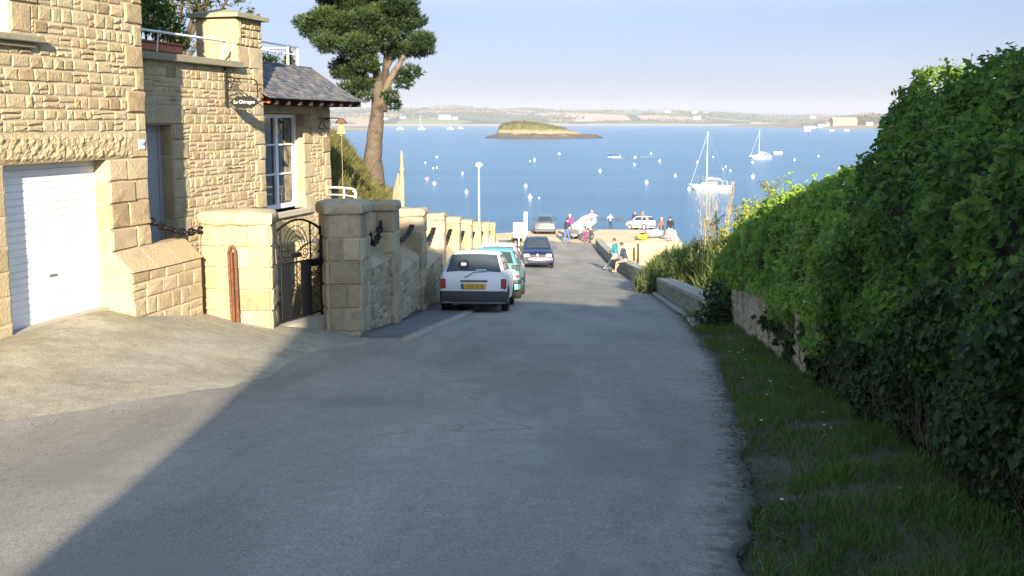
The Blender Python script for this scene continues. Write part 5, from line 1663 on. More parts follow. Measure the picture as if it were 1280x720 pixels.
# ------------------------------------------------------------------ cars
def make_car(name, label, c):
    root = thing(name, label, 'car', (0, 0, 0), 0, c.get('group'))
    st = c['st']
    def S_(y):
        if y <= st[0][0]: return st[0][1:]
        for a, b in zip(st, st[1:]):
            if y <= b[0]:
                t = (y - a[0]) / (b[0] - a[0]); return tuple(lerp(p, q_, t) for p, q_ in zip(a[1:], b[1:]))
        return st[-1][1:]
    def half(y):
        zb, zl, zt, w, wl, wt = S_(y)
        zm = lerp(zb, zl, .52)
        return [(0, zb), (w * .90, zb), (w * .975, zb + .06), (w, zm), (w * .995, lerp(zm, zl, .7)), (lerp(w, wl, .75), zl - .015), (wl, zl), (lerp(wl, wt, .5) + .012, lerp(zl, zt, .5)), (wt + .01, zt - .045 * (zt - zl > .1)), (wt * .9, zt - .008), (wt * .5, zt + .012), (0, zt + .018)]
    B = MB(); V = []
    ys = [s[0] for s in st]
    yy = []
    for a, b in zip(ys, ys[1:]):
        k = 3 if b - a > .3 else 2
        yy += [lerp(a, b, i / k) for i in range(k)]
    yy.append(ys[-1])
    m = 0
    for y in yy:
        h = half(y); ring = [(x, y, z) for x, z in h] + [(-x, y, z) for x, z in h[-2:0:-1]]
        m = len(ring); V += ring
    F = [(j * m + i, (j + 1) * m + i, (j + 1) * m + (i + 1) % m, j * m + (i + 1) % m) for j in range(len(yy) - 1) for i in range(m)]
    F += [tuple(range(m)), tuple(range((len(yy) - 1) * m, len(yy) * m))[::-1]]
    B.add(V, F, 0)
    body = B.build('body', c['paint'], root, sharp=38)
    gl = c.get('glass', M['glass_car'])
    # side windows: belt pair and roof pair of y
    def sidept(y, f, s):
        h = half(y); a, b, d_ = h[6], h[7], h[8]
        x, z = (lerp(a[0], b[0], f * 2), lerp(a[1], b[1], f * 2)) if f < .5 else (lerp(b[0], d_[0], f * 2 - 1), lerp(b[1], d_[1], f * 2 - 1))
        return Vector((s * (x + .008), y, z + .004))
    for (b0, b1, t0, t1) in c['side']:
        for s in (-1, 1):
            B = MB(); V = []
            for j in range(5):
                f = lerp(.08, .90, j / 4)
                for i in range(7): V.append(sidept(lerp(lerp(b0, b1, i / 6), lerp(t0, t1, i / 6), j / 4), f, s))
            Fq = [(j * 7 + i, j * 7 + i + 1, (j + 1) * 7 + i + 1, (j + 1) * 7 + i) for j in range(4) for i in range(6)]
            B.add(V, Fq, 0, .5, True); B.build('side_window', gl, root)
    def screen(y0, y1, nm, f0=.92, f1=.86):
        B = MB(); V = []
        for j in range(7):
            y = lerp(y0, y1, j / 6); zb, zl, zt, w, wl, wt = S_(y)
            e = .02; zt2 = S_(y + e)[2]; zt1 = S_(y - e)[2]; nrm = Vector((0, -(zt2 - zt1), 2 * e)).normalized()
            for i in range(9):
                x = lerp(-1, 1, i / 8) * wt * lerp(f0, f1, j / 6)
                h = half(y); ax = abs(x)
                z = lerp(h[11][1], h[10][1], min(1, ax / max(1e-4, h[10][0]))) if ax < h[10][0] else lerp(h[10][1], h[9][1], (ax - h[10][0]) / max(1e-4, h[9][0] - h[10][0]))
                V.append(Vector((x, y, z)) + nrm * .010)
        B.add(V, [(j * 9 + i, j * 9 + i + 1, (j + 1) * 9 + i + 1, (j + 1) * 9 + i) for j in range(6) for i in range(8)], 0, .5, True)
        return B.build(nm, gl, root)
    rw = screen(*c['rear'], 'rear_window', *c.get('rearf', (.92, .86))); screen(*c['front'], 'windscreen')
    # wheels
    wr = c.get('wr', .29)
    for y in c['axles']:
        for s in (-1, 1):
            w = S_(y)[3] + .004
            B = MB(); V = [(s * w, y, wr * .95)]; kk = 16
            for i in range(kk + 1): a = -.15 + (PI + .3) * i / kk; V.append((s * w, y + (wr + .055) * math.cos(a), wr + (wr + .055) * math.sin(a)))
            B.add(V, [(0, i, i + 1) for i in range(1, kk + 1)]); B.build('wheel_arch', M['black'], root)
            x0 = s * (w - .16); x1 = s * (w + .012)
            B = MB(); V = []; prof = [(x0, wr * .6), (x0, wr * .95), (lerp(x0, x1, .15), wr), (lerp(x0, x1, .85), wr), (x1, wr * .93), (x1, wr * .62), (lerp(x0, x1, .9), wr * .6)]
            kk = 20
            for px_, r in prof:
                for i in range(kk): a = 2 * PI * i / kk; V.append((px_, y + r * math.cos(a), wr + r * math.sin(a)))
            B.add(V, [(j * kk + i, j * kk + (i + 1) % kk, (j + 1) * kk + (i + 1) % kk, (j + 1) * kk + i) for j in range(len(prof) - 1) for i in range(kk)], 0, .5, True)
            tw = B.build('wheel', M['tyre'], root)
            B = MB(); V = [(x1 + s * .004, y, wr)]
            for i in range(kk): a = 2 * PI * i / kk; V.append((x1 - s * .012, y + wr * .62 * math.cos(a), wr + wr * .62 * math.sin(a)))
            B.add(V, [(0, 1 + i, 1 + (i + 1) % kk) for i in range(kk)]); B.build('rim', c.get('rim', M['rim']), tw)
    # boxes: (part name, material, x0, x1, y0, y1, z0, z1, mirrored)
    for nm, mt, x0, x1, y0, y1, z0, z1, mir in c['bits']:
        for s in ((1, -1) if mir else (1,)):
            B = MB(); a, b = sorted((s * x0, s * x1))
            B.obox((a, y0, z0), (b - a, 0, 0), (0, y1 - y0, 0), (0, 0, z1 - z0), 0, .5, min(.02, (z1 - z0) * .25, (b - a) * .25, (y1 - y0) * .3)); B.build(nm, mt, root)
    # front / rear bumper bars that wrap the corners
    for nm, yb, z0, z1, w, d, dep, mt in c['bump']:
        B = MB()
        sgn = 1 if yb > 0 else -1
        o_ = [(-w, yb - sgn * dep), (-w, yb - sgn * .10), (-w * .93, yb + sgn * d * .6), (-w * .6, yb + sgn * d), (w * .6, yb + sgn * d), (w * .93, yb + sgn * d * .6), (w, yb - sgn * .10), (w, yb - sgn * dep)]
        V = []
        for zz, g in ((z0, -.02), (z0 + .03, 0), (z1 - .03, 0), (z1, -.02)):
            V += [(x * (1 + g / w), y + sgn * g * .6, zz) for x, y in o_]
        k = 8
        Fq = [(j * k + i, j * k + i + 1, (j + 1) * k + i + 1, (j + 1) * k + i) for j in range(3) for i in range(7)]
        Fq += [tuple(range(3 * k, 4 * k)), tuple(range(k))[::-1]]
        if sgn > 0: Fq = [f[::-1] for f in Fq]
        B.add(V, Fq); B.build(nm, mt, root, sharp=30)
    return root


def place(o, x, y, rz, z=None, zf=None):
    """stand a car on the slope: pitched along its own axis"""
    zz = zf if zf is not None else (zr(y) if z is None else z)
    dy = 1.2
    sl = 0 if z is not None else math.atan2(zr(y + dy) - zr(y - dy), 2 * dy)
    o.location = (x, y, zz + .008)
    o.rotation_mode = 'XYZ'
    o.rotation_euler = (sl * math.cos(rz), 0, rz)


WHITE = paint('car_white', (.78, .79, .80)); TEAL = paint('car_teal', (.12, .37, .35)); NAVY = paint('car_navy', (.008, .012, .042)); SILV = paint('car_silver', (.10, .11, .13))
# tail at -y; station: y, z bottom, belt, roof, half widths at body, belt, roof
uno = dict(paint=WHITE, wr=.285, axles=(-1.16, 1.20), st=[(-1.80, .28, .74, .755, .70, .69, .67), (-1.765, .22, .885, .905, .755, .71, .675), (-1.715, .21, .92, .965, .775, .712, .665), (-1.47, .20, .93, 1.33, .778, .715, .555),
           (-1.36, .20, .935, 1.385, .778, .715, .54), (-.6, .20, .93, 1.415, .778, .715, .535), (.25, .20, .93, 1.39, .778, .715, .53), (.45, .20, .925, 1.35, .778, .71, .53), (1.05, .20, .90, .925, .775, .70, .66), (1.72, .22, .76, .78, .75, .68, .62), (1.83, .28, .66, .68, .70, .66, .6)],
           side=[(-1.45, -.72, -1.25, -.72), (-.64, .62, -.64, .30)], rear=(-1.745, -1.475), rearf=(.95, .95), front=(.98, .50),
           bits=[('tail_lamp', M['lamp_red'], .635, .765, -1.815, -1.70, .535, .77, True), ('tail_lamp_reversing_lens', M['lamp_clear'], .64, .755, -1.822, -1.70, .48, .533, True),
                 ('handle_strip', M['trim'], -.30, .33, -1.835, -1.77, .70, .742, False), ('number_plate', M['plate_yellow'], -.22, .29, -1.835, -1.80, .535, .655, False), ('plate_band', M['plate_blue'], -.285, -.223, -1.834, -1.80, .535, .655, False),
                 ('door_mirror', M['bumper'], .74, .90, .62, .72, .93, 1.04, True), ('exhaust', M['trim'], -.45, -.38, -1.80, -1.5, .15, .21, False), ('spare_well', M['black'], -.55, .55, -1.7, -1.0, .13, .22, False),
                 ('headrest', M['black'], .28, .52, -.35, -.28, .98, 1.20, True), ('headlamp', M['lamp_clear'], .42, .68, 1.76, 1.84, .54, .68, True)],
           bump=[('rear_bumper', -1.80, .20, .485, .79, .07, .5, M['bumper']), ('front_bumper', 1.80, .22, .48, .77, .08, .5, M['bumper']), ('bumper_strip', -1.865, .20, .235, .76, .012, .1, M['trim'])])
car1 = make_car('parked_car', 'white hatchback seen from behind with a yellow number plate, parked by the pillared wall', uno)
pl = [o for o in car1.children if o.name.startswith('number_plate')][-1]
text_mesh('lettering', '1034 TX 35', .098, M['black'], pl, (.035, -1.836, .595), (1, 0, 0), (0, 0, 1), .002, squash=.86)
B = MB(); B.tube([(-.02, -1.775, .90), (-.10, -1.80, .85), (-.20, -1.82, .80)], .010, 5); B.tube([(-.02, -1.77, .91), (.15, -1.765, .925), (.30, -1.76, .93)], .008, 4); B.build('rear_wiper', M['black'], car1)
B = MB()
for k in range(20): a = 2 * PI * k / 20
B.tube([(-.24 + .105 * math.cos(2 * PI * k / 20), -1.645 + .055 * math.sin(2 * PI * k / 20), 1.10 + .09 * math.sin(2 * PI * k / 20)) for k in range(21)], .026, 6, caps=False)
B.build('window_ring', M['black'], car1)
B = MB(); B.obox((-.30, -1.665, 1.065), (.12, 0, 0), (0, .04, .065), (0, -.01, .004)); B.build('window_sticker', M['plate_white'], car1)
B = MB(); B.obox((.05, -1.745, .955), (.25, 0, 0), (0, .02, .03), (0, -.008, .004)); B.build('window_label', paint('pale_green_label', (.45, .66, .55)), car1)
place(car1, -.80, 25.1, R(-3.2))

clio = dict(paint=TEAL, wr=.29, axles=(-1.15, 1.30), st=[(-1.86, .32, .72, .735, .72, .69, .66), (-1.80, .27, .93, .95, .79, .73, .68), (-1.70, .26, .97, 1.02, .81, .735, .67), (-1.40, .25, .97, 1.36, .815, .74, .57), (-1.25, .25, .97, 1.42, .815, .745, .55), (-.4, .24, .96, 1.46, .815, .75, .555),
            (.35, .24, .94, 1.42, .815, .75, .55), (.5, .24, .94, 1.38, .815, .745, .55), (1.25, .24, .92, .945, .81, .73, .68), (1.8, .26, .74, .76, .77, .7, .64), (1.9, .32, .64, .66, .70, .66, .6)],
            side=[(-1.35, -.60, -1.12, -.55), (-.52, .85, -.47, .40)], rear=(-1.70, -1.42), front=(1.15, .56), rearf=(.94, .92),
            bits=[('tail_lamp', M['bumper'], .69, .822, -1.85, -1.62, .80, .98, True), ('reflector', M['lamp_red'], .66, .80, -1.86, -1.74, .62, .70, True), ('number_plate', M['plate_yellow'], -.26, .26, -1.90, -1.84, .62, .73, False),
                  ('door_mirror', M['bumper'], .79, .95, .72, .82, .95, 1.07, True), ('headlamp', M['lamp_clear'], .42, .72, 1.80, 1.90, .56, .70, True), ('side_strip', M['bumper'], .805, .825, -1.5, 1.5, .50, .56, True)],
            bump=[('rear_bumper', -1.84, .28, .58, .825, .07, .55, TEAL), ('bumper_strip', -1.90, .44, .56, .835, .02, .6, M['bumper']), ('front_bumper', 1.84, .27, .52, .80, .09, .5, TEAL)])
car2 = make_car('parked_car', 'teal green hatchback parked just ahead of the white one', clio)
place(car2, -.50, 30.4, R(-3.2))
van = dict(clio); van['paint'] = WHITE; van['st'] = [(y, a, b * 1.0, c_ * 1.10 if c_ > 1.2 else c_, w, wl, wt) for (y, a, b, c_, w, wl, wt) in clio['st']]
van['bump'] = [('rear_bumper', -1.84, .28, .58, .825, .07, .55, M['bumper']), ('front_bumper', 1.84, .27, .52, .80, .09, .5, M['bumper'])]
car3 = make_car('parked_car', 'white car ahead of the teal one, mostly hidden, only its roof and right mirror showing', van)
place(car3, -.42, 35.9, R(-3.2))

scen = dict(paint=NAVY, wr=.31, axles=(-1.28, 1.30), st=[(-2.05, .34, .80, .815, .76, .72, .68), (-1.98, .28, 1.00, 1.03, .84, .77, .70), (-1.75, .27, 1.04, 1.42, .86, .78, .60), (-1.55, .26, 1.04, 1.56, .86, .785, .58), (-.5, .25, 1.02, 1.62, .86, .79, .59), (.2, .25, 1.0, 1.57, .86, .79, .58),
            (.4, .25, 1.0, 1.50, .86, .785, .58), (1.22, .25, .96, .99, .855, .77, .70), (1.85, .26, .82, .84, .82, .74, .66), (2.03, .30, .68, .70, .76, .70, .62)],
            side=[(-1.7, -.75, -1.45, -.72), (-.68, .9, -.65, .30)], rear=(-1.95, -1.62), front=(1.14, .42),
            bits=[('headlamp', M['lamp_clear'], .44, .74, 1.86, 2.035, .62, .76, True), ('grille', M['black'], -.36, .36, 1.95, 2.05, .62, .68, False), ('number_plate', M['plate_white'], -.26, .26, 2.08, 2.12, .42, .53, False),
                  ('air_intake', M['black'], -.5, .5, 2.06, 2.11, .30, .37, False), ('door_mirror', M['bumper'], .83, 1.03, .78, .90, 1.0, 1.14, True), ('fog_lamp', M['lamp_clear'], .52, .62, 2.03, 2.085, .36, .43, True), ('tail_lamp', M['lamp_red'], .68, .80, -2.06, -1.95, .72, 1.0, True), ('roof_rail', M['black'], .50, .53, -1.4, .1, 1.575, 1.63, True)],
            bump=[('front_bumper', 2.0, .26, .58, .86, .10, .55, NAVY), ('rear_bumper', -2.0, .28, .58, .86, .08, .55, NAVY)])
car4 = make_car('parked_car', 'dark blue family car facing uphill with pale headlamps and white number plate', scen)
B = MB(); B.add([(0, 2.062, .62), (-.05, 2.058, .70), (0, 2.045, .78), (.05, 2.058, .70), (0, 2.056, .66), (-.022, 2.055, .70), (0, 2.046, .74), (.022, 2.055, .70)], [(0, 1, 5, 4), (1, 2, 6, 5), (2, 3, 7, 6), (3, 0, 4, 7)]); B.build('emblem', M['chrome'], car4)
place(car4, 1.36, 55.6, R(180))

sed = dict(paint=SILV, wr=.31, axles=(-1.35, 1.35), st=[(-2.22, .34, .88, .895, .78, .72, .68), (-2.14, .28, .98, 1.0, .85, .77, .71), (-1.55, .26, 1.0, 1.03, .87, .78, .70), (-.85, .25, .98, 1.36, .87, .785, .56), (-.6, .25, .97, 1.42, .87, .785, .55), (.1, .25, .96, 1.43, .87, .785, .55),
            (.4, .25, .95, 1.38, .87, .78, .55), (1.2, .25, .92, .945, .865, .77, .70), (2.0, .27, .78, .80, .82, .74, .66), (2.2, .32, .66, .68, .76, .70, .6)],
            side=[(-1.1, -.35, -.75, -.33), (-.28, .95, -.25, .35)], rear=(-1.50, -.90), front=(1.12, .45),
            bits=[('tail_lamp', M['lamp_red'], .48, .83, -2.20, -2.05, .72, .88, True), ('number_plate', M['plate_yellow'], -.26, .26, -2.245, -2.19, .66, .78, False), ('door_mirror', M['bumper'], .84, 1.02, .8, .92, .96, 1.08, True), ('headlamp', M['lamp_clear'], .4, .74, 2.05, 2.2, .56, .70, True)],
            bump=[('rear_bumper', -2.18, .28, .60, .87, .08, .5, SILV), ('front_bumper', 2.16, .27, .54, .85, .1, .5, SILV), ('bumper_strip', -2.25, .46, .52, .86, .02, .3, M['bumper'])])
car5 = make_car('parked_car', 'silver grey saloon parked at the edge of the quay, seen from behind', sed)
place(car5, 2.72, 84.4, R(-2), z=QZ)
pan = dict(uno); pan['st'] = [(y * .92, a, b, c_ * 1.04 if c_ > 1.2 else c_, w * .97, wl * .97, wt) for (y, a, b, c_, w, wl, wt) in uno['st']]
sc_ = .92
pan['axles'] = (-1.05, 1.08); pan['side'] = [tuple(v * sc_ for v in s) for s in uno['side']]; pan['rear'] = (-1.70 * sc_, -1.475 * sc_); pan['front'] = (.98 * sc_, .5 * sc_)
pan['rim'] = M['plate_white']
pan['bits'] = [('tail_lamp', M['lamp_red'], .60, .73, -1.68, -1.58, .60, .80, True), ('door_mirror', M['bumper'], .72, .86, .57, .66, .93, 1.04, True), ('headlamp', M['lamp_clear'], .40, .66, 1.60, 1.70, .54, .68, True), ('sill_strip', M['trim'], .745, .765, -.75, .75, .30, .48, True), ('headrest', M['black'], .26, .5, -.3, -.24, .98, 1.18, True)]
pan['bump'] = [('rear_bumper', -1.65, .285, .52, .77, .06, .45, M['trim']), ('front_bumper', 1.66, .27, .48, .76, .07, .45, M['trim'])]
car6 = make_car('parked_car', 'small white car standing on the slipway beyond the yellow kayak', pan)
place(car6, 12.75, 101, R(52), zf=qh(101)); car6.rotation_euler = (-.06, .085, R(46)); car6.scale = (.84, .84, .9)

# ------------------------------------------------------------------ people
MC = {}
def cl_(c):
    k = tuple(c)
    if k not in MC: MC[k] = cloth('cloth', c)
    return MC[k]
SKIN = plain('skin', (.52, .30, .21), .6, var=.06, scale=6); EYE = plain('eye_dark', (.02, .015, .012), .3)
def person(label, loc, rz, h, top, legs, shoe=(.05, .05, .055), hair=(.05, .035, .025), pel=(0, 0, .93), lean=(0, .02), hands=None, feet=None, sleeve=True, shorts=False, cap=None, group=None, head=(0, .02), knee=(0, 1), elbow=(0, -1), jacket=False):
    root = thing('person', label, 'person', loc, rz, group)
    k = h / 1.75
    pv = Vector(pel)
    ch = pv + Vector((lean[0], lean[1], .40)); nk = ch + Vector((lean[0] * .35, lean[1] * .35, .16)); hd = nk + Vector((head[0], head[1] + .01, .17))
    sh_ = [ch + Vector((s * .175, 0, .09)) for s in (-1, 1)]; hp = [pv + Vector((s * .085, 0, -.02)) for s in (-1, 1)]
    hands = hands or [Vector((-.26, .04, pel[2] - .12)), Vector((.26, .04, pel[2] - .12))]
    feet = feet or [Vector((-.11, 0, .07)), Vector((.11, .03, .07))]
    segs = []                                                    # (a, b, ra, rb, slot)
    T, Lg, Sk, Sh = 0, 1, 2, 3
    w = .018 if jacket else 0
    segs += [(pv + Vector((-.05, 0, 0)), pv + Vector((.05, 0, 0)), .125, .125, Lg), (pv + Vector((0, 0, .05)), pv + Vector((lean[0] * .5, lean[1] * .5, .22)), .125 + w, .12 + w, T), (pv + Vector((lean[0] * .5, lean[1] * .5, .22)), ch, .125 + w, .135 + w, T),
             (ch + Vector((-.07, 0, 0)), ch + Vector((.07, 0, 0)), .125 + w, .125 + w, T), (sh_[0], sh_[1], .068 + w, .068 + w, T), (ch + Vector((0, 0, .06)), nk, .075, .058, T), (nk, hd - Vector((0, 0, .05)), .056, .055, Sk),
             (hd + Vector((0, -.012, .02)), hd + Vector((0, .006, .035)), .092, .090, Sk), (hd + Vector((0, .02, -.05)), hd + Vector((0, .045, -.065)), .062, .045, Sk), (hd + Vector((0, .095, .0)), hd + Vector((0, .105, -.025)), .014, .018, Sk)]
    for s in (-1, 1): segs.append((hd + Vector((s * .088, -.005, -.015)), hd + Vector((s * .09, -.008, .02)), .014, .016, Sk))
    for i, s in ((0, -1), (1, 1)):
        H = Vector(hands[i]); a = sh_[i]; d = H - a; L = min(d.length, .535); H = a + d.normalized() * L
        mid = (a + H) / 2; off = math.sqrt(max(0, .27 ** 2 - (L / 2) ** 2)); bd = Vector((s * .5, elbow[1], -.35 + elbow[0])); bd -= d.normalized() * bd.dot(d.normalized()); bd.normalize()
        e = mid + bd * off
        segs += [(a, e, .054 + w * .5, .043 + w * .5, T), (e, H, .040 + w * .4, .029 + w * .2, T if sleeve else Sk)]
        f = (H - e).normalized(); pc = H + f * .05; sd = f.cross(Vector((s, 0, 0)));  sd = sd.normalized() if sd.length > .1 else Vector((0, 1, 0))
        segs.append((H, pc + f * .02, .026, .034, Sk))
        nrm = f.cross(sd)
        for q, (ln, o_) in enumerate(((.062, -.030), (.075, -.010), (.070, .011), (.055, .030))):
            b0 = pc + f * .03 + sd * o_; b1 = b0 + f * ln * .55; b2 = b1 + (f * .8 + nrm * .45 * s).normalized() * ln * .5
            segs += [(b0, b1, .0105, .0100, Sk), (b1, b2, .0100, .0090, Sk)]
        t0 = pc - f * .015 - sd * .03; segs.append((t0, t0 - sd * .035 + f * .035, .013, .010, Sk))
        F_ = Vector(feet[i]); a = hp[i]; d = F_ - a; L = min(d.length, .858); F_ = a + d.normalized() * L
        mid = (a + F_) / 2; off = math.sqrt(max(0, .43 ** 2 - (L / 2) ** 2)); bd = Vector((s * .12 + knee[0], knee[1], .1)); bd -= d.normalized() * bd.dot(d.normalized()); bd.normalize()
        kn = mid + bd * off
        segs += [(a, kn, .088, .062, Lg), (kn, lerp(kn, F_, .35), .060, .056, Sk if shorts else Lg), (lerp(kn, F_, .35), F_, .056, .040, Sk if shorts else Lg)]
        segs += [(F_ + Vector((0, -.03, -.025)), F_ + Vector((s * .02, .14, -.035)), .042, .036, Sh)]
    B = MB()
    for a, b, ra, rb, sl in segs:
        B.ball(a, ra, 0, .5, 10); B.ball(b, rb, 0, .5, 10)
        if (b - a).length > 1e-4: B.tube([a, b], [ra, rb], 10)
    me = bpy.data.meshes.new('tmp'); me.from_pydata(B.v, [], B.f)
    ob = bpy.data.objects.new('tmp', me); COL.objects.link(ob)
    md = ob.modifiers.new('r', 'REMESH'); md.mode = 'VOXEL'; md.voxel_size = .014
    sm = ob.modifiers.new('s', 'SMOOTH'); sm.factor = .5; sm.iterations = 2
    dg = bpy.context.evaluated_depsgraph_get(); dg.update()
    bmesh_ = bpy.data.meshes.new_from_object(ob.evaluated_get(dg))
    bpy.data.objects.remove(ob)
    for m_ in (cl_(top), cl_(legs), SKIN, cl_(shoe)): bmesh_.materials.append(m_)
    nf = len(bmesh_.polygons); cc = np.empty(nf * 3); bmesh_.polygons.foreach_get('center', cc); cc = cc.reshape(-1, 3)
    best = np.full(nf, 1e9); idx = np.zeros(nf, np.int32)
    for a, b, ra, rb, sl in segs:
        A_ = np.array(a); Bv = np.array(b) - A_; t = np.clip(((cc - A_) @ Bv) / max(1e-9, Bv @ Bv), 0, 1)
        d = np.linalg.norm(cc - A_ - t[:, None] * Bv, axis=1) - lerp(ra, rb, t)
        u = d < best; best[u] = d[u]; idx[u] = sl
    bmesh_.polygons.foreach_set('material_index', idx); bmesh_.polygons.foreach_set('use_smooth', np.ones(nf, bool))
    bmesh_.transform(Matrix.Scale(k, 4))
    o = bpy.data.objects.new('body', bmesh_); COL.objects.link(o); o.parent = root
    B = MB(); V = []
    hc = (hd + Vector((0, -.012, .035))) * k
    for j in range(7):
        for i in range(14):
            a = 2 * PI * i / 14; th_ = (PI * .60) * j / 6 * (1 if math.sin(a) < .3 else .62)
            r = .106 * k * (1 + .04 * noise.noise(Vector((math.cos(a) * 2, math.sin(a) * 2, j * .6))))
            V.append(hc + Vector((math.sin(th_) * math.cos(a), math.sin(th_) * math.sin(a), math.cos(th_))) * r)
    B.add(V, [(j * 14 + i, (j + 1) * 14 + i, (j + 1) * 14 + (i + 1) % 14, j * 14 + (i + 1) % 14) for j in range(6) for i in range(14)], 0, .5, True)
    hm = B.build('hair' if not cap else 'cap', cl_(cap if cap else hair)); hm.parent = root
    if cap:
        B = MB(); B.lathe(hc + Vector((0, .09 * k, .0)), [(.075 * k, 0), (.078 * k, .012), (.001, .014)], 10, 0, .5, 1, .9); b_ = B.build('cap_peak', cl_(cap)); b_.parent = root
    B = MB()
    for s in (-1, 1): B.ball((hd + Vector((s * .033, .083, .018))) * k, .011 * k, 0, .5, 6)
    e_ = B.build('eyes', EYE); e_.parent = root
    return root


# pair at the seat wall
y1 = 52.5; xa = xs(y1)
person('person in a teal blue top and pale trousers leaning back on the seat wall', (xa - .42, y1, zr(y1)), R(58), 1.72, (.02, .17, .23), (.52, .48, .43), (.75, .74, .7), (.10, .065, .04), pel=(0, -.14, .80), lean=(0, .06), feet=[(-.10, .36, .07), (.12, .42, .07)], hands=[(-.22, .14, .74), (.20, .26, .92)], jacket=True)
y2 = 49.4; xb = xs(y2)
person('person in a dark blue shirt and shorts sitting on the seat wall with bare legs', (xb - .20, y2, zr(y2)), R(62), 1.74, (.025, .035, .085), (.30, .24, .18), (.42, .25, .18), (.07, .045, .03), pel=(0, -.20, .62), lean=(0, .14), feet=[(-.11, .30, .07), (.11, .40, .07)], hands=[(-.14, .22, .72), (.14, .24, .74)], sleeve=False, shorts=True, head=(0, .05))
# group about the boat trailer
G2 = 'people handling the inflatable boat'
person('person in a bright pink jacket behind the man in blue jeans', (4.48, 79.4, QZ + .1), R(-30), 1.82, (.52, .03, .22), (.06, .06, .08), hair=(.42, .32, .2), hands=[(-.2, .34, 1.12), (.2, .36, 1.12)], group=G2, jacket=True)
person('man in a dark top and blue jeans at the low end of the inflatable boat', (4.10, 76.6, QZ), R(-35), 1.86, (.035, .035, .045), (.10, .15, .42), (.1, .09, .08), hands=[(-.22, .30, 1.0), (.22, .38, 1.0)], feet=[(-.16, -.08, .07), (.14, .2, .07)], group=G2, cap=(.04, .04, .06), lean=(0, .1))
person('person in a white shirt and orange red cap behind the raised boat end', (6.30, 80.6, QZ + .3), R(170), 1.85, (.78, .77, .75), (.12, .12, .15), hair=(.1, .06, .04), hands=[(-.46, .2, 1.35), (.40, .25, 1.3)], group=G2, cap=(.72, .16, .08))
person('woman in a grey top bending beside the boat trailer', (5.96, 77.0, QZ), R(55), 1.70, (.30, .31, .30), (.05, .045, .06), hair=(.32, .18, .08), lean=(0, .22), hands=[(-.18, .42, .86), (.2, .44, .9)], feet=[(-.1, -.05, .07), (.12, .15, .07)], group=G2, head=(0, .05))
person('child in a purple pink coat between the grey woman and trailer', (5.62, 76.9, QZ), R(40), 1.15, (.36, .03, .16), (.30, .05, .16), hair=(.25, .15, .08), lean=(0, .18), pel=(0, 0, .72), hands=[(-.16, .4, .75), (.18, .42, .75)], feet=[(-.1, -.02, .07), (.12, .16, .07)], group=G2, jacket=True)
# man carrying oars far down the slip
om = person('man in a dark wetsuit and white vest carrying oars at the end of the slipway', (10.8, 112, qh(112)), R(188), 1.78, (.70, .68, .62), (.03, .03, .04), hands=[(-.34, .12, 1.14), (.34, .12, 1.14)], sleeve=False)
for i, (dx, a, ly, lb) in enumerate([(0, .11, .16, 'upper dark oar held by the man on the slipway'), (.02, -.13, .22, 'lower dark oar held by the man on the slipway')]):
    t = thing('oar', lb, 'oar', (10.8, 111.8, qh(112) + 1.13), 0, 'oars carried by the man')
    c = Vector((10.8, 111.86 - .05 * i, qh(112) + 1.15)); d = Vector((math.cos(a), 0, math.sin(a)))
    B = MB(); B.tube([c - d * 1.25, c + d * .95], .03, 6); B.build('shaft', M['black'], t)
    B = MB(); s_ = Vector((-d.z, 0, d.x))
    for e_ in (1,): B.obox(c + d * .9 - s_ * .10, d * .52, Vector((0, .03, 0)), s_ * .20)
    B.build('blade', M['black'], t)
G3 = 'people by the small white car'
person('person in dark clothes behind the bonnet of the small white car', (12.35, 103.6, qh(103.6)), R(200), 1.84, (.03, .03, .05), (.05, .05, .07), group=G3, lean=(-.06, .1))
person('person in a brown jacket behind the roof of the small white car', (13.35, 104.2, qh(104.2)), R(170), 1.9, (.16, .11, .08), (.05, .05, .07), group=G3, jacket=True)
G4 = 'people beside the small dinghy'
person('person in a rust red jacket beside the pale blue dinghy', (11.72, 79.6, QZ), R(60), 1.66, (.36, .10, .06), (.13, .15, .2), hair=(.45, .25, .2), group=G4, hands=[(-.2, .3, .95), (.24, .2, .95)], jacket=True)
person('man in a black jacket and grey trousers seen from behind at the quay edge', (12.12, 78.0, QZ), R(10), 1.84, (.02, .018, .018), (.36, .37, .42), group=G4, feet=[(-.13, 0, .07), (.14, .05, .07)], jacket=True)

# ------------------------------------------------------------------ boat trailer, inflatable, kayak, dinghy and odds and ends
tr_ = thing('boat_trailer', 'grey boat trailer under the inflatable on the quay', 'trailer', (5.4, 78.6, QZ))
ta, tb = Vector((4.35, 77.5, QZ + .42)), Vector((6.35, 80.4, QZ + .62)); td = (tb - ta).normalized(); ts = Vector((td.y, -td.x, 0)).normalized()
B = MB()
for s in (-.5, .5): B.tube([ta + td * .7 + ts * s * .2, ta + td * 1.2 + ts * s, tb + ts * s], .04, 6)
B.tube([ta - td * .4, ta + td * 1.2], .04, 6)
for f in (.4, .7, 1): B.tube([ta.lerp(tb, f) - ts * .5, ta.lerp(tb, f) + ts * .5], .035, 6)
B.build('frame', M['trim'], tr_)
for s in (-.68, .68):
    c = ta.lerp(tb, .62) + ts * s; c.z = QZ + .26; B = MB()
    B.tube([c - ts * .07, c + ts * .07], .26, 14); tw = B.build('wheel', M['tyre'], tr_); B = MB(); B.tube([c - ts * .075, c + ts * .075], .14, 12); B.build('rim', M['rim'], tw)
rib = thing('inflatable_boat', 'pale grey inflatable boat tilted up on its trailer among a group of people', 'inflatable boat', (5.5, 78.8, QZ + .7))
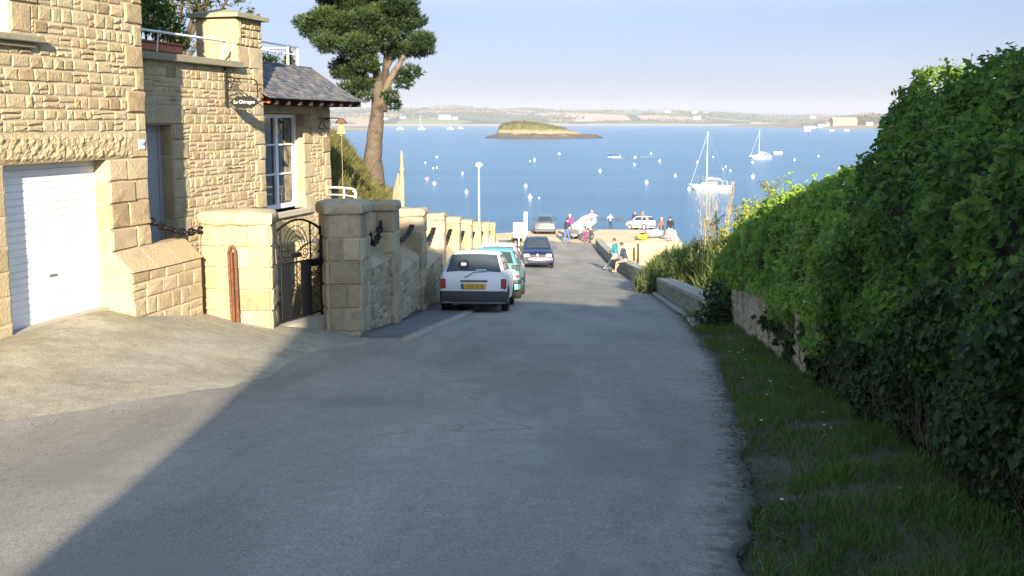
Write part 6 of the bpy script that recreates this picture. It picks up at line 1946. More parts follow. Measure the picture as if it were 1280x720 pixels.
ra, rb_ = Vector((4.72, 77.9, QZ + .75)), Vector((6.25, 80.1, QZ + 1.55)); rd_ = (rb_ - ra).normalized(); rs = Vector((rd_.y, -rd_.x, 0)).normalized(); ru = rs.cross(rd_)
B = MB(); RL = (rb_ - ra).length
pts = [ra + rs * .62 - rd_ * .2] + [ra + rd_ * RL * f + rs * .62 for f in (.2, .45, .65)]
pts += [ra + rd_ * (RL * .72 + .62 * math.sin(t)) + rs * .62 * math.cos(t) + ru * .2 * math.sin(t) for t in [PI * i / 10 for i in range(11)]]
pts += [ra + rd_ * RL * f - rs * .62 for f in (.65, .45, .2)] + [ra - rs * .62 - rd_ * .2]
B.tube(pts, [.10] + [.20] * (len(pts) - 2) + [.10], 10); B.build('tube', paint('pale_grey_rubber', (.34, .35, .35)), rib)
B = MB(); B.add([ra + rs * .55 - ru * .12, ra + rd_ * RL * .9 + rs * .45 - ru * .1, ra + rd_ * (RL + .25) - ru * .02, ra + rd_ * RL * .9 - rs * .45 - ru * .1, ra - rs * .55 - ru * .12, ra - ru * .42, ra + rd_ * RL * .8 - ru * .36],
               [(0, 1, 6, 5), (1, 2, 6), (2, 3, 6), (3, 4, 5, 6), (4, 3, 2, 1, 0), (0, 5, 4)]); B.build('hull', M['hull'], rib)
B = MB(); B.obox(ra - rd_ * .02 - rs * .5 - ru * .2, rs * 1.0, ru * .42, -rd_ * .05); B.build('transom', M['trim'], rib)

ky = thing('kayak', 'bright yellow kayak lying on the quay in front of the small white car', 'kayak', (10.15, 79, QZ))
YEL = paint('kayak_yellow', (.78, .70, .02))
B = MB(); V = []; nst = 15; KL = 2.6; kd = Vector((.36, .93, 0)).normalized(); ksd = Vector((kd.y, -kd.x, 0))
for i in range(nst):
    t = i / (nst - 1); s = math.sin(PI * t) ** .6; y_ = (t - .5) * KL
    for k in range(10):
        a = 2 * PI * k / 10; V.append(Vector((10.15, 79, QZ + .24 + .1 * (2 * t - 1) ** 2)) + kd * y_ + ksd * (.36 * s * math.cos(a)) + Z3 * (.22 * (s * .8 + .2) * math.sin(a)))
B.add(V, [(j * 10 + k, j * 10 + (k + 1) % 10, (j + 1) * 10 + (k + 1) % 10, (j + 1) * 10 + k) for j in range(nst - 1) for k in range(10)], 0, .5, True); B.build('hull', YEL, ky)
B = MB(); B.lathe(Vector((10.12, 78.92, QZ + .44)), [(.16, 0), (.22, .02), (.24, .05), (.2, .06), (.15, .0)], 14, 0, .5, .9, 1.4); B.build('cockpit_rim', M['black'], ky)

def dinghy(name, label, c, ang, L, W, H, mh, mi=None, flip=False, cat='dinghy', group=None):
    t = thing(name, label, cat, c, 0, group); d = Vector((math.cos(ang), math.sin(ang), 0)); s = Vector((-d.y, d.x, 0)); B = MB(); V = []; n_ = 11
    sg_ = -1 if flip else 1; z0 = c[2] + (H if flip else 0)
    for i in range(n_):
        f = i / (n_ - 1); w = W / 2 * (1 - max(0, (f - .45) / .55) ** 2.2) * (.86 + .14 * min(1, f * 4)); w = max(w, .02); kz = .05 + .22 * max(0, f - .6) ** 1.4
        hgt = H * (1 + .25 * f * f)
        for k in range(9):
            a = PI * k / 8; V.append(Vector((c[0], c[1], z0)) + d * (f - .5) * L + s * w * math.cos(a) * (1) + Z3 * sg_ * (kz + (hgt - kz) * (1 - math.sin(a) ** .7)))
    B.add(V, [(j * 9 + k, (j + 1) * 9 + k, (j + 1) * 9 + k + 1, j * 9 + k + 1) for j in range(n_ - 1) for k in range(8)] + [tuple(range(9))], 0, .5, True); B.build('hull', mh, t)
    if not flip:
        B = MB()
        for f in (.3, .6): B.obox(Vector((c[0], c[1], c[2] + H * .62)) + d * (f - .5) * L - s * W * .42 - d * .1, d * .2, s * W * .84, Z3 * .03)
        B.build('thwart', mi or mh, t)
    return t
dinghy('dinghy', 'small pale blue and white dinghy on the quay by the person in red', (11.3, 79.7, QZ + .12), R(20), 1.7, .8, .50, paint('pale_blue_hull', (.50, .62, .74)), M['hull'])
dinghy('dinghy', 'white upturned dinghy on the quay behind the blank white board', (1.10, 68, zr(68) + .05), R(5), 1.9, .9, .48, M['hull'], None, True)
B = MB(); V = []
for j in range(6):
    for k in range(10):
        a = 2 * PI * k / 10; th_ = PI * j / 5; d = Vector((math.sin(th_) * math.cos(a), math.sin(th_) * math.sin(a), .8 * math.cos(th_))); V.append(Vector((10.62, 79.3, QZ + .36)) + d * .26 * (1 + .3 * noise.noise(d * 2.3)))
B.add(V, [(j * 10 + k, (j + 1) * 10 + k, (j + 1) * 10 + (k + 1) % 10, j * 10 + (k + 1) % 10) for j in range(5) for k in range(10)], 0, .5, True)
o = B.build('kit_bag', cloth('orange_bag', (.62, .17, .08)), base=(10.62, 79.3, QZ)); tag(o, 'orange bag between the yellow kayak and the pale blue dinghy', 'bag')
B = MB(); B.tube([(12.62, 78.2, QZ), (12.5, 78.3, QZ + .8)], .03, 5); B.tube([(12.72, 78.2, QZ), (12.55, 78.35, QZ + .8)], .03, 5); B.tube([(12.40, 78.5, QZ), (12.52, 78.3, QZ + .8)], .03, 5)
o = B.build('trestle', M['white'], base=(12.55, 78.3, QZ)); tag(o, 'thin white trestle beside the man in the black jacket', 'trestle')

# blank boards and rough mound beside the lane
bd_ = thing('notice_board', 'blank white board on a white post at the foot of the pillared wall', 'sign', (.44, 66, zr(66)))
B = MB(); B.tube([(.44, 66.03, zr(66) - .2), (.44, 66.03, 4.6)], .045, 7); B.build('post', M['white'], bd_)
B = MB(); B.obox((.08, 65.96, 4.52), (.72, 0, 0), (0, .05, 0), (0, 0, 1.0), 0, .5, .01); B.build('board', M['white'], bd_)
bd_ = thing('marker_post', 'tall narrow white panel standing at the edge of the quay', 'marker', (.96, 72, 3.0))
B = MB(); B.tube([(.96, 72, 2.8), (.96, 72, 4.2)], .04, 6); B.build('post', M['white'], bd_)
B = MB(); B.obox((.84, 71.97, 4.05), (.24, 0, 0), (0, .06, 0), (0, 0, 1.62), 0, .5, .02); B.build('panel', M['white'], bd_)
mt_ = thing('rocky_mound', 'brown rocky mound with dark weeds behind the blank white board', 'rock', (.45, 67.2, 3.2))
B = MB(); V = []
for j in range(8):
    for k in range(14):
        a = 2 * PI * k / 14; th_ = PI * j / 7; d = Vector((math.sin(th_) * math.cos(a), math.sin(th_) * math.sin(a), math.cos(th_))); V.append(Vector((.35, 67.3, 3.3)) + Vector((d.x * .85, d.y * .7, d.z * 1.0)) * (1 + .45 * noise.noise(d * 1.9)))
B.add(V, [(j * 14 + k, (j + 1) * 14 + k, (j + 1) * 14 + (k + 1) % 14, j * 14 + (k + 1) % 14) for j in range(7) for k in range(14)], 0, .35); B.build('rock', M['grey_stone'], mt_)
k = 900; d = rng.normal(0, 1, (k, 3)); d /= np.linalg.norm(d, axis=1)[:, None]; d[:, 2] = abs(d[:, 2])
blades(np.array((.2, 67.1, 3.3)) + d * np.array((.8, .65, .95)), rng.uniform(.1, .3, k), rng.uniform(.02, .05, k), rng.uniform(.2, 1, k), rng.uniform(0, .5, k), 'weeds', M['bank_grass'], mt_)

# ------------------------------------------------------------------ boats and buoys on the water
BLUE_LINE = plain('boot_top', (.03, .05, .12), .4)
def yacht(label, x, y, ang, L, mast, grp=None, stays=.022, extras=True):
    t = thing('sailboat', label, 'sailboat', (x, y, 0), ang, grp)
    t0 = Vector((x, y, 0)); ORG[t.name] = Vector((0, 0, 0))
    W = L * .30; H = L * .125
    B = MB(); V = []; n_ = 15; K = 9
    for i in range(n_):
        f = i / (n_ - 1); yy = (f - .48) * L
        w = W / 2 * min(1, (.72 + .75 * f)) * (1 - max(0, (f - .5) / .5) ** 2.1); w = max(w, .015)
        hs = H * (1 + .55 * max(0, f - .35) ** 1.3); kz = -.25 + (hs + .2) * max(0, (f - .80) / .20) ** 1.5 * .98 + .18 * max(0, (.12 - f) / .12)
        for k in range(K):
            a = PI * k / (K - 1); V.append(Vector((w * math.cos(a), yy + (0.06 * L * (1 - math.sin(a)) if f > .85 else 0), kz + (hs - kz) * (1 - math.sin(a) ** .65))))
    F = [(j * K + k, (j + 1) * K + k, (j + 1) * K + k + 1, j * K + k + 1) for j in range(n_ - 1) for k in range(K - 1)]
    F += [(j * K, j * K + K - 1, (j + 1) * K + K - 1, (j + 1) * K) for j in range(n_ - 1)] + [tuple(range(K))]
    B.add(V, F, 0, .5, True); B.build('hull', M['hull'], t, sharp=50)
    B = MB(); c = [(-.30 * W, -.10 * L), (.30 * W, -.10 * L), (.24 * W, .24 * L), (-.24 * W, .24 * L)]
    B.prism(c, [H * 1.0] * 4, [H * 1.75, H * 1.75, H * 1.45, H * 1.45]); B.build('cabin', M['hull'], t)
    for s in (-1, 1): B = MB(); B.obox((s * .29 * W if s > 0 else -.29 * W - .01, -.05 * L, H * 1.3), (.02, 0, 0), (-.0 * W, .18 * L, 0), (0, 0, H * .22)); B.build('cabin_window', M['pane'], t)
    my = .10 * L
    B = MB(); B.tube([(0, my, H), (0, my, H + mast)], [L * .010 + .02, L * .007 + .015], 6); B.build('mast', M['spar'], t)
    B = MB(); B.tube([(0, my, H * 2.3), (0, my - .36 * L, H * 2.2)], L * .006 + .03, 6); B.tube([(0, my - .03 * L, H * 2.42), (0, my - .34 * L, H * 2.32)], L * .012 + .02, 6); B.build('boom', M['hull'], t)
    B = MB(); B.tube([(0, .50 * L, H * 1.25), (0, my, H + mast * .96)], stays, 4)
    B.build('forestay', M['spar'], t)
    B = MB(); B.tube([(0, -.46 * L, H), (0, my, H + mast)], stays * .2, 3)
    for s in (-1, 1): B.tube([(s * W * .46, my - .03 * L, H), (s * .01, my, H + mast * .9)], stays * .18, 3)
    B.build('rigging', M['spar'], t)
    if extras:
        B = MB()
        for f in (-.42, -.30, -.15): B.tube([(.40 * W, f * L, H), (.40 * W, f * L, H + .75)], .022, 4); B.tube([(-.40 * W, f * L, H), (-.40 * W, f * L, H + .75)], .022, 4)
        B.tube([(.40 * W, -.42 * L, H + .75), (.40 * W, -.15 * L, H + .75)], .015, 4); B.tube([(-.40 * W, -.42 * L, H + .75), (.40 * W, -.42 * L, H + .75)], .02, 4); B.build('guard_rail', M['spar'], t)
        B = MB(); B.obox((-.12, -.53 * L, .25), (.24, 0, 0), (0, .3, 0), (0, 0, .62), 0, .5, .05); B.build('outboard', M['hull'], t)
    return t


yacht('large white sailing yacht moored nearest the quay, bow to the left', 35.0, 180.5, R(84), 6.9, 9.4)
yacht('smaller white sailing yacht moored farther out than the large one', 81.9, 338, R(84), 6.6, 8.4, stays=.03)
FG_ = 'boats moored off the far shore'
yacht('tiny far white boat at the left of those off the far shore', -169, 1557, R(90), 11, 3.5, FG_, .05, False)
yacht('tiny far sailboat with a bare mast off the far shore', -136.6, 1557, R(80), 13, 20, FG_, .08, False)
yacht('tiny far white boat off the far shore below the white house', -93, 1560, R(95), 10, 5, FG_, .05, False)
yacht('tiny far white sailboat off the far shore, rightmost of the four', -86, 1730, R(80), 9, 10, FG_, .05, False)
HG = 'boats moored off the wooded headland'
for xx, lb in ((371.7, 'tiny white boat off the headland, left of the brown hall'), (402, 'tiny white boat off the headland, in front of the brown hall'), (421, 'tiny white boat off the headland, right of the brown hall')):
    dinghy('motorboat', lb, (xx, 1297, -.2), 0.1, 9.0 if xx < 390 else 6.5, 3, 2.2, M['hull'], cat='motorboat', group=HG)
dinghy('dinghy', 'small white open boat moored to the right of the two yachts', (99.1, 383, -.1), 0.2, 3.6, 1.5, .9, M['hull'])
dinghy('dinghy', 'little white tender floating just behind the large yacht', (35.5, 172.0, -.05), 0.1, 1.4, .7, .35, M['hull'])
# motorboat under way with its wake
mb = thing('motorboat', 'small dark inflatable motorboat under way with a white wake', 'motorboat', (34.4, 345, 0), 0)
B = MB(); pts = [(33.0, 345.5, .45), (34.6, 345.6, .5), (35.6, 345.2, .65), (36.0, 345, .7), (35.6, 344.6, .65), (34.6, 344.2, .5), (33.0, 344.3, .45)]; B.tube([(69.0 - x, y, z) for x, y, z in pts], .28, 8); B.build('tube', M['bumper'], mb)
B = MB(); B.obox((33.6, 344.4, .25), (1.9, 0, 0), (0, 1.1, 0), (0, 0, .3)); B.obox((36.0, 344.7, .2), (.35, 0, 0), (0, .4, 0), (0, 0, .9)); B.build('hull', M['trim'], mb)
person('person in dark clothes steering the small motorboat', (34.7, 345, .5), R(90), 1.7, (.04, .04, .06), (.05, .05, .07), pel=(0, 0, .5), feet=[(-.1, .35, .07), (.1, .38, .07)])
foam, nt, p, out = new_mat('foam')
tc = nd(nt, 'ShaderNodeTexCoord'); nz = nd(nt, 'ShaderNodeTexNoise', Scale=.8, Detail=5.0); nt.links.new(tc.outputs['Object'], nz.inputs['Vector'])
rr = ramp(nt, [(.42, (.08, .2, .38)), (.6, (.75, .78, .80))]); nt.links.new(nz.outputs['Fac'], rr.inputs[0]); nt.links.new(rr.outputs[0], p.inputs['Base Color']); p.inputs['Roughness'].default_value = .7
B = MB()
for s in (0, 1):
    for i in range(10):
        a, b = i / 10, (i + 1) / 10
        w0, w1 = .35 + 1.1 * a, .35 + 1.1 * b
        y0, y1 = 345 + (9 if s else -1.5) * a, 345 + (9 if s else -1.5) * b
        B.add([(36.2 + 12 * a, y0 - w0, .03 + .01 * s), (36.2 + 12 * b, y1 - w1, .03 + .01 * s), (36.2 + 12 * b, y1 + w1, .03 + .01 * s), (36.2 + 12 * a, y0 + w0, .03 + .01 * s)], [(0, 1, 2, 3)])
B.tube([(32.0, 345, .0), (33.2, 344.2, .25), (35, 343.7, .2), (37, 343.6, .05)], [.1, .35, .35, .15], 6)
o = B.build('wake', foam, base=(40, 345, 0)); tag(o, 'white foam wake trailing the small motorboat', 'wake', None, 'stuff')

BU = [(-25.25, 344.94, .40), (-25.2, 298.31, .28), (-20.18, 262.74, .24), (-19.59, 267.3, .24), (-11.44, 236.52, .30), (17.4, 378.74, .42), (6.91, 316.66, .46), (5.48, 312.81, .22), (21.21, 247.15, .36), (40.86, 341.13, .42), (33.88, 284.03, .36), (-7.74, 173.69, .30),
      (2.52, 189.8, .32), (2.85, 161.42, .36), (4.28, 160.91, .14), (51.69, 382.48, .42), (44.63, 310.3, .38), (36.27, 227.78, .28), (26.38, 200.98, .36), (31.35, 181.07, .34), (54.36, 301.22, .36), (68.02, 347.27, .30), (56.63, 272.01, .28), (53.19, 258.34, .22),
      (53.23, 249.96, .28), (79.17, 341.13, .48), (70.2, 299.47, .38), (51.98, 221.23, .42), (87.99, 319.94, .36), (105.23, 352.81, .36), (82.82, 259.65, .36), (82.92, 256.19, .24)]
proto = None
for i, (x, y, r) in enumerate(BU):
    if proto is None:
        B = MB(); B.ball((0, 0, .45), 1, 0, .5, 14); B.tube([(0, 0, 1.3), (0, 0, 1.75)], .10, 6)
        a_ = 0
        B.tube([(.16 * math.cos(2 * PI * k / 10), 0, 1.85 + .16 * math.sin(2 * PI * k / 10)) for k in range(11)], .05, 5, caps=False)
        proto = B.build('mooring_buoy', M['buoy'], base=(0, 0, 0)); o = proto
    else:
        o = proto.copy(); COL.objects.link(o)
    o.location = (x, y, 0); o.scale = (r, r, r)
    tag(o, 'round white mooring buoy floating in the blue bay', 'buoy', 'white mooring buoys in the bay')
for (x, y, r, mt, lb) in [(-17.6, 212.07, .40, M['buoy_pink'], 'pinkish mooring buoy floating left of the carved stone finial'), (-14.94, 197.11, .36, M['buoy_yellow'], 'pale yellow mooring buoy just beyond the pink one')]:
    B = MB(); B.ball((x, y, .45 * r), r, 0, .5, 14); B.tube([(x, y, 1.2 * r), (x, y, 1.7 * r)], .1 * r, 6); o = B.build('mooring_buoy', mt, base=(x, y, 0)); tag(o, lb, 'buoy')

# ------------------------------------------------------------------ island and far land
mi, nt, p, out = new_mat('island_ground')
geo = nd(nt, 'ShaderNodeNewGeometry'); sp_ = nd(nt, 'ShaderNodeSeparateXYZ'); nt.links.new(geo.outputs['Position'], sp_.inputs[0])
tc = nd(nt, 'ShaderNodeTexCoord'); nz = nd(nt, 'ShaderNodeTexNoise', Scale=.09, Detail=7.0, Roughness=.65); nt.links.new(tc.outputs['Object'], nz.inputs['Vector'])
ma = nd(nt, 'ShaderNodeMath', operation='MULTIPLY_ADD'); ma.inputs[1].default_value = 6.0; nt.links.new(nz.outputs['Fac'], ma.inputs[0]); nt.links.new(sp_.outputs['Z'], ma.inputs[2])
mr = nd(nt, 'ShaderNodeMapRange'); mr.inputs[1].default_value = 3; mr.inputs[2].default_value = 16; nt.links.new(ma.outputs[0], mr.inputs[0])
rr = ramp(nt, [(.0, (.060, .050, .038)), (.22, (.10, .08, .055)), (.30, (.30, .22, .13)), (.40, (.26, .20, .09)), (.52, (.10, .12, .035)), (.8, (.13, .12, .045)), (1, (.17, .12, .06))])
nt.links.new(mr.outputs[0], rr.inputs[0]); nt.links.new(rr.outputs[0], p.inputs['Base Color']); p.inputs['Roughness'].default_value = .95
b = nd(nt, 'ShaderNodeBump', Strength=.8, Distance=1.5); n2 = nd(nt, 'ShaderNodeTexNoise', Scale=.6, Detail=5.0); nt.links.new(tc.outputs['Object'], n2.inputs['Vector']); nt.links.new(n2.outputs['Fac'], b.inputs['Height']); nt.links.new(b.outputs[0], p.inputs['Normal'])

def isl_h(x, y):
    e = ((x - 20) / 36) ** 2 + ((y - 760) / 22) ** 2
    n = fbm(x * .06, y * .06, 2) * .22
    core = 11.0 * sstep(1.05 + n, .55 + n, e) * (.82 + .18 * math.cos((x - 12) / 26)) + 1.3 * fbm(x * .11, y * .11, 5) * (e < 1) - 2.5 * (e >= 1)
    sk = 4.3 * sstep(1.5 + n, .95 + n, ((x - 23) / 38) ** 2 + ((y - 757) / 25) ** 2) - 1.6 + .5 * fbm(x * .3, y * .3, 8)
    core *= interp([(-25, .6), (-12, .95), (4, 1.05), (22, .9), (40, .62), (60, .3)], x) if core > 0 else 1
    return max(core, sk)
sheet('island', arange(-36, 92, 1.4), arange(722, 800, 2.2), lambda x, y: (x, y, isl_h(x, y)), mi)
P = []
while len(P) < 3800:
    x = random.uniform(-14, 56); y = random.uniform(738, 775); z = isl_h(x, y)
    if z > 6.2: P.append((x, y, z + random.uniform(-.2, .9) + .5 * max(0, noise.noise(Vector((x * .2, y * .2, 1))))))
P = np.array(P)
o = leaf_cloud(P, rng.normal(0, 1, P.shape) + np.array((0, -.5, .8)), 1.3, np.clip(rng.normal(.45, .25, len(P)), 0, 1), 'scrub', M['bank_grass'], None, (20, 755, 6)); tag(o, 'olive and rusty scrub covering the top of the small island', 'scrub', None, 'stuff')

mh, nt, p, out = new_mat('far_fields')
tc = nd(nt, 'ShaderNodeTexCoord'); mp = nd(nt, 'ShaderNodeMapping'); mp.inputs['Scale'].default_value = (.0030, .0016, 0); nt.links.new(tc.outputs['Object'], mp.inputs[0])
vo = nd(nt, 'ShaderNodeTexVoronoi', Scale=1.0); nt.links.new(mp.outputs[0], vo.inputs['Vector'])
se = nd(nt, 'ShaderNodeSeparateColor'); nt.links.new(vo.outputs['Color'], se.inputs[0])
rr = ramp(nt, [(0, (.10, .14, .04)), (.25, (.16, .20, .06)), (.42, (.36, .25, .14)), (.6, (.10, .11, .05)), (.75, (.40, .30, .18)), (.9, (.13, .17, .05))]); rr.color_ramp.interpolation = 'CONSTANT'
nt.links.new(se.outputs[0], rr.inputs[0])
v2 = nd(nt, 'ShaderNodeTexVoronoi', Scale=1.0, feature='DISTANCE_TO_EDGE'); nt.links.new(mp.outputs[0], v2.inputs['Vector'])
lt = nd(nt, 'ShaderNodeMath', operation='LESS_THAN'); lt.inputs[1].default_value = .045; nt.links.new(v2.outputs['Distance'], lt.inputs[0])
mx = nd(nt, 'ShaderNodeMix', data_type='RGBA'); nt.links.new(lt.outputs[0], mx.inputs['Factor']); nt.links.new(rr.outputs[0], mx.inputs['A']); mx.inputs['B'].default_value = (.045, .055, .025, 1)
geo = nd(nt, 'ShaderNodeNewGeometry'); sp_ = nd(nt, 'ShaderNodeSeparateXYZ'); nt.links.new(geo.outputs['Position'], sp_.inputs[0])
m2 = nd(nt, 'ShaderNodeMix', data_type='RGBA'); r2 = ramp(nt, [(.0, (1, 1, 1)), (.55, (1, 1, 1)), (.7, (0, 0, 0))]); mr = nd(nt, 'ShaderNodeMapRange'); mr.inputs[1].default_value = 0; mr.inputs[2].default_value = 9
nt.links.new(sp_.outputs['Z'], mr.inputs[0]); nt.links.new(mr.outputs[0], r2.inputs[0]); nt.links.new(r2.outputs[0], m2.inputs['Factor']); nt.links.new(mx.outputs['Result'], m2.inputs['A']); m2.inputs['B'].default_value = (.34, .25, .16, 1)
nt.links.new(m2.outputs['Result'], p.inputs['Base Color']); p.inputs['Roughness'].default_value = .95

def hill_top(x):      # height of the skyline about 4.2 km off, by bearing
    u = 640 + x / 4200 * 1280
    return interp([(-200, 50), (300, 48), (420, 55), (480, 62), (560, 68), (660, 62), (740, 58), (850, 55), (950, 50), (1100, 52), (1250, 58), (1500, 40)], u)
def shore_y(x): return 3050 + 250 * fbm(x * .0012, 1, 3) + (700 * sstep(500, 1500, x))
def hills_h(x, y):
    s = shore_y(x); d = y - s
    if d < 0: return -3
    h = hill_top(x * 4200 / y)
    r = sstep(-250, 1250, d); cliff = 9 * sstep(0, 60, d)
    return -1 + cliff * .6 + (h - 4) * r * (.92 + .25 * fbm(x * .0016, y * .0022, 6)) * (1 if d < 1300 else max(.2, 1 - (d - 1300) / 3000))
hx = arange(-3600, 4200, 55); hy = arange(2650, 3900, 45) + arange(4000, 5600, 160)
sheet('hills', hx, hy, lambda x, y: (x, y, hills_h(x, y)), mh)

ml = ground_mat('low_shore', [(.3, (.14, .115, .08)), (.5, (.26, .20, .13)), (.7, (.13, .14, .06))], .012, .3, .3, .3)
def spit_h(x, y): return -1.2 + 6.0 * sstep(0, 1, (-168 - x + 22 * fbm(y * .02, 2, 1)) / 60) * sstep(0, 1, (1 - abs(y - 1480) / 60) * 2) + .8 * fbm(x * .05, y * .05, 3)
sheet('spit', arange(-620, -150, 9), arange(1400, 1570, 9), lambda x, y: (x, y, spit_h(x, y)), ml)
def head_h(x, y):
    d = x - (525 + 26 * fbm(y * .01, 4, 2)); e = (y - 1850 + 0.15 * (x - 520)) 
    return -1.4 + 7.0 * sstep(0, 90, d) * sstep(0, 60, e) + 22 * sstep(100, 420, d) * sstep(90, 420, e) + 1.0 * fbm(x * .03, y * .03, 3)
sheet('headland', arange(490, 1700, 14), arange(1680, 2700, 16), lambda x, y: (x, y, head_h(x, y)), ml)

M['far_tree'] = toned('far_trees', [(0, (.05, .06, .03)), (.5, (.10, .095, .05)), (1, (.17, .13, .08))], rough=.9, var=.1, bump=0)
# bare woods of the headland
P = []
while len(P) < 15000:
    x = random.uniform(600, 1250); y = random.uniform(1925, 2150)
    f = sstep(590, 700, x)
    h = (11 + 9 * (noise.noise(Vector((x * .02, y * .02, 3))) + .6)) * f
    P.append((x, y, head_h(x, y) + h * math.sqrt(random.random())))
P = np.array(P); o = leaf_cloud(P, rng.normal(0, 1, P.shape) + np.array((0, -.6, .5)), 4.2, np.clip(rng.normal(.5, .25, len(P)), 0, 1), 'far_woodland', M['far_tree'], None, (900, 2050, 10)); tag(o, 'bare grey brown woods behind the brown hall on the headland', 'woodland', None, 'stuff')
# copses and hedgerow trees over the far hills
P = []
for _ in range(230):
    x = random.uniform(-1300, 2300); y = random.uniform(3120, 4350)
    if hills_h(x, y) < 3: continue
    L = random.uniform(20, 200); hgt = random.uniform(5, 12)
    if x < 150 and y < 3500 and random.random() < .8: L *= 1.4; hgt *= 1.3
    for _k in range(int(L * .9)):
        xx = x + random.uniform(-.5, .5) * L; yy = y + random.gauss(0, 8); P.append((xx, yy, hills_h(xx, yy) + hgt * random.random()))
P = np.array(P); o = leaf_cloud(P, rng.normal(0, 1, P.shape) + np.array((0, -.6, .5)), 7.0, np.clip(rng.normal(.4, .25, len(P)), 0, 1), 'far_copses', M['far_tree'], None, (0, 3600, 30)); tag(o, 'distant copses and hedgerow trees scattered over the far hills', 'woodland', None, 'stuff')

ROOF_F = plain('far_slate', (.10, .10, .12), .8); WALL_F = plain('far_render', (.78, .76, .72), .8, var=.04, scale=.1); HALL = plain('hall_cladding', (.42, .26, .17), .8, var=.05, scale=.1)
def far_house(label, x, y, z, w, d, h, rh, wall=None, grp=None, nwin=3, ang=0.0, roofm=None, cat='house'):
    t = thing('far_house', label, cat, (x, y, z), ang, grp); ORG[t.name] = Vector((0, 0, 0))
    B = MB(); B.box((0, 0, h / 2 - 1), (w, d, h + 2)); B.add([(-w / 2, -d / 2, h), (-w / 2, d / 2, h), (-w / 2, 0, h + rh), (w / 2, -d / 2, h), (w / 2, d / 2, h), (w / 2, 0, h + rh)], [(1, 0, 2), (3, 4, 5)]); B.build('wall', wall or WALL_F, t)
    B = MB(); o_ = .4; B.add([(-w / 2 - o_, -d / 2 - o_, h - .2), (w / 2 + o_, -d / 2 - o_, h - .2), (w / 2 + o_, 0, h + rh + .15), (-w / 2 - o_, 0, h + rh + .15), (w / 2 + o_, d / 2 + o_, h - .2), (-w / 2 - o_, d / 2 + o_, h - .2)], [(0, 1, 2, 3), (3, 2, 4, 5)]); B.build('roof', roofm or ROOF_F, t)
    B = MB()
    for i in range(nwin): B.obox((-w / 2 + w * (i + .5) / nwin - .7, -d / 2 - .06, h * .35), (1.4, 0, 0), (0, .05, 0), (0, 0, h * .35))
    B.build('window', M['pane'], t)
FH = 'distant houses on the far shore and hills'
far_house('large white house alone on the far shore left of the island', -203, 3120, hills_h(-203, 3120), 36, 12, 10, 6, None, FH, 4, .1)
far_house('small white annexe beside the large white house on the far shore', -172, 3130, hills_h(-172, 3130), 16, 9, 6, 4, None, FH, 2)
far_house('small pale house among trees at the left of the far shore', -335, 3160, hills_h(-335, 3160), 16, 9, 6, 4, None, FH, 2, .2)
far_house('low white house near the water left of the pale house on the far shore', -385, 3110, hills_h(-385, 3110), 18, 9, 5, 3, None, FH, 2)
for (u, yy, lb) in [(866, 3900, 'tiny white farmhouse on the skyline left of the large yacht mast'), (880, 4150, 'tiny white farmhouse on the skyline just right of the large yacht mast'), (1013, 4100, 'tiny white farmhouse on the skyline right of the smaller yacht'), (832, 4000, 'tiny white farmhouse on the skyline right of the island'), (870, 3450, 'tiny white house low on the far slope left of the yacht mast')]:
    x = (u - 640) / 1280 * yy; far_house(lb, x, yy, hills_h(x, yy), 24, 10, 8, 5, None, FH, 3, random.uniform(-.3, .3))
GH = 'buildings on the headland'
def hz(x, y): return head_h(x, y) + .3
far_house('long brown hall with a sloping roof on the headland', 612, 1905, hz(612, 1905), 46, 16, 9, 5, HALL, GH, 3, .1, plain('brown_roof', (.40, .27, .19), .8), 'hall')
far_house('low pale shed at the left end of the headland', 548, 1900, hz(548, 1900), 22, 9, 4, 2, None, GH, 2, 0, None, 'shed')
far_house('second low pale shed on the headland beside the brown hall', 572, 1902, hz(572, 1902), 18, 9, 4, 3, None, GH, 2, .1, None, 'shed')
far_house('small house with a red roof just left of the brown hall', 588, 1915, hz(588, 1915), 11, 8, 5, 3, None, GH, 2, 0, plain('red_tile', (.36, .14, .08), .8))
far_house('small white house under the trees right of the brown hall', 662, 1912, hz(662, 1912), 12, 8, 4, 3, None, GH, 2)

# ------------------------------------------------------------------ the tall house behind the photographer that shades the lane
hb = thing('tall_house', 'tall rendered house standing behind the photographer and shading the lane', 'house', (3, -9, 11))
WM = ground_mat('rendered_wall', [(.3, (.34, .30, .23)), (.7, (.42, .37, .29))], 1.0, 40, .3, .15)
SAZ = R(5.5); SEL = R(17.5)
sk = math.tan(SAZ)
prof = [(-1.35, 9.5), (5.2, 9.5), (5.2, 17.35), (1.62, 18.0), (1.45, 19.05), (-1.35, 18.6)]
B = MB(); k = len(prof)
B.add([(x, -6, z) for x, z in prof] + [(x + 8 * sk, -14, z) for x, z in prof], [tuple(range(k))[::-1], tuple(range(k, 2 * k))] + [(i, (i + 1) % k, k + (i + 1) % k, k + i) for i in range(k)]); B.build('wall', WM, hb)
B = MB()
for (a, c) in ((prof[2], prof[3]), (prof[4], prof[5])):
    p0 = Vector((a[0], -5.8, a[1] + .01)); p1 = Vector((c[0], -5.8, c[1] + .01)); bk = Vector((8.4 * sk, -8.4, 0))
    B.add([p0, p1, p1 + bk, p0 + bk] + [q_ + Z3 * .10 for q_ in (p0, p1, p1 + bk, p0 + bk)], [(0, 1, 2, 3), (7, 6, 5, 4), (0, 4, 5, 1), (1, 5, 6, 2), (2, 6, 7, 3), (3, 7, 4, 0)])
B.build('roof', M['slate'], hb)
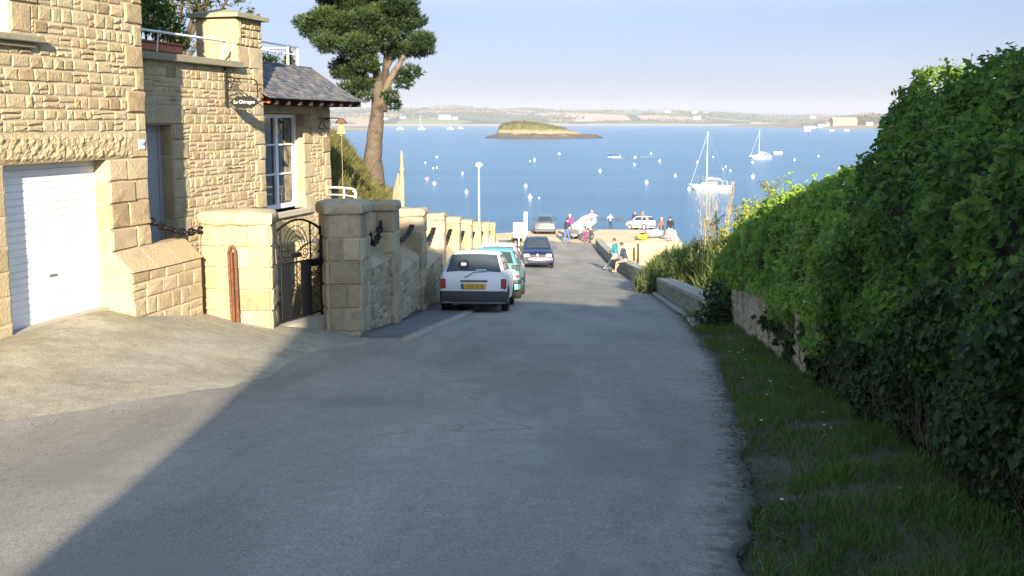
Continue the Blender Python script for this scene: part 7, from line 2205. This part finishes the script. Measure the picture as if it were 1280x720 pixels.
for (x, z) in ((.2, 12.4), (4.4, 12.4), (.2, 15.2), (4.2, 14.8)):
    B = MB(); B.obox((x, -5.97, z), (1.0, 0, 0), (0, .05, 0), (0, 0, 1.5)); w_ = B.build('window', M['white'], hb)
    B = MB(); B.obox((x + .08, -5.915, z + .08), (.84, 0, 0), (0, .02, 0), (0, 0, 1.34)); B.build('pane', M['pane'], w_)

# ------------------------------------------------------------------ air, light, camera
HAZE = True
if HAZE:
    mz = bpy.data.materials.new('haze_air'); mz.use_nodes = True; nt = mz.node_tree
    for n_ in list(nt.nodes): nt.nodes.remove(n_)
    out = nt.nodes.new('ShaderNodeOutputMaterial'); v = nt.nodes.new('ShaderNodeVolumePrincipled')
    v.inputs['Color'].default_value = (.86, .90, 1.0, 1); v.inputs['Density'].default_value = HZ_DENS; v.inputs['Anisotropy'].default_value = .0
    nt.links.new(v.outputs[0], out.inputs['Volume'])
    B = MB(); B.box((150, 2700, 50), (9400, 6200, 103)); o = B.build('haze', mz, base=(150, 2700, 50)); tag(o, 'pale sea haze over the bay', None, None, 'stuff')

W = bpy.data.worlds.new('World'); S.world = W; W.use_nodes = True
nt = W.node_tree; bg = nt.nodes['Background']
sky = nt.nodes.new('ShaderNodeTexSky'); sky.sky_type = 'NISHITA'; sky.sun_disc = False
sky.sun_elevation = SEL; sky.sun_rotation = PI - SAZ; sky.altitude = 10; sky.air_density = 1.0; sky.dust_density = SKY_DUST; sky.ozone_density = 3.0
tcw = nt.nodes.new('ShaderNodeTexCoord'); spw = nt.nodes.new('ShaderNodeSeparateXYZ'); nt.links.new(tcw.outputs['Generated'], spw.inputs[0])
rw = ramp(nt, [(0, SKY_LOW), (.10, SKY_LOW2), (.45, (1.0, .89, .77))]); nt.links.new(spw.outputs['Z'], rw.inputs[0])          # low sky dimmed and tinted; upper sky kept bright and warm as fill light
mxw = nd(nt, 'ShaderNodeMix', data_type='RGBA', blend_type='MULTIPLY'); mxw.inputs['Factor'].default_value = 1
nt.links.new(sky.outputs[0], mxw.inputs['A']); nt.links.new(rw.outputs[0], mxw.inputs['B'])
nzw = nd(nt, 'ShaderNodeTexNoise', Scale=2.2, Detail=6.0, Roughness=.6); mpw = nt.nodes.new('ShaderNodeMapping'); mpw.inputs['Scale'].default_value = (1, 1, 5); nt.links.new(tcw.outputs['Generated'], mpw.inputs[0]); nt.links.new(mpw.outputs[0], nzw.inputs['Vector'])
mrw = nd(nt, 'ShaderNodeMapRange'); mrw.inputs[1].default_value = .35; mrw.inputs[2].default_value = .75; mrw.inputs[3].default_value = .97; mrw.inputs[4].default_value = 1.10; nt.links.new(nzw.outputs['Fac'], mrw.inputs[0])
mx3 = nd(nt, 'ShaderNodeMix', data_type='RGBA', blend_type='MULTIPLY'); mx3.inputs['Factor'].default_value = 1; nt.links.new(mxw.outputs['Result'], mx3.inputs['A']); nt.links.new(mrw.outputs[0], mx3.inputs['B'])
nt.links.new(mx3.outputs['Result'], bg.inputs[0]); bg.inputs[1].default_value = SKY_STR
sd = Vector((math.sin(SAZ) * math.cos(SEL), -math.cos(SAZ) * math.cos(SEL), math.sin(SEL)))
L = bpy.data.lights.new('sun', 'SUN'); L.energy = SUN_STR; L.angle = R(.55); L.color = (1.0, .86, .66)
lo = bpy.data.objects.new('sun', L); COL.objects.link(lo); lo.rotation_euler = sd.to_track_quat('Z', 'Y').to_euler(); lo.location = (20, -60, 60)

cam = bpy.data.cameras.new('camera'); cam.sensor_width = 36; cam.lens = 36.0; cam.shift_y = -52 / 1280; cam.clip_start = .1; cam.clip_end = 20000
co = bpy.data.objects.new('camera', cam); COL.objects.link(co); co.location = (0, 0, 12); co.rotation_euler = (PI / 2 - math.atan(156 / 1280), 0, 0)
S.camera = co
S.view_settings.view_transform = 'Standard'; S.view_settings.look = 'None'; S.view_settings.gamma = 1; S.view_settings.use_curve_mapping = False
S.view_settings.exposure = EXPO
S.cycles.max_bounces = 8; S.cycles.volume_bounces = 1; S.cycles.volume_max_steps = 32
